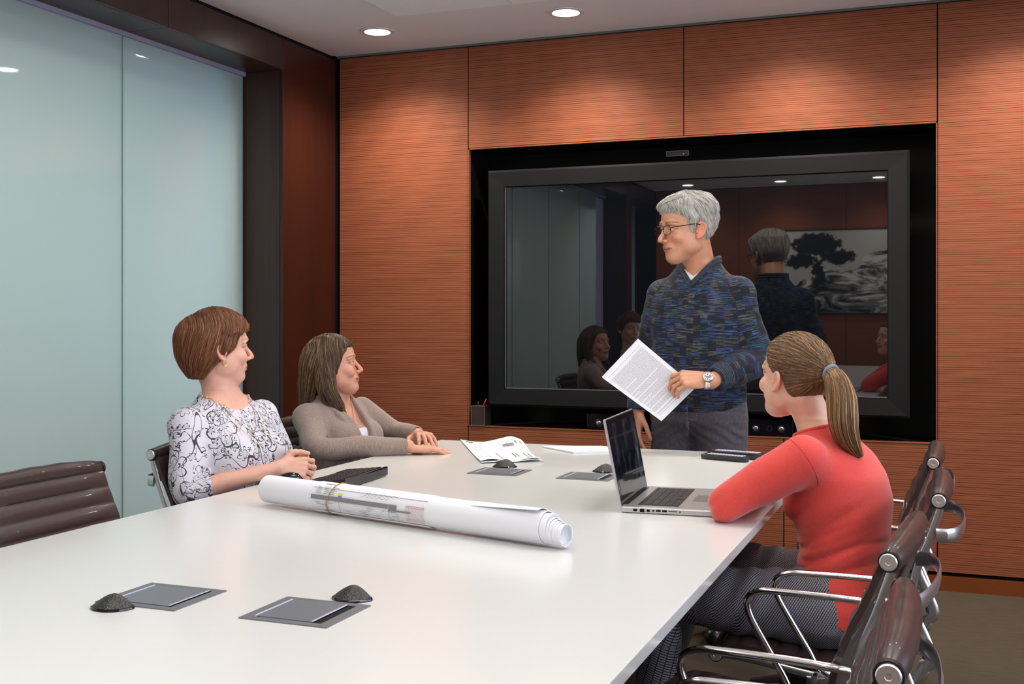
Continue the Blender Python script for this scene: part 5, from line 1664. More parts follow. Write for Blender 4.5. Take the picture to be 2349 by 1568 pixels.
SK_M = s2l(208, 150, 118); SK_1 = s2l(222, 170, 148); SK_2 = s2l(206, 150, 124); SK_G = s2l(232, 184, 158)

def col_var(base, n, seed, amt=0.25, alt=None, altf=0.2):
    rs = np.random.RandomState(seed)
    c = np.array(base[:3])[None] * (1 + amt * rs.normal(size=(n, 1)).clip(-2, 2))
    if alt is not None:
        m = rs.uniform(size=n) < altf
        c[m] = np.array(alt[:3])[None] * (1 + 0.15 * rs.normal(size=(m.sum(), 1)))
    return c.clip(0.001, 1)

# ================================================================== the standing man
def man():
    org = (-0.935, 4.47, 0.0)
    root = thing('person', org, 0, 'standing grey-haired person in glasses and blue patchwork sweater holding printed sheets', 'person')
    fwd = nrm_(A_(-0.132, -0.992, 0)); side = np.cross(UP, fwd)
    TB = A_(-0.935, 4.47, 0)
    def W(u, v, z): return tuple(TB + side * u + fwd * v + UP * z)
    hc = A_(-0.972, 4.405, 1.588); hs = 1.10; HR = head_frame(-135.5, -3, 0)
    torso = [(0.80, 0, 0.150, 0.09, 0.10), (0.88, 0, 0.172, 0.115, 0.115), (0.98, 0, 0.168, 0.122, 0.10), (1.10, 0, 0.168, 0.125, 0.10), (1.22, 0, 0.176, 0.125, 0.11),
             (1.31, 0, 0.172, 0.105, 0.105), (1.365, -0.005, 0.145, 0.080, 0.090), (1.41, -0.008, 0.100, 0.062, 0.072), (1.45, -0.008, 0.066, 0.052, 0.058)]
    Lsh, Lel, Lwr = (-0.775, 4.455, 1.335), (-0.708, 4.435, 1.085), (-0.835, 4.225, 1.003)
    Rsh, Rel, Rwr = (-1.085, 4.50, 1.330), (-1.160, 4.520, 1.09), (-1.178, 4.455, 0.868)
    def arm(a, b, c, k=1.0, inf=0.0):
        m1 = tuple((A_(*a) + A_(*b)) / 2 + A_(0, 0, 0)); m2 = tuple(A_(*b) * 0.62 + A_(*c) * 0.38)
        return p_chain([a, m1, b, m2, c], [0.056 * k + inf, 0.048 * k + inf, 0.042 * k + inf, 0.041 * k + inf, 0.028 * k + inf * 0.9], 3)
    def legs(inf=0.0):
        o = []
        for s_ in (-1, 1):
            o.append(('U', 0.03, p_chain([W(0.090 * s_, 0, 0.84), W(0.098 * s_, 0.01, 0.64), W(0.10 * s_, 0.02, 0.47), W(0.105 * s_, -0.01, 0.30), W(0.105 * s_, -0.01, 0.10)], [0.092 + inf, 0.078 + inf, 0.058 + inf, 0.052 + inf, 0.040 + inf * 1.5], 3)))
        return o
    hd = p_local(head_ops(nose=1.25, smile=0.95, male=True, lid=0.6, chin=-0.005, old=True, lips=0.8), hc, HR, hs)
    ne = tuple(hc + HR @ A_(-0.030, 0, -0.05) * hs)
    neck = p_chain([W(0.0, -0.012, 1.39), W(0, -0.008, 1.44), ne], [0.068, 0.062, 0.064], 3)
    lf = nrm_(A_(-0.93, -0.28, 0.02)); 
    ld = nrm_(A_(0.16, -0.66, 0.74))
    hl = hand_ops((-0.842, 4.214, 1.008), lf, ld, -1, 1.10, curl=((32, 44, 20), (38, 44, 20), (42, 42, 20), (40, 40, 20)), spread=3, thumb=((0.7, 0.35, -0.7), (0.9, 0.1, -0.5), (0.95, 0.0, -0.2)))
    rd = nrm_(A_(*Rwr) - A_(*Rel))
    hr = hand_ops(tuple(A_(*Rwr) + rd * 0.015), (0.02, -0.10, -1), (-0.9, -0.4, 0.0), 1, 1.0, curl=((14, 20, 12), (18, 24, 14), (22, 26, 16), (26, 30, 18)), thumb=((0.75, 0.55, -0.35), (0.92, 0.2, -0.3), (0.95, 0.1, -0.3)))
    body = [('U', 0, p_loft(tuple(TB), fwd, torso)), ('U', 0.03, neck), ('U', 0.014, hd), ('U', 0.04, arm(Lsh, Lel, Lwr)), ('U', 0.04, arm(Rsh, Rel, Rwr))] + legs() + \
           [('U', 0.012, p_cone(Lwr, tuple(A_(-0.842, 4.214, 1.006)), 0.028, 0.026))] + [(m, max(k, 0.001), f) for (m, k, f) in hl] + hr
    hd_lo, hd_hi = hc - 0.16, hc + 0.15
    hl_lo, hl_hi = A_(-1.02, 4.05, 0.90), A_(-0.82, 4.28, 1.08)
    bcol = lambda V: head_colour(V, hc, HR, hs, SK_M, s2l(182, 112, 96), s2l(120, 92, 66), stubble=0.18, cheek=0.28, browamt=0.95)
    grow('body', body, MT['skin'], root, org, 0.010, [(hd_lo, hd_hi, 0.0024), (hl_lo, hl_hi, 0.0026)], attrs={'Col': bcol})
    eyeballs(root, hc, HR, hs, org, look=(1, 0.05, -0.12), iris=(0.08, 0.12, 0.16))
    # trousers
    hips = [(0.78, 0, 0.12, 0.08, 0.08), (0.83, 0, 0.180, 0.118, 0.122), (0.90, 0, 0.190, 0.128, 0.124), (0.96, 0, 0.186, 0.128, 0.118)]
    pw = waves(3, 9, 30, 75, 0.0018)
    def tdisp(P):
        q = P - TB; u = q @ side; v = q @ fwd; z = P[:, 2]
        fold = 0.0026 * np.exp(-((z - 0.79) / 0.04) ** 2) * np.sin(z * 150 + np.abs(u) * 95 + 1.2 * np.sin(u * 40)) * np.clip(v / 0.05, 0, 1)
        return pw(P) + fold
    tr = [('U', 0, p_loft(tuple(TB), fwd, hips))] + legs(0.016) + [('I', 0.003, p_half(W(0, 0, 0.945), (0, 0, 1)))]
    for s_ in (-1, 1):
        tr += [('S', 0.004, p_chain([W(0.070 * s_, 0.125, 0.925), W(0.100 * s_, 0.125, 0.893), W(0.155 * s_, 0.098, 0.876), W(0.185 * s_, 0.05, 0.876)], [0.0016] * 4, 3))]
    tr += [('U', 0.003, p_chain([W(0.004, 0.140, 0.90), W(0.004, 0.144, 0.82), W(-0.004, 0.125, 0.775)], [0.0045] * 3, 3))]
    tr += [('S', 0.006, p_chain([W(0, 0.150, 0.80), W(0, 0.13, 0.76), W(0, 0.10, 0.72)], [0.006, 0.010, 0.014], 3))]
    tro = grow('trousers', tr, M_trous, root, org, 0.0055, disp=tdisp)
    # stitched seams
    M_st = simple('seam_thread', s2l(122, 114, 124), 0.8)
    tfn = lambda P: run(tr, P) + tdisp(P)
    def stitch(pts, name='stitching'):
        Q = np.array([list(q) for q in catmull(pts, 14)]); Q, _ = surf_project(tfn, Q, 0.0006, 6)
        mb = MB()
        for i in range(0, len(Q) - 1, 2): mb.tube([Vector(Q[i]) - Vector(org), Vector(Q[i + 1]) - Vector(org)], 0.0012, 5)
        mb.build(name, M_st, tro)
    stitch([W(0.034, 0.14, 0.93), W(0.034, 0.14, 0.86), W(0.026, 0.14, 0.82), W(0.005, 0.14, 0.80)])
    stitch([W(-0.004, 0.14, 0.93), W(-0.004, 0.14, 0.80)])
    for s_ in (-1, 1):
        stitch([W(0.073 * s_, 0.13, 0.922), W(0.103 * s_, 0.13, 0.887), W(0.155 * s_, 0.1, 0.870), W(0.185 * s_, 0.05, 0.870)])
        shoe(root, org, W(0.105 * s_, -0.06, 0), W(0.125 * s_, 0.21, 0))
    # sweater
    st_ = [(0.872, 0, 0.184, 0.130, 0.124), (0.90, 0, 0.192, 0.138, 0.130), (0.95, 0, 0.200, 0.148, 0.130), (1.02, 0, 0.196, 0.146, 0.125), (1.12, 0, 0.190, 0.142, 0.122), (1.22, 0, 0.194, 0.140, 0.128),
           (1.31, 0, 0.188, 0.122, 0.122), (1.365, -0.004, 0.162, 0.098, 0.105), (1.41, -0.006, 0.122, 0.078, 0.088), (1.45, -0.008, 0.088, 0.066, 0.073), (1.50, -0.006, 0.080, 0.062, 0.068)]
    def sleeve(a, b, c, bag):
        a_, b_, c_ = A_(*a), A_(*b), A_(*c)
        return [a, tuple((a_ + b_) / 2), tuple(b_ + bag), tuple(b_ * 0.55 + c_ * 0.45 + bag), tuple(b_ * 0.2 + c_ * 0.8), c]
    LS = sleeve(Lsh, Lel, (-0.822, 4.243, 1.010), A_(0.006, 0, -0.006)); RS = sleeve(Rsh, Rel, Rwr, A_(0, 0, 0))
    fL = p_chain(LS, [0.066, 0.063, 0.064, 0.064, 0.050, 0.043], 3); fR = p_chain(RS, [0.066, 0.060, 0.056, 0.054, 0.050, 0.043], 3)
    zv = 1.378
    def zc(u, v): return min(1.482, zv + 1.22 * abs(u) + max(0.0, -v) * 3.0)
    def vcut(P):
        q = P - TB; u = q @ side; v = q @ fwd
        return (P[:, 2] - np.minimum(1.482, zv + 1.22 * np.abs(u) + np.maximum(0, -v) * 3.0)) / 1.5
    lt = p_loft(tuple(TB), fwd, st_)
    ldv = nrm_(A_(-0.822, 4.243, 1.010) - A_(*Lel)); e = A_(-0.822, 4.243, 1.010); e2 = A_(*Rwr)
    cL_ = [('S', 0.004, p_cyl(tuple(e + ldv * 0.004), tuple(e + ldv * 0.12), 0.075)), ('S', 0.003, p_cyl(tuple(e - ldv * 0.02), tuple(e + ldv * 0.12), 0.033))]
    cR_ = [('S', 0.004, p_cyl(tuple(e2 + rd * 0.006), tuple(e2 + rd * 0.12), 0.075)), ('S', 0.003, p_cyl(tuple(e2 - rd * 0.02), tuple(e2 + rd * 0.12), 0.033))]
    sw = [('U', 0, lt), ('U', 0.035, p_nest(fL, cL_)), ('U', 0.035, p_nest(fR, cR_)), ('I', 0.004, (vcut, A_(-9, -9, -9), A_(9, 9, 9))), ('I', 0.006, p_half((0, 0, 0.872), (0, 0, -1)))]
    # creases: elbow, forearm and hem
    for (a, b, r) in (((-0.80, 4.40, 1.13), (-0.715, 4.37, 1.02), 0.010), ((-0.785, 4.37, 1.09), (-0.725, 4.34, 1.00), 0.008)):
        sw.append(('U', 0.012, p_cone(a, b, r, r * 0.6)))
    wv = waves(11, 10, 14, 34, 0.0042, (1.0, 1.0, 1.0)); wv2 = waves(12, 8, 40, 80, 0.0013)
    def disp(P):
        z = P[:, 2]
        m = 0.5 + 1.0 * np.exp(-((z - 0.95) / 0.08) ** 2)
        q = P - TB; u = np.abs(q @ side)
        arm_f = 0.0010 * np.sin(P @ A_(30, 40, 130)) * np.clip((u - 0.19) / 0.03, 0, 1)
        return wv(P) * m + wv2(P) + arm_f
    swf = lambda P: run(sw, P) + disp(P)
    pca = lambda V: pattern_coords(V, fwd, W(0, 0, 0), [LS, RS], [fL[0], fR[0]], lt[0])
    so = grow('sweater', sw, M_knit, root, org, 0.0042, disp=disp, attrs={'pc': pca})
    sw0 = sw[:3]
    loop = smoothpts(neck_loop(lambda P: run(sw0, P) + disp(P), W(0, -0.004, 0), fwd, lambda u, v: zc(u, v) - 0.004, 64, 0.02, 0.16), 1)
    curve_tube('neck_rib', loop, 0.0070, M_rib, so, org, 10, True, sx=1.0, sy=0.75)
    loop2 = smoothpts(neck_loop(lambda P: run(sw0, P) + disp(P), W(0, -0.004, 0), fwd, lambda u, v: zc(u, v) - 0.018, 64, 0.02, 0.17), 1)
    curve_tube('neck_rib', loop2, 0.0052, M_rib, so, org, 10, True)
    # ribbed cuffs and hem as ring bands
    for (e_, d_, rr_) in ((e, ldv, 0.0435), (e2, rd, 0.0435)):
        s1 = nrm_(np.cross(d_, UP + 0.01)); s2 = np.cross(d_, s1)
        for k in range(6):
            c_ = e_ - d_ * (0.002 + 0.0085 * k)
            curve_tube('cuff_rib', [tuple(c_ + (s1 * math.cos(2 * PI * j / 28) + s2 * math.sin(2 * PI * j / 28)) * (rr_ + 0.0010 * k)) for j in range(28)], 0.0044, M_rib, so, org, 8, True)
    # undershirt
    us = [('U', 0, p_loft(tuple(TB), fwd, torso, 0.012)), ('I', 0.002, p_half((0, 0, 1.30), (0, 0, -1))), ('I', 0.002, (lambda P: (P[:, 2] - (1.402 + 0.75 * np.abs((P - TB) @ side) + np.minimum(0, ((P - TB) @ fwd)) * 3)) / 1.3, A_(-9, -9, -9), A_(9, 9, 9)))]
    grow('undershirt', us, M_white, root, org, 0.006)
    # hair -------------------------------------------------------------
    def zline(x): return np.interp(x, [-0.13, -0.085, -0.055, -0.036, -0.026, -0.012, 0.004, 0.014, 0.022, 0.032, 0.045, 0.060, 0.078, 0.12], [-0.086, -0.088, -0.080, -0.040, 0.000, 0.022, 0.010, -0.020, -0.022, 0.020, 0.036, 0.050, 0.060, 0.060])
    def hair(P):
        x, y_, z = P[:, 0], P[:, 1], P[:, 2]
        t = np.clip((z - zline(x)) / 0.030, -0.4, 1)
        T = 0.009 * t + 0.012 * np.clip((z - 0.05) / 0.04, 0, 1) * np.clip((0.11 - x) / 0.10, 0, 1) + 0.011 * np.clip((-x - 0.03) / 0.05, 0, 1) * np.clip((z + 0.05) / 0.06, 0, 1)
        fr = 0.014 * np.exp(-((x - 0.072) / 0.026) ** 2 - ((z - 0.082) / 0.022) ** 2)
        return cran(P) - T - fr + 0.0010 * np.sin(x * 190 + 2.5 * np.sin(z * 50) + y_ * 40) * np.clip(t, 0, 1)
    reg = lambda P: (P[:, 2] > zline(P[:, 0]) + 0.002)
    S1 = seeds(hair, 6800, reg, 5)
    rnd = np.random.RandomState(77).uniform(-0.004, 0.014, len(S1))
    def fld(P):
        x, y_, z = P[:, 0], P[:, 1], P[:, 2]
        d = np.zeros_like(P)
        d[:, 2] = -1.0; d[:, 0] = -0.30
        top = np.clip((z - 0.06) / 0.03, 0, 1)
        d[:, 1] += -0.8 * top * np.sign(0.012 - y_)
        d[:, 0] += np.where(x > 0.02, 0.75 * top, -0.5 * top)
        return d
    rs = np.random.RandomState(1)
    g1 = flow(hair, S1, fld, 9, rs.uniform(0.003, 0.006, len(S1)), 0.0008, lambda Q: Q[:, 2] < zline(Q[:, 0]) + rnd)
    g1 += rs.normal(size=(len(S1), 1, 3)) * 0.0011 * np.linspace(0.1, 1.5, 10)[None, :, None]
    c1 = col_var(s2l(206, 202, 196), len(S1), 2, 0.15, s2l(146, 134, 118), 0.2)
    # swept fringe: locks falling forward and curling to the side
    nf = 420
    F0 = np.stack([rs.uniform(0.030, 0.080, nf), rs.uniform(-0.050, 0.055, nf), np.full(nf, 0.12)], 1); F0, _ = surf_project(hair, F0, 0.001, 7)
    g2 = flow(hair, F0, lambda P: np.stack([0.9 - 9 * np.maximum(0, P[:, 0] - 0.06), -0.25 - 0.9 * (P[:, 0] > 0.06), -0.5 + 0 * P[:, 0]], 1), 9, 0.0052, 0.0015)
    g2[:, :, 2] += (np.sin(np.linspace(0, PI, 10)) * 0.0035)[None]; g2 += rs.normal(size=(nf, 1, 3)) * 0.0010
    g2[:, 6:, 0] += (np.linspace(0, 0.006, 4))[None]
    c2 = col_var(s2l(218, 214, 206), nf, 3, 0.12, s2l(150, 138, 122), 0.15)
    hair_object('hair', root, org, hc, HR, hs, hair, MT['hair'], (-0.14, -0.12, -0.11), (0.13, 0.12, 0.16), [(g1, 0.0007, c1), (g2, 0.0008, c2)], s2l(176, 171, 163)[:3], h=0.0036)
    # glasses ------------------------------------------------------------
    gl = bpy.data.objects.new('glasses', None); gl.empty_display_size = 0.02; link(gl, root)
    H = lambda x, y_, z: tuple(hc + HR @ A_(x, y_, z) * hs - A_(*org))
    M_fr = simple('dark_metal_frame', s2l(40, 34, 32), 0.3, 0.8)
    M_ln = glass_mat('spectacle_lens', ior=1.12)
    zg = -0.004
    for s_ in (-1, 1):
        L_ = [H(0.100 - 0.10 * abs(math.cos(a) * 0.0225 + 0.033) ** 1.0 * 0.9 * 0.35 / 0.35 * 0.35, s_ * (0.033 + 0.0235 * math.copysign(abs(math.cos(a)) ** 0.8, math.cos(a))), zg + 0.0165 * math.copysign(abs(math.sin(a)) ** 0.8, math.sin(a))) for a in [2 * PI * k / 32 for k in range(32)]]
        MB().tube(L_, 0.0010, 6, True).build('rim', M_fr, gl)
        MB().tube(L_[1:16], 0.0017, 6).build('brow_bar', M_fr, gl)
        MB().add([Vector(q) for q in L_] , [tuple(range(32))]).build('lens', M_ln, gl, False)
        MB().tube(catmull([H(0.094, s_ * 0.056, zg + 0.008), H(0.088, s_ * 0.064, zg + 0.010), H(0.05, s_ * 0.076, zg + 0.014), H(0.01, s_ * 0.081, zg + 0.018), H(-0.008, s_ * 0.081, zg + 0.014)], 4), 0.0019, 6).build('temple', M_fr, gl)
        MB().tube([H(0.095, s_ * 0.011, zg - 0.002), H(0.094, s_ * 0.010, zg - 0.010)], 0.0022, 6).build('nose_pad', simple('clear_pad', s2l(200, 180, 165), 0.2), gl)
    MB().tube(catmull([H(0.0965, -0.010, zg + 0.004), H(0.1025, 0, zg + 0.007), H(0.0965, 0.010, zg + 0.004)], 5), 0.0013, 6).build('bridge', M_fr, gl)
    # watch and ring
    wc = A_(-0.848, 4.207, 1.004)
    wt = bpy.data.objects.new('wristwatch', None); wt.empty_display_size = 0.02; link(wt, root)
    X = lf; Z = nrm_(A_(0.16, -0.86, 0.50) - X * (A_(0.16, -0.86, 0.50) @ X)); Y = np.cross(Z, X)
    Mw = Matrix([[Y[0], Z[0], X[0], wc[0] - org[0]], [Y[1], Z[1], X[1], wc[1] - org[1]], [Y[2], Z[2], X[2], wc[2] - org[2]], [0, 0, 0, 1]])
    for k in range(22):
        a = 2 * PI * k / 22
        if abs(math.sin(a) - 1) < 0.12: continue
        MB().box(-0.0046, 0.0046, -0.0018, 0.0018, -0.009, 0.009, Mw @ Matrix.Rotation(a - PI / 2, 4, 'Z') @ Matrix.Translation((0, 0.0325, 0)), b=0.0012).build('bracelet_link', M_silv, wt)
    Mc = Mw @ Matrix.Translation((0, 0.030, 0)) @ Matrix.Rotation(-PI / 2, 4, 'X')
    MB().lathe([(0, 0), (0.0195, 0), (0.0205, 0.004), (0.0190, 0.0085), (0.0165, 0.0090), (0.0160, 0.008), (0, 0.008)], 32, Mc).build('watch_case', M_silv, wt)
    MB().lathe([(0, 0.0081), (0.0158, 0.0081), (0.0158, 0.0084), (0, 0.0084)], 32, Mc).build('dial', MT['gloss'], wt)
    ix = MB()
    for k in range(12): ix.box(-0.0011, 0.0011, 0.0105, 0.0142, 0.0085, 0.0092, Mc @ Matrix.Rotation(k * PI / 6, 4, 'Z'))
    ix.box(-0.0007, 0.0007, 0, 0.009, 0.0088, 0.0094, Mc @ Matrix.Rotation(1.0, 4, 'Z')); ix.box(-0.0006, 0.0006, 0, 0.012, 0.0088, 0.0094, Mc @ Matrix.Rotation(2.6, 4, 'Z'))
    ix.build('markers', M_silv, wt)
    # ring on the third finger
    Xh, Zh = lf, nrm_(ld - lf * (ld @ lf)); Yh = np.cross(Zh, Xh) * -1
    a = math.radians(42); fd = Xh * math.cos(a) - Zh * math.sin(a)
    rc = A_(-0.842, 4.214, 1.008) + (Xh * 0.084 + Yh * -0.010 + Zh * 0.001 + fd * 0.020) * 1.1
    s1 = Yh; s2 = np.cross(fd, s1)
    curve_tube('wedding_ring', [tuple(rc + (s1 * math.cos(2 * PI * j / 20) + s2 * math.sin(2 * PI * j / 20)) * 0.0108) for j in range(20)], 0.0018, M_gold, root, org, 6, True, sx=1.0, sy=1.0)
    return root
man()

# ================================================================== seated people
def trunk(h):
    return [('U', 0, h)]

def arm_chain(a, b, c, r=(0.046, 0.041, 0.036, 0.036, 0.024), inf=0.0):
    A, Bp, Cc = A_(*a), A_(*b), A_(*c)
    return p_chain([a, tuple((A + Bp) / 2), b, tuple(Bp * 0.62 + Cc * 0.38), c], [q + inf for q in r], 3)

def leg_chain(h, k, a, inf=0.0, s=1.0):
    A, Bp, Cc = A_(*h), A_(*k), A_(*a)
    return p_chain([h, tuple((A + Bp) / 2), k, tuple(Bp * 0.65 + Cc * 0.35), a], [0.088 * s + inf, 0.078 * s + inf, 0.056 * s + inf, 0.052 * s + inf, 0.033 * s + inf], 3)

def cuff_cut(e, d, r_out=0.075, r_in=0.034):
    e, d = A_(*e), nrm_(d)
    return [('S', 0.003, p_cyl(tuple(e), tuple(e + d * 0.16), r_out)), ('S', 0.002, p_cyl(tuple(e - d * 0.015), tuple(e + d * 0.16), r_in))]

def legs_and_shoes(root, org, legs, mat, hips, s=1.0, attrs=True, hem=None, extra=(), disp=None, h=0.008, shoec='plastic'):
    L = [leg_chain(*l, inf=0.010, s=s) for l in legs]
    ops = [('U', 0, hips)] + [('U', 0.03, l) for l in L] + list(extra)
    for l in legs:
        K, An = A_(*l[1]), A_(*l[2]); d = nrm_(An - K)
        ops += [('S', 0.003, p_cyl(tuple(An - d * (hem or 0.03)), tuple(An + d * 0.2), 0.08))]
    cen = [[l[0], tuple((A_(*l[0]) + A_(*l[1])) / 2), l[1], l[2]] for l in legs]
    pca = lambda V: pattern_coords(V, (0, 1, 0), org, cen, [x[0] for x in L], hips[0])
    return grow('trousers', ops, mat, root, org, h, disp=disp, attrs={'pc': pca} if attrs else None)

# ------------------------------------------------------------------ woman in the floral blouse
def floral_woman():
    org = (-2.06, 3.0, 0.0)
    root = thing('person', org, 0, 'seated person with short auburn bob and black-and-white floral blouse, hands clasped on the table', 'person')
    TB = A_(-2.06, 3.0, 0)
    az = math.radians(-11); fwd, side = frame_of(az)
    W = lambda u, v, z: tuple(TB + side * u + fwd * v + UP * z)
    hs = 0.99; HR = head_frame(51, 2, 3); hc = A_(-2.163, 3.0, 1.149)
    tt_ = [(0.455, 0.03, 0.150, 0.10, 0.10), (0.52, 0.03, 0.178, 0.115, 0.115), (0.62, 0.015, 0.158, 0.110, 0.095), (0.70, 0.0, 0.145, 0.112, 0.088), (0.78, -0.025, 0.150, 0.112, 0.095), (0.84, -0.045, 0.155, 0.098, 0.098),
           (0.905, -0.068, 0.155, 0.080, 0.096), (0.95, -0.085, 0.132, 0.060, 0.080), (0.985, -0.098, 0.090, 0.048, 0.062), (1.012, -0.105, 0.054, 0.043, 0.050)]
    torso = p_loft(tuple(TB), fwd, tt_)
    Rs, Re, Rw = W(-0.158, -0.088, 0.915), W(-0.222, -0.012, 0.725), (-1.908, 2.952, 0.783)
    Ls, Le, Lw = W(0.158, -0.088, 0.915), W(0.205, -0.010, 0.705), (-1.915, 3.105, 0.785)
    bust = [('U', 0.03, p_ell(W(0.070, 0.018, 0.818), (0.066, 0.060, 0.062))), ('U', 0.03, p_ell(W(-0.072, 0.018, 0.818), (0.068, 0.062, 0.062)))]
    fr_ = (0.046, 0.040, 0.034, 0.030, 0.022)
    ra, la = arm_chain(Rs, Re, Rw, fr_), arm_chain(Ls, Le, Lw, fr_)
    neck = p_chain([W(0, -0.100, 0.95), W(0, -0.102, 1.0), tuple(hc + HR @ A_(-0.032, 0, -0.045) * hs)], [0.052, 0.049, 0.052], 3)
    hr = hand_ops(Rw, (0.78, 0.60, -0.02), (0.40, -0.80, 0.42), 1, 0.90, curl=((38, 46, 30), (42, 50, 30), (46, 50, 30), (48, 50, 30)), thumb=((0.55, 0.72, 0.15), (0.92, 0.05, -0.10), (0.95, -0.15, -0.2)))
    hl = hand_ops(Lw, (0.62, -0.66, 0.04), (0.62, 0.62, 0.35), -1, 0.90, curl=((62, 70, 28), (64, 72, 28), (66, 72, 28), (64, 70, 28)), thumb=((0.65, 0.5, -0.2), (0.9, 0.1, -0.35), (0.9, 0.0, -0.45)), spread=5)
    legs = [(W(-0.09, 0.05, 0.535), W(-0.10, 0.45, 0.53), W(-0.10, 0.42, 0.09)), (W(0.09, 0.05, 0.535), W(0.10, 0.45, 0.53), W(0.10, 0.42, 0.09))]
    body = [('U', 0, torso)] + bust + [('U', 0.025, neck), ('U', 0.012, p_local(head_ops(smile=0.75, nose=0.7, lid=0.7), hc, HR, hs)), ('U', 0.012, ra), ('U', 0.012, la)] + [('U', 0.03, leg_chain(*l)) for l in legs] + hr + hl
    bcol = lambda V: head_colour(V, hc, HR, hs, SK_1, s2l(196, 110, 108), s2l(120, 80, 60), cheek=0.45, browamt=0.6)
    grow('body', body, MT['skin'], root, org, 0.010, [(hc - 0.15, hc + 0.15, 0.0024), (A_(-1.95, 2.93, 0.74), A_(-1.80, 3.13, 0.86), 0.0024)], attrs={'Col': bcol})
    eyeballs(root, hc, HR, hs, org, look=(1, 0.02, 0.05), iris=(0.08, 0.12, 0.10))
    hips = p_loft(tuple(TB), fwd, [(0.458, 0.03, 0.15, 0.10, 0.10), (0.50, 0.03, 0.188, 0.125, 0.122), (0.60, 0.018, 0.174, 0.12, 0.108), (0.66, 0.01, 0.163, 0.115, 0.102)])
    legs_and_shoes(root, org, legs, M_navy, hips, attrs=False, h=0.012)
    for l in legs: shoe(root, org, tuple(A_(l[2][0], l[2][1], 0) - fwd * 0.05), tuple(A_(l[2][0], l[2][1], 0) + fwd * 0.18), 0.85)
    # blouse
    tb_ = [(0.60, 0.018, 0.170, 0.120, 0.106)] + [(z, c, w_ + 0.007, f + 0.008, b + 0.010) for (z, c, w_, f, b) in tt_[3:]]
    lt = p_loft(tuple(TB), fwd, tb_)
    se = A_(*Re) * 0.74 + A_(*Rw) * 0.26; sd_ = nrm_(A_(*Rw) - A_(*Re)); se2 = A_(*Le) * 0.74 + A_(*Lw) * 0.26; sd2 = nrm_(A_(*Lw) - A_(*Le))
    RS = [Rs, tuple((A_(*Rs) + A_(*Re)) / 2), Re, tuple(se)]; LS = [Ls, tuple((A_(*Ls) + A_(*Le)) / 2), Le, tuple(se2)]
    fR, fL = p_chain(RS, [0.055, 0.052, 0.049, 0.046], 4), p_chain(LS, [0.055, 0.052, 0.049, 0.046], 4)
    cut = lambda P: (P[:, 2] - (0.952 + np.minimum(5.5 * ((P - TB) @ side) ** 2, 0.05) + np.maximum(0, -((P - TB) @ fwd) - 0.10) * 0.9)) / 1.2
    bl = [('U', 0, lt), ('U', 0.03, p_ell(W(0.072, 0.018, 0.816), (0.076, 0.070, 0.070))), ('U', 0.04, p_ell(W(-0.074, 0.020, 0.816), (0.077, 0.072, 0.070))), ('U', 0.025, p_nest(fR, cuff_cut(se, sd_, 0.07, 0.036))), ('U', 0.025, p_nest(fL, cuff_cut(se2, sd2, 0.07, 0.036)))]
    bl0 = list(bl)
    bl += [('I', 0.003, (cut, A_(-9, -9, -9), A_(9, 9, 9)))]
    for (a, b, r) in ((W(-0.15, 0.00, 0.86), W(-0.075, 0.06, 0.80), 0.006), (W(-0.165, -0.03, 0.80), W(-0.12, 0.03, 0.75), 0.006), (W(-0.14, -0.01, 0.72), W(-0.06, 0.085, 0.70), 0.006)):
        bl.append(('U', 0.012, p_cone(a, b, r, r * 0.5)))
    wv = waves(21, 9, 22, 60, 0.0022)
    pca = lambda V: pattern_coords(V, fwd, W(0, 0, 0), [RS, LS], [fR[0], fL[0]], lt[0], [(r[0], r[1]) for r in tt_])
    grow('blouse', bl, M_floral, root, org, 0.0045, disp=wv, attrs={'pc': pca})
    # necklace of pearls, hoop earring
    M_ch = simple('fine_gold_chain', (0.75, 0.55, 0.32, 1), 0.25, 1.0)
    def onskin(pts, off=0.003):
        fn = lambda P: np.minimum(run(body[:4], P, False), run(bl, P, False))
        Q = np.array([list(q) for q in catmull(pts, 8)]); Q, _ = surf_project(fn, Q, off, 6); return Q
    for q_, nm in ((onskin([W(-0.062, -0.135, 1.00), W(-0.066, -0.08, 0.975), W(-0.045, 0.00, 0.94), W(0.0, 0.05, 0.905), W(0.045, 0.0, 0.94), W(0.066, -0.08, 0.975), W(0.062, -0.135, 1.0)]), 0),
                  (onskin([W(-0.062, -0.130, 0.995), W(-0.070, -0.05, 0.955), W(-0.05, 0.03, 0.90), W(0.0, 0.09, 0.865), W(0.05, 0.03, 0.90), W(0.07, -0.05, 0.955), W(0.062, -0.13, 0.995)]), 1)):
        nk = curve_tube('necklace', [tuple(q) for q in q_], 0.0008, M_ch, root, org, 5)
        pm_ = MB().lathe([(0.0034 * math.sin(PI * k / 8), -0.0034 * math.cos(PI * k / 8)) for k in range(9)], 10).mesh('pearl'); pm_.materials.append(M_pearl)
        for i in range(3, len(q_), 4):
            o = bpy.data.objects.new('pearl', pm_); o.location = Vector(q_[i]) - Vector(org); link(o, nk)
    er = hc + HR @ A_(-0.002, -0.083, -0.046) * hs
    curve_tube('hoop_earring', [tuple(er + (HR @ A_(math.cos(a) * 0.85, 0.3 * math.cos(a), math.sin(a))) * 0.0082) for a in [2 * PI * k / 20 for k in range(20)]], 0.0016, M_gold, root, org, 6, True)
    fgr = A_(*Lw) + nrm_(A_(0.62, -0.66, 0.04)) * 0.09
    # hair: layered bob, part on the left side
    sk = skull_prim()[0]
    vol = [('U', 0, p_ell((-0.034, 0, 0.026), (0.104, 0.091, 0.089))), ('U', 0.02, p_ell((-0.052, 0, -0.020), (0.078, 0.084, 0.070))),
           ('U', 0.02, p_ell((0.026, 0, 0.062), (0.068, 0.074, 0.050))), ('U', 0.015, p_ell((-0.060, 0, -0.062), (0.046, 0.062, 0.044)))]
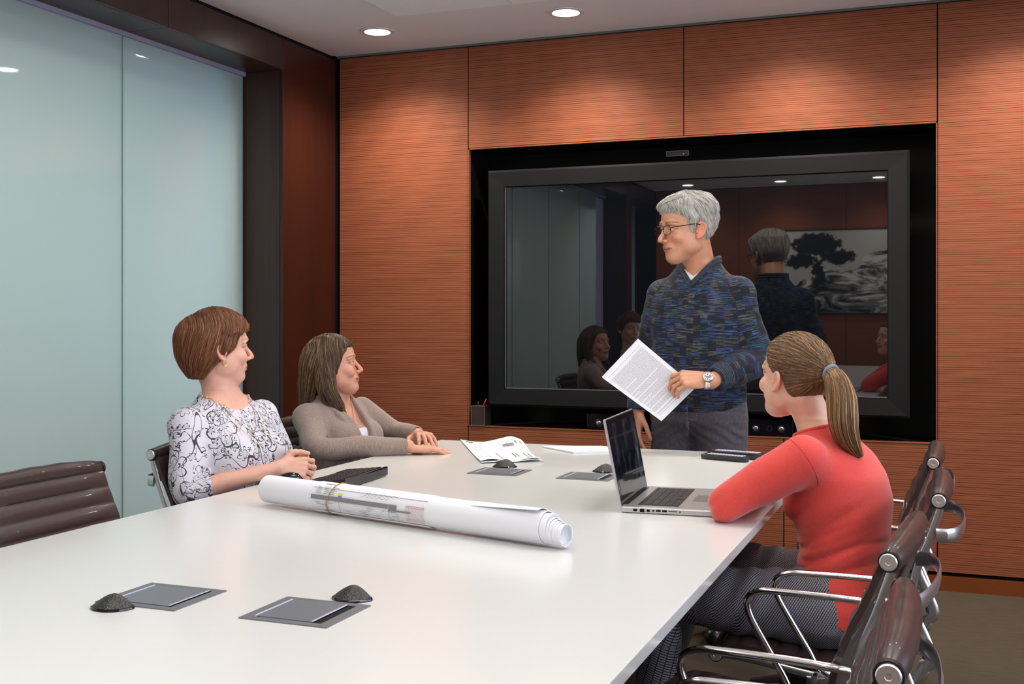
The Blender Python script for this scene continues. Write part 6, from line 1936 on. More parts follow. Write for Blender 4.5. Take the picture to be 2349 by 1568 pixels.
    def face_cut(P):
        x, y_, z = P[:, 0], np.abs(P[:, 1]), P[:, 2]
        # front limit of the hair as a function of height
        xf = np.interp(z, [-0.12, -0.075, -0.055, -0.040, -0.020, 0.0, 0.02, 0.045, 0.062, 0.08], [-0.06, -0.050, -0.035, -0.018, 0.024, 0.044, 0.056, 0.066, 0.080, 0.13])
        return (x - xf - np.clip(0.055 - y_, 0, 1) * np.where(z > 0.045, 0.7, -0.5)) * 0.8
    def hair(P):
        d = run(vol, P, False)
        d = np.minimum(d, np.maximum(cran(P) - 0.010, -(P[:, 2] - 0.05)))
        d = np.maximum(d, face_cut(P))
        z = P[:, 2]
        return np.maximum(d, (-0.098 + 0.3 * np.maximum(0, P[:, 0] + 0.05) - z)) + 0.0012 * np.sin(P[:, 1] * 180 + P[:, 0] * 90)
    S1 = seeds(hair, 4600, lambda P: (P[:, 2] > -0.10), 5, (-0.02, 0, 0.0))
    part = 0.030
    def fld(P):
        x, y_, z = P[:, 0], P[:, 1], P[:, 2]
        d = np.zeros_like(P); d[:, 2] = -1.0
        top = np.clip((z - 0.055) / 0.04, 0, 1)
        d[:, 1] = np.where(y_ < part, -1.4, 1.4) * top
        d[:, 0] = 0.30 * (x > 0.0) * top - 0.35 * (1 - top)
        return d
    rs = np.random.RandomState(3)
    g1 = flow(hair, S1, fld, 12, rs.uniform(0.0035, 0.0085, len(S1)), 0.0012, lambda Q: (Q[:, 2] < -0.096) | (face_cut(Q) > 0.002))
    g1 += rs.normal(size=(len(S1), 1, 3)) * 0.0008 * np.linspace(0.2, 1.5, 13)[None, :, None]
    c1 = col_var(s2l(120, 74, 48), len(S1), 2, 0.25, s2l(172, 116, 76), 0.22)
    hair_object('hair', root, org, hc, HR, hs, hair, MT['hair'], (-0.16, -0.12, -0.13), (0.13, 0.12, 0.15), [(g1, 0.00065, c1)], s2l(90, 55, 36)[:3], h=0.004)
    return root
floral_woman()

# ------------------------------------------------------------------ woman in the taupe cardigan
def cardigan_woman():
    org = (-2.17, 3.78, 0.0)
    root = thing('person', org, 0, 'seated person with long highlighted brown hair and taupe cardigan, hands stacked on the table', 'person')
    TB = A_(-2.17, 3.78, 0)
    az = math.radians(-9); fwd, side = frame_of(az)
    W = lambda u, v, z: tuple(TB + side * u + fwd * v + UP * z)
    hs = 0.97; HR = head_frame(23, 10, 0); hc = A_(-2.192, 3.765, 1.058)
    tt_ = [(0.455, 0.01, 0.150, 0.10, 0.10), (0.52, 0.01, 0.180, 0.115, 0.115), (0.60, 0.0, 0.158, 0.105, 0.10), (0.67, -0.02, 0.142, 0.10, 0.10), (0.74, -0.02, 0.146, 0.095, 0.105), (0.80, -0.02, 0.152, 0.095, 0.108),
           (0.86, -0.025, 0.150, 0.080, 0.100), (0.90, -0.03, 0.125, 0.060, 0.082), (0.93, -0.034, 0.084, 0.048, 0.062), (0.958, -0.036, 0.053, 0.043, 0.050)]
    torso = p_loft(tuple(TB), fwd, tt_)
    Rs, Re, Rw = W(-0.155, -0.03, 0.868), W(-0.238, 0.095, 0.772), (-1.842, 3.702, 0.772)
    Ls, Le, Lw = W(0.155, -0.02, 0.870), W(0.235, 0.080, 0.790), (-1.915, 3.930, 0.790)
    bust = [('U', 0.03, p_ell(W(0.070, 0.055, 0.785), (0.062, 0.060, 0.058))), ('U', 0.03, p_ell(W(-0.070, 0.055, 0.785), (0.062, 0.060, 0.058)))]
    ra, la = arm_chain(Rs, Re, Rw), arm_chain(Ls, Le, Lw)
    neck = p_chain([W(0, -0.034, 0.915), W(0, -0.030, 0.955), tuple(hc + HR @ A_(-0.030, 0, -0.045) * hs)], [0.051, 0.048, 0.051], 3)
    hr = hand_ops((-1.836, 3.708, 0.764), (0.80, 0.60, -0.06), (-0.05, -0.05, 1), 1, 0.92, curl=((10, 12, 8),) * 4, spread=4, thumb=((0.6, 0.7, -0.15), (0.85, 0.3, -0.1), (0.95, 0.1, -0.1)))
    hl = hand_ops((-1.900, 3.912, 0.795), (0.66, -0.74, 0.03), (0.02, 0.10, 1), -1, 0.92, curl=((16, 14, 10), (18, 16, 10), (18, 16, 10), (20, 16, 10)), spread=7, thumb=((0.6, 0.65, -0.2), (0.85, 0.3, -0.2), (0.95, 0.1, -0.2)))
    legs = [(W(-0.09, 0.04, 0.535), W(-0.10, 0.43, 0.53), W(-0.10, 0.39, 0.09)), (W(0.09, 0.04, 0.535), W(0.10, 0.43, 0.53), W(0.10, 0.39, 0.09))]
    body = [('U', 0, torso)] + bust + [('U', 0.025, neck), ('U', 0.012, p_local(head_ops(smile=0.6, nose=0.0, lid=0.85), hc, HR, hs)), ('U', 0.012, ra), ('U', 0.012, la)] + [('U', 0.03, leg_chain(*l)) for l in legs] + hr + hl
    bcol = lambda V: head_colour(V, hc, HR, hs, SK_2, s2l(178, 96, 92), s2l(70, 46, 34), cheek=0.4, browamt=0.85)
    grow('body', body, MT['skin'], root, org, 0.010, [(hc - 0.15, hc + 0.15, 0.0024), (A_(-1.93, 3.66, 0.73), A_(-1.66, 3.96, 0.83), 0.0026)], attrs={'Col': bcol})
    eyeballs(root, hc, HR, hs, org, look=(1, -0.30, 0.08), iris=(0.06, 0.035, 0.02))
    hips = p_loft(tuple(TB), fwd, [(0.458, 0.01, 0.15, 0.10, 0.10), (0.50, 0.01, 0.188, 0.125, 0.122), (0.60, 0.0, 0.170, 0.115, 0.108), (0.64, -0.005, 0.160, 0.112, 0.105)])
    legs_and_shoes(root, org, legs, M_navy, hips, attrs=False, h=0.012)
    for l in legs: shoe(root, org, tuple(A_(l[2][0], l[2][1], 0) - fwd * 0.05), tuple(A_(l[2][0], l[2][1], 0) + fwd * 0.18), 0.85)
    top_ = p_loft(tuple(TB), fwd, [(z, c, w_ + 0.003, f + 0.004, b + 0.003) for (z, c, w_, f, b) in tt_[2:7]])
    tp = [('U', 0, top_)] + [('U', 0.03, p_ell(W(s_ * 0.070, 0.055, 0.785), (0.067, 0.065, 0.063))) for s_ in (-1, 1)] + [('I', 0.003, (lambda P: P[:, 2] - 0.815 - 0.25 * np.abs((P - TB) @ side), A_(-9, -9, -9), A_(9, 9, 9)))]
    grow('camisole', tp, M_white, root, org, 0.006)
    # cardigan, open at the front
    tb_ = [(0.50, 0.01, 0.195, 0.13, 0.125)] + [(z, c, w_ + 0.012, f + 0.014, b + 0.014) for (z, c, w_, f, b) in tt_[2:]]
    lt = p_loft(tuple(TB), fwd, tb_)
    RS = [Rs, tuple((A_(*Rs) + A_(*Re)) / 2), Re, tuple((A_(*Re) + A_(*Rw)) / 2), Rw]; LS = [Ls, tuple((A_(*Ls) + A_(*Le)) / 2), Le, tuple((A_(*Le) + A_(*Lw)) / 2), Lw]
    fR, fL = p_chain(RS, [0.056, 0.050, 0.043, 0.038, 0.031], 4), p_chain(LS, [0.056, 0.050, 0.043, 0.038, 0.032], 4)
    d1 = nrm_(A_(*Rw) - A_(*Re)); d2 = nrm_(A_(*Lw) - A_(*Le))
    cd = [('U', 0, lt)] + [('U', 0.03, p_ell(W(s_ * 0.072, 0.058, 0.785), (0.074, 0.072, 0.070))) for s_ in (-1, 1)] + [('U', 0.022, p_nest(fR, cuff_cut(A_(*Rw) - d1 * 0.002, d1, 0.07, 0.025))), ('U', 0.022, p_nest(fL, cuff_cut(A_(*Lw) - d2 * 0.002, d2, 0.07, 0.026)))]
    # opening: a wedge down the front, wider toward the neck
    def opening(P):
        q = P - TB; u = np.abs(q @ side); v = q @ fwd; z = P[:, 2]
        w_ = np.interp(z, [0.60, 0.78, 0.90, 0.95], [0.020, 0.034, 0.056, 0.060])
        return np.maximum(u - w_, -0.015 - v)
    cd0 = list(cd)
    cd += [('S', 0.006, (opening, A_(-9, -9, -9), A_(9, 9, 9))), ('S', 0.004, p_ell(W(0, -0.03, 0.985), (0.066, 0.062, 0.05)))]
    # draped shawl edges either side of the opening
    for s_ in (-1, 1):
        for (o1, r) in ((0.0, 0.0105), (0.020, 0.009)):
            cd.append(('U', 0.007, p_chain([W(s_ * (0.062 + o1), -0.045, 0.945), W(s_ * (0.062 + o1), 0.035 , 0.90), W(s_ * (0.046 + o1), 0.105 - o1 * 0.5, 0.83), W(s_ * (0.036 + o1), 0.130 - o1 * 0.5, 0.765), W(s_ * (0.030 + o1), 0.105, 0.70), W(s_ * (0.03 + o1), 0.10, 0.60)], [r, r, r, r, r, r], 3)))
    d1 = nrm_(A_(*Rw) - A_(*Re)); d2 = nrm_(A_(*Lw) - A_(*Le))
    for (a, b, r) in ((W(-0.19, -0.045, 0.85), W(-0.20, 0.05, 0.80), 0.008), (W(-0.16, 0.03, 0.83), W(-0.12, 0.09, 0.76), 0.007), (W(-0.17, -0.08, 0.76), W(-0.10, 0.03, 0.70), 0.008), (W(-0.15, -0.10, 0.70), W(-0.08, 0.06, 0.66), 0.007)):
        cd.append(('U', 0.014, p_cone(a, b, r, r * 0.5)))
    wv = waves(31, 9, 20, 55, 0.0028)
    grow('cardigan', cd, M_taupe, root, org, 0.0045, disp=wv)
    # pendant necklace, drop earring, ring
    fn = lambda P: run(body[:4], P, False)
    Q = np.array([list(q) for q in catmull([W(-0.052, -0.04, 0.955), W(-0.035, 0.02, 0.90), W(0.0, 0.06, 0.855), W(0.035, 0.02, 0.90), W(0.052, -0.04, 0.955)], 8)]); Q, _ = surf_project(fn, Q, 0.002, 6)
    nk = curve_tube('necklace', [tuple(q) for q in Q], 0.0008, M_silv, root, org, 5)
    pc_ = Q[len(Q) // 2] + fwd * 0.004
    MB().lathe([(0.0, -0.020), (0.004, -0.017), (0.0058, -0.010), (0.004, -0.003), (0.0, 0.0)], 12, Matrix.Translation(Vector(pc_) - Vector(org))).build('pendant', simple('bronze_pendant', s2l(90, 70, 50), 0.3, 0.9), nk)
    er = hc + HR @ A_(-0.002, -0.083, -0.046) * hs
    curve_tube('drop_earring', [tuple(er), tuple(er - UP * 0.010)], [0.0010, 0.0024], M_silv, root, org, 6)
    # hair: long, centre-left part, resting on the shoulders
    sk = skull_prim()[0]
    vol = [('U', 0, p_ell((-0.014, 0, 0.030), (0.104, 0.088, 0.095))),
           ('U', 0.03, p_chain([(-0.055, 0, 0.0), (-0.088, 0, -0.06), (-0.112, 0, -0.125), (-0.122, 0.0, -0.158)], [0.070, 0.056, 0.040, 0.022], 3, ((0, 1, 0), 1.42))),
           ('U', 0.02, p_chain([(-0.012, -0.074, 0.035), (-0.022, -0.084, -0.03), (-0.025, -0.088, -0.095), (0.000, -0.080, -0.150), (0.018, -0.070, -0.182)], [0.030, 0.034, 0.034, 0.026, 0.008], 3, ((0, 1, 0), 0.6))),
           ('U', 0.02, p_chain([(0.000, 0.074, 0.035), (0.000, 0.082, -0.03), (0.000, 0.084, -0.095), (0.030, 0.074, -0.150), (0.045, 0.066, -0.170)], [0.030, 0.032, 0.032, 0.024, 0.008], 3, ((0, 1, 0), 0.6)))]
    def face_cut(P):
        x, y_, z = P[:, 0], np.abs(P[:, 1]), P[:, 2]
        xf = np.interp(z, [-0.20, -0.14, -0.10, -0.05, -0.02, 0.01, 0.035, 0.055, 0.07, 0.085, 0.10], [0.07, 0.045, 0.018, 0.014, 0.020, 0.036, 0.052, 0.064, 0.074, 0.084, 0.13])
        return (x - xf - np.clip(0.05 - y_, 0, 1) * np.where(z > 0.06, 0.5, -0.9)) * 0.8
    def hair(P):
        d = run(vol, P, False)
        d = np.minimum(d, np.maximum(cran(P) - 0.009, -(P[:, 2] - 0.05)))
        d = np.maximum(d, face_cut(P))
        # hollow for the neck
        nk_ = np.maximum(np.sqrt((P[:, 0] + 0.02) ** 2 + P[:, 1] ** 2) - 0.058, P[:, 2] + 0.075)
        return np.maximum(d, -nk_) + 0.0015 * np.sin(P[:, 1] * 170 + P[:, 0] * 110)
    rs = np.random.RandomState(8)
    S1 = seeds(hair, 3000, lambda P: P[:, 2] > -0.03, 5, (-0.02, 0, 0.02))
    S2 = seeds(hair, 2600, lambda P: P[:, 2] <= 0.0, 6, (-0.05, 0, -0.09), 0.13, (0.9, 1.1, 1.2))
    S1 = np.concatenate([S1, S2])
    part = 0.012
    def fld(P):
        x, y_, z = P[:, 0], P[:, 1], P[:, 2]
        d = np.zeros_like(P); d[:, 2] = -1.0
        top = np.clip((z - 0.065) / 0.035, 0, 1)
        d[:, 1] = np.where(y_ < part, -1.3, 1.3) * top
        d[:, 0] = np.where(x < -0.04, -0.42, 0.0) * (1 - top) - 0.15 * top + 0.35 * ((z < -0.09) & (x > -0.05))
        return d
    g1 = flow(hair, S1, fld, 15, rs.uniform(0.005, 0.011, len(S1)), 0.0013, lambda Q: (Q[:, 2] < -0.19) | (face_cut(Q) > 0.003))
    g1 += rs.normal(size=(len(S1), 1, 3)) * 0.0012 * np.linspace(0.2, 1.6, 16)[None, :, None]
    c1 = col_var(s2l(88, 66, 48), len(S1), 2, 0.25, s2l(156, 124, 86), 0.26)
    hair_object('hair', root, org, hc, HR, hs, hair, MT['hair'], (-0.19, -0.14, -0.22), (0.13, 0.14, 0.15), [(g1, 0.0007, c1)], s2l(50, 36, 27)[:3], h=0.0042)
    return root
cardigan_woman()

# ------------------------------------------------------------------ woman in the coral sweater
def coral_woman():
    org = (-0.26, 2.96, 0.0)
    root = thing('person', org, 0, 'seated person with brown ponytail and coral sweater, seen from behind leaning on the table', 'person')
    TB = A_(-0.26, 2.96, 0)
    az = math.radians(170); fwd, side = frame_of(az)
    W = lambda u, v, z: tuple(TB + side * u + fwd * v + UP * z)
    hs = 0.93; HR = head_frame(143, 9, 0); hc = A_(-0.372, 2.965, 1.091)
    tt_ = [(0.475, 0, 0.140, 0.09, 0.10), (0.52, 0, 0.172, 0.104, 0.110), (0.58, 0.0, 0.150, 0.085, 0.090), (0.65, -0.008, 0.128, 0.082, 0.085), (0.72, -0.008, 0.134, 0.090, 0.100), (0.79, -0.002, 0.146, 0.092, 0.112),
           (0.85, 0.010, 0.150, 0.085, 0.110), (0.90, 0.026, 0.140, 0.068, 0.096), (0.935, 0.042, 0.105, 0.055, 0.075), (0.965, 0.056, 0.066, 0.045, 0.055), (0.985, 0.062, 0.050, 0.042, 0.046)]
    torso = p_loft(tuple(TB), fwd, tt_)
    Ls, Le, Lw = (-0.332, 2.812, 0.898), (-0.512, 2.785, 0.788), (-0.480, 3.01, 0.785)
    Rs, Re, Rw = (-0.300, 3.105, 0.898), (-0.500, 3.150, 0.790), (-0.490, 3.03, 0.802)
    bust = [('U', 0.03, p_ell(W(s_ * 0.065, 0.055, 0.785), (0.058, 0.056, 0.056))) for s_ in (-1, 1)]
    la, ra = arm_chain(Ls, Le, Lw), arm_chain(Rs, Re, Rw)
    neck = p_chain([W(0, 0.056, 0.935), W(0, 0.062, 0.975), tuple(hc + HR @ A_(-0.034, 0, -0.045) * hs)], [0.046, 0.043, 0.047], 3)
    hl = hand_ops(Lw, (-0.15, 1, 0.0), (-0.3, 0.0, 1), 1, 0.88, curl=((14, 20, 12),) * 4, thumb=((0.6, 0.65, -0.25), (0.9, 0.2, -0.2), (0.95, 0.1, -0.2)))
    hr = hand_ops(Rw, (-0.35, -0.9, 0.0), (-0.3, 0.0, 1), -1, 0.88, curl=((14, 20, 12),) * 4, thumb=((0.6, 0.65, -0.25), (0.9, 0.2, -0.2), (0.95, 0.1, -0.2)))
    legs = [((-0.290, 2.865, 0.530), (-0.690, 2.83, 0.535), (-0.700, 2.80, 0.09)), ((-0.290, 3.05, 0.530), (-0.665, 3.10, 0.565), (-0.815, 3.16, 0.10))]
    body = [('U', 0, torso)] + bust + [('U', 0.022, neck), ('U', 0.012, p_local(head_ops(smile=0.7, nose=0.8), hc, HR, hs)), ('U', 0.012, ra), ('U', 0.012, la)] + [('U', 0.03, leg_chain(*l, s=0.95)) for l in legs] + hr + hl
    bcol = lambda V: head_colour(V, hc, HR, hs, SK_G, s2l(196, 104, 100), s2l(90, 62, 44), cheek=0.4)
    grow('body', body, MT['skin'], root, org, 0.010, [(hc - 0.14, hc + 0.14, 0.0026), (A_(-0.66, 2.85, 0.75), A_(-0.50, 3.12, 0.84), 0.004)], attrs={'Col': bcol})
    eyeballs(root, hc, HR, hs, org, look=(1, 0, 0.05), iris=(0.06, 0.04, 0.03))
    hips = p_loft(tuple(TB), fwd, [(0.452, 0, 0.14, 0.10, 0.12), (0.49, 0, 0.182, 0.118, 0.132), (0.55, 0, 0.180, 0.112, 0.124), (0.62, -0.004, 0.150, 0.096, 0.10)])
    wvt = waves(51, 8, 35, 90, 0.0014)
    def td(P):
        x, y_, z = P[:, 0], P[:, 1], P[:, 2]
        return wvt(P) + 0.0035 * np.sin((x * 0.8 - z * 0.5) * 130 + y_ * 15) * np.exp(-((x + 0.45) / 0.09) ** 2)
    tr = legs_and_shoes(root, org, legs, M_weave, hips, s=0.95, hem=0.16, disp=td, h=0.006)
    # drawstring bow hanging at the waist side
    for l in legs: shoe(root, org, (l[2][0] + 0.05, l[2][1], 0), (l[2][0] - 0.17, l[2][1] + 0.02, 0), 0.82)
    # sweater
    tb_ = [(0.455, -0.004, 0.188, 0.122, 0.140), (0.50, -0.004, 0.190, 0.124, 0.140), (0.545, -0.004, 0.190, 0.122, 0.136), (0.58, -0.002, 0.180, 0.106, 0.116), (0.62, -0.004, 0.152, 0.100, 0.108), (0.66, -0.008, 0.144, 0.098, 0.104), (0.72, -0.008, 0.146, 0.102, 0.114), (0.79, -0.002, 0.156, 0.103, 0.124),
           (0.85, 0.010, 0.160, 0.095, 0.120), (0.90, 0.026, 0.150, 0.078, 0.106), (0.935, 0.042, 0.116, 0.064, 0.085), (0.965, 0.054, 0.078, 0.054, 0.066), (0.995, 0.062, 0.064, 0.052, 0.058)]
    lt = p_loft(tuple(TB), fwd, tb_)
    m_ = lambda a, b, t: tuple(A_(*a) * (1 - t) + A_(*b) * t)
    LS = [Ls, m_(Ls, Le, 0.5), Le, m_(Le, Lw, 0.35), m_(Le, Lw, 0.62)]; RS = [Rs, m_(Rs, Re, 0.5), Re, m_(Re, Rw, 0.35), m_(Re, Rw, 0.62)]
    fL, fR = p_chain(LS, [0.058, 0.055, 0.046, 0.045, 0.040], 4), p_chain(RS, [0.058, 0.055, 0.046, 0.045, 0.040], 4)
    dl = nrm_(A_(*Lw) - A_(*Le)); dr = nrm_(A_(*Rw) - A_(*Re))
    sw = [('U', 0, lt)] + [('U', 0.03, p_ell(W(s_ * 0.066, 0.058, 0.785), (0.066, 0.064, 0.064))) for s_ in (-1, 1)] + [('U', 0.035, p_nest(fL, cuff_cut(m_(Le, Lw, 0.62), dl, 0.07, 0.034))), ('U', 0.035, p_nest(fR, cuff_cut(m_(Re, Rw, 0.62), dr, 0.07, 0.034)))]
    sw0 = list(sw)
    sw += [('I', 0.004, (lambda P: (P[:, 2] - (0.953 + 0.15 * np.abs((P - TB) @ side) + np.clip(-((P - TB) @ fwd) + 0.06, -0.1, 0.1) * 0.35)) / 1.1, A_(-9, -9, -9), A_(9, 9, 9)))]
    dl = nrm_(A_(*Lw) - A_(*Le)); dr = nrm_(A_(*Rw) - A_(*Re))
    sw += [('I', 0.005, (lambda P: ((0.525 - 0.50 * np.clip(-((P - TB) @ fwd), -0.08, 0.14)) - P[:, 2]) / 1.12, A_(-9, -9, -9), A_(9, 9, 9)))]
    # drapery: folds from armpit and across the small of the back
    fo = [(W(0.148, 0.045, 0.80), W(0.155, -0.03, 0.745), 0.008), (W(0.150, 0.02, 0.775), W(0.140, -0.07, 0.70), 0.009), (W(0.10, -0.095, 0.76), W(0.00, -0.118, 0.705), 0.007),
          (W(0.135, 0.03, 0.665), W(0.09, -0.085, 0.655), 0.009), (W(0.13, 0.05, 0.645), W(0.03, -0.105, 0.64), 0.007), (W(0.145, 0.02, 0.615), W(0.07, -0.10, 0.61), 0.009),
          (W(0.15, 0.04, 0.585), W(0.12, -0.07, 0.575), 0.007), (W(0.02, -0.115, 0.67), W(-0.06, -0.10, 0.66), 0.008), (W(0.145, 0.05, 0.70), W(0.13, -0.05, 0.685), 0.007), (W(0.06, -0.11, 0.72), W(-0.02, -0.115, 0.68), 0.007)]
    wv = waves(41, 9, 18, 45, 0.0026); wn_ = waves(43, 6, 8, 20, 1.0)
    def disp(P):
        q = P - TB; u = q @ side; v = q @ fwd; z = P[:, 2]
        n_ = wn_(P)
        ph = 118 * (z + 0.42 * v - 0.10 * u) + 1.7 * n_
        f1 = 0.5 - np.abs(np.sin(ph * 0.5)) ** 0.8
        m = np.exp(-((z - 0.655) / 0.055) ** 2) * np.clip(0.75 + 0.5 * wn_(P * 1.7 + 3), 0.1, 1.3) * np.clip((0.17 - np.abs(u)) / 0.03 + 0.6, 0, 1)
        ph2 = 70 * (z + 0.75 * v) + 1.3 * n_
        m2 = np.exp(-((z - 0.75) / 0.045) ** 2) * np.clip(u / 0.12, 0, 1)
        ph3 = 235 * (z + 0.30 * v + 0.25 * u) + 2.6 * n_
        m3 = np.exp(-((z - 0.64) / 0.07) ** 2) * np.clip(0.4 + 0.9 * wn_(P * 2.3 + 1), 0, 1.2)
        return wv(P) * 0.6 + 0.0045 * (0.5 - np.abs(np.sin(ph3 * 0.5))) * m3 + 0.0125 * f1 * m + 0.0095 * (0.5 - np.abs(np.sin(ph2 * 0.5))) * m2
    so = grow('sweater', sw, M_coral, root, org, 0.0045, disp=disp)
    swf = lambda P: run(sw, P, False) + disp(P)
    # armhole seam and neck band
    c_ = A_(*Ls); dax = nrm_(A_(*Le) * 0.6 + A_(*Lw) * 0.0 - A_(*Ls) * 0.6 + A_(-0.02, -0.05, -0.02)); s1 = nrm_(np.cross(dax, UP)); s2 = np.cross(dax, s1)
    Q = np.array([c_ + dax * 0.004 + (s1 * math.cos(a) + s2 * math.sin(a)) * 0.066 for a in [2 * PI * k / 48 for k in range(48)]])
    Q, _ = surf_project(swf, Q, 0.0002, 6)
    M_seam = simple('coral_seam', s2l(196, 62, 58), 0.85)
    curve_tube('armhole_seam', [tuple(q) for q in smoothpts(Q, 2)], 0.0010, M_seam, so, org, 5, True)
    zcf = lambda u, v: 0.953 + 0.15 * abs(u) + min(0.1, max(-0.1, -v + 0.06)) * 0.35 - 0.003
    loop = smoothpts(neck_loop(lambda P: run(sw0, P, False) + disp(P), W(0, 0.055, 0), fwd, lambda u, v: zcf(u, v + 0.055), 48, 0.02, 0.12), 1)
    curve_tube('neck_band', loop, 0.0042, M_coral, so, org, 8, True)
    # hair combed to a ponytail
    sk = skull_prim()[0]
    tie = A_(-0.114, 0.002, 0.036)
    def zline(x): return np.interp(x, [-0.13, -0.09, -0.06, -0.035, -0.022, -0.010, 0.004, 0.018, 0.035, 0.055, 0.075, 0.12], [-0.080, -0.084, -0.074, -0.040, 0.010, 0.022, 0.010, 0.012, 0.030, 0.052, 0.072, 0.075])
    def hair(P):
        x, y_, z = P[:, 0], P[:, 1], P[:, 2]
        t = np.clip((z - zline(x)) / 0.018, -0.5, 1)
        d = cran(P) - 0.0085 * t
        r = np.linalg.norm(P - (tie + A_(0.020, 0, 0)), axis=1) - 0.028
        h_ = np.clip(0.5 + 0.5 * (d - r) / 0.035, 0, 1)
        return d + (r - d) * h_ - 0.035 * h_ * (1 - h_) + 0.0010 * np.sin(np.arctan2(y_, z - 0.036) * 46)
    S1 = seeds(hair, 4600, lambda P: (P[:, 2] > zline(P[:, 0]) + 0.001) & (np.linalg.norm(P - tie, axis=1) > 0.022), 5)
    rs = np.random.RandomState(9)
    g1 = flow(hair, S1, lambda P: tie - P, 14, rs.uniform(0.004, 0.010, len(S1)), 0.0008, lambda Q: np.linalg.norm(Q - tie, axis=1) < 0.020)
    c1 = col_var(s2l(118, 84, 56), len(S1), 2, 0.28, s2l(176, 138, 96), 0.25)
    # tail
    Rinv = HR.T / hs
    tl = [tie + A_(0.004, 0, 0)]
    for wp in ((-0.264, 2.876, 1.096), (-0.248, 2.866, 1.045), (-0.243, 2.862, 0.990), (-0.232, 2.868, 0.948), (-0.206, 2.882, 0.904)):
        tl.append(Rinv @ (A_(*wp) - hc))
    tf = p_chain([tuple(q) for q in tl], [0.012, 0.031, 0.039, 0.040, 0.029, 0.006], 4)
    nS = 2000
    tq = np.array([list(q) for q in catmull([tuple(q) for q in tl], 4)]); K = 18
    ts = np.linspace(0, 1, K)
    rr_ = np.interp(ts, np.linspace(0, 1, 6), [0.012, 0.029, 0.039, 0.041, 0.032, 0.010])
    cl = np.stack([np.interp(ts, np.linspace(0, 1, len(tq)), tq[:, k]) for k in range(3)], 1)
    th = rs.uniform(0, 2 * PI, nS); ra_ = np.sqrt(rs.uniform(0.45, 1, nS)); ln = rs.uniform(0.78, 1.03, nS)
    T_ = np.gradient(cl, axis=0); T_ /= np.linalg.norm(T_, axis=1)[:, None]
    n1 = np.cross(T_, A_(0, 1, 0)); n1 /= np.linalg.norm(n1, axis=1)[:, None]; n2 = np.cross(T_, n1)
    g2 = np.zeros((nS, K, 3))
    for i in range(nS):
        tt = ts * ln[i]
        ci = np.stack([np.interp(tt, ts, cl[:, k]) for k in range(3)], 1); r_ = np.interp(tt, ts, rr_) * ra_[i]
        a_ = th[i] + tt * 0.8
        g2[i] = ci + n1 * (np.cos(a_) * r_)[:, None] + n2 * (np.sin(a_) * r_)[:, None]
    g2 += np.sin(ts[None, :, None] * 9 + th[:, None, None]) * 0.0012
    c2 = col_var(s2l(124, 90, 60), nS, 12, 0.32, s2l(190, 152, 108), 0.28)
    hr_ = lambda P: np.minimum(hair(P), tf[0](P) + 0.006 if len(P) else hair(P))
    ho = hair_object('hair', root, org, hc, HR, hs, hr_, MT['hair'], (-0.26, -0.11, -0.24), (0.13, 0.12, 0.14), [(g1, 0.0006, c1), (g2, 0.0009, c2)], s2l(92, 64, 42)[:3], h=0.0042)
    tc = hc + HR @ (tie + A_(-0.014, 0, 0.0)) * hs; tn = nrm_(HR @ (tl[1] - tl[0])); s1 = nrm_(np.cross(tn, UP)); s2 = np.cross(tn, s1)
    curve_tube('hair_tie', [tuple(tc + (s1 * math.cos(a) + s2 * math.sin(a)) * 0.0200) for a in [2 * PI * k / 24 for k in range(24)]], 0.0050, simple('slate_elastic', s2l(120, 135, 155), 0.7), ho, org, 8, True)
    return root
coral_woman()

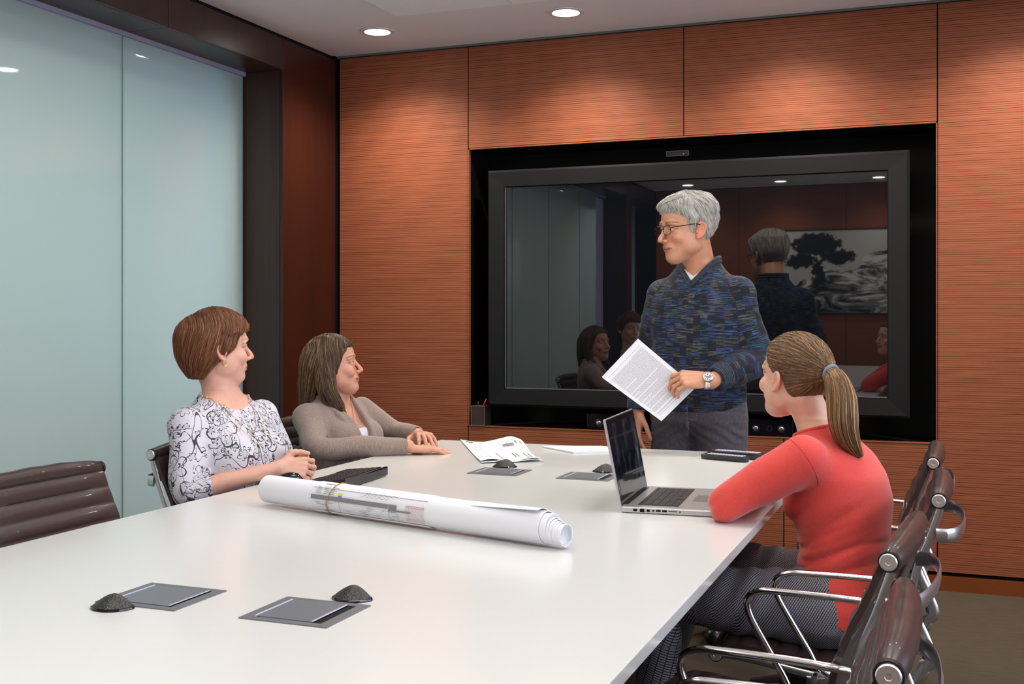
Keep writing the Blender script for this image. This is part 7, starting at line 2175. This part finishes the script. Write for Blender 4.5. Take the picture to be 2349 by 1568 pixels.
# ================================================================== the sheets held by the standing man
hs_ = thing('printed_sheets', (-1.07, 4.215, 1.0), 0, 'thin stack of printed white sheets held tilted by the standing man', 'paper')
def sheet3(cs, th, mat, name, parent, off=0.0, nx=10, ny=8, bend=0.006):
    A, Bc, Cc, D = [Vector(c) for c in cs]
    nrm = (Bc - A).cross(D - A).normalized()
    if nrm.y > 0: nrm = -nrm
    vs = []
    P = lambda u, v: (A * (1 - u) + Bc * u) * (1 - v) + (D * (1 - u) + Cc * u) * v + nrm * (bend * math.sin(PI * u) * (1 - v))
    for lay in (0, 1):
        for i in range(nx + 1):
            for j in range(ny + 1): vs.append(P(i / nx, j / ny) + nrm * (off + th * lay))
    N = (nx + 1) * (ny + 1); fs = []
    for i in range(nx):
        for j in range(ny):
            a = i * (ny + 1) + j; q = (a, a + ny + 1, a + ny + 2, a + 1)
            fs.append(tuple(reversed(q))); fs.append(tuple(k + N for k in q))
    edge = [i * (ny + 1) for i in range(nx + 1)] + [nx * (ny + 1) + j for j in range(1, ny + 1)] + [i * (ny + 1) + ny for i in range(nx - 1, -1, -1)] + [j for j in range(ny - 1, 0, -1)]
    for a, b in zip(edge, edge[1:] + edge[:1]): fs.append((a, b, b + N, a + N))
    MB().add(vs, fs).build(name, mat, parent, True, 30)
    return lambda u, v, l=0.0: P(u, v) + nrm * (off + th + l)
# u runs down the page (top edge is the short side p1-p2), v across it
def hcs(dy, sx=0.0, sz=0.0):
    o = Vector((-1.07, 4.215, 1.0))
    return [Vector(p) - o + Vector((sx, dy, sz)) for p in ((-1.110, 4.205, 1.155), (-0.900, 4.250, 0.975), (-1.027, 4.225, 0.845), (-1.248, 4.185, 1.007))]
for k in (2, 1): sheet3(hcs(0.0012 * k, -0.0022 * k, 0.0022 * k), 0.0005, MT['paper'], 'sheet', hs_)
Pf = sheet3(hcs(0.0), 0.0006, MT['paper'], 'sheet', hs_)
random.seed(9)
m = MB()
rows = 66
for r in range(rows):
    u0 = 0.055 + 0.88 * r / rows
    if r in (1, 2): continue
    v = 0.07
    while v < 0.93:
        wl_ = random.uniform(0.02, 0.07)
        v1 = min(0.93, v + wl_)
        m.quad(Pf(u0, v, 0.0003), Pf(u0 + 0.0056, v, 0.0003), Pf(u0 + 0.0056, v1, 0.0003), Pf(u0, v1, 0.0003))
        v = v1 + 0.006
        if random.random() < 0.012: break
m.build('print', simple('small_print', s2l(168, 168, 174), 0.8), hs_, False)
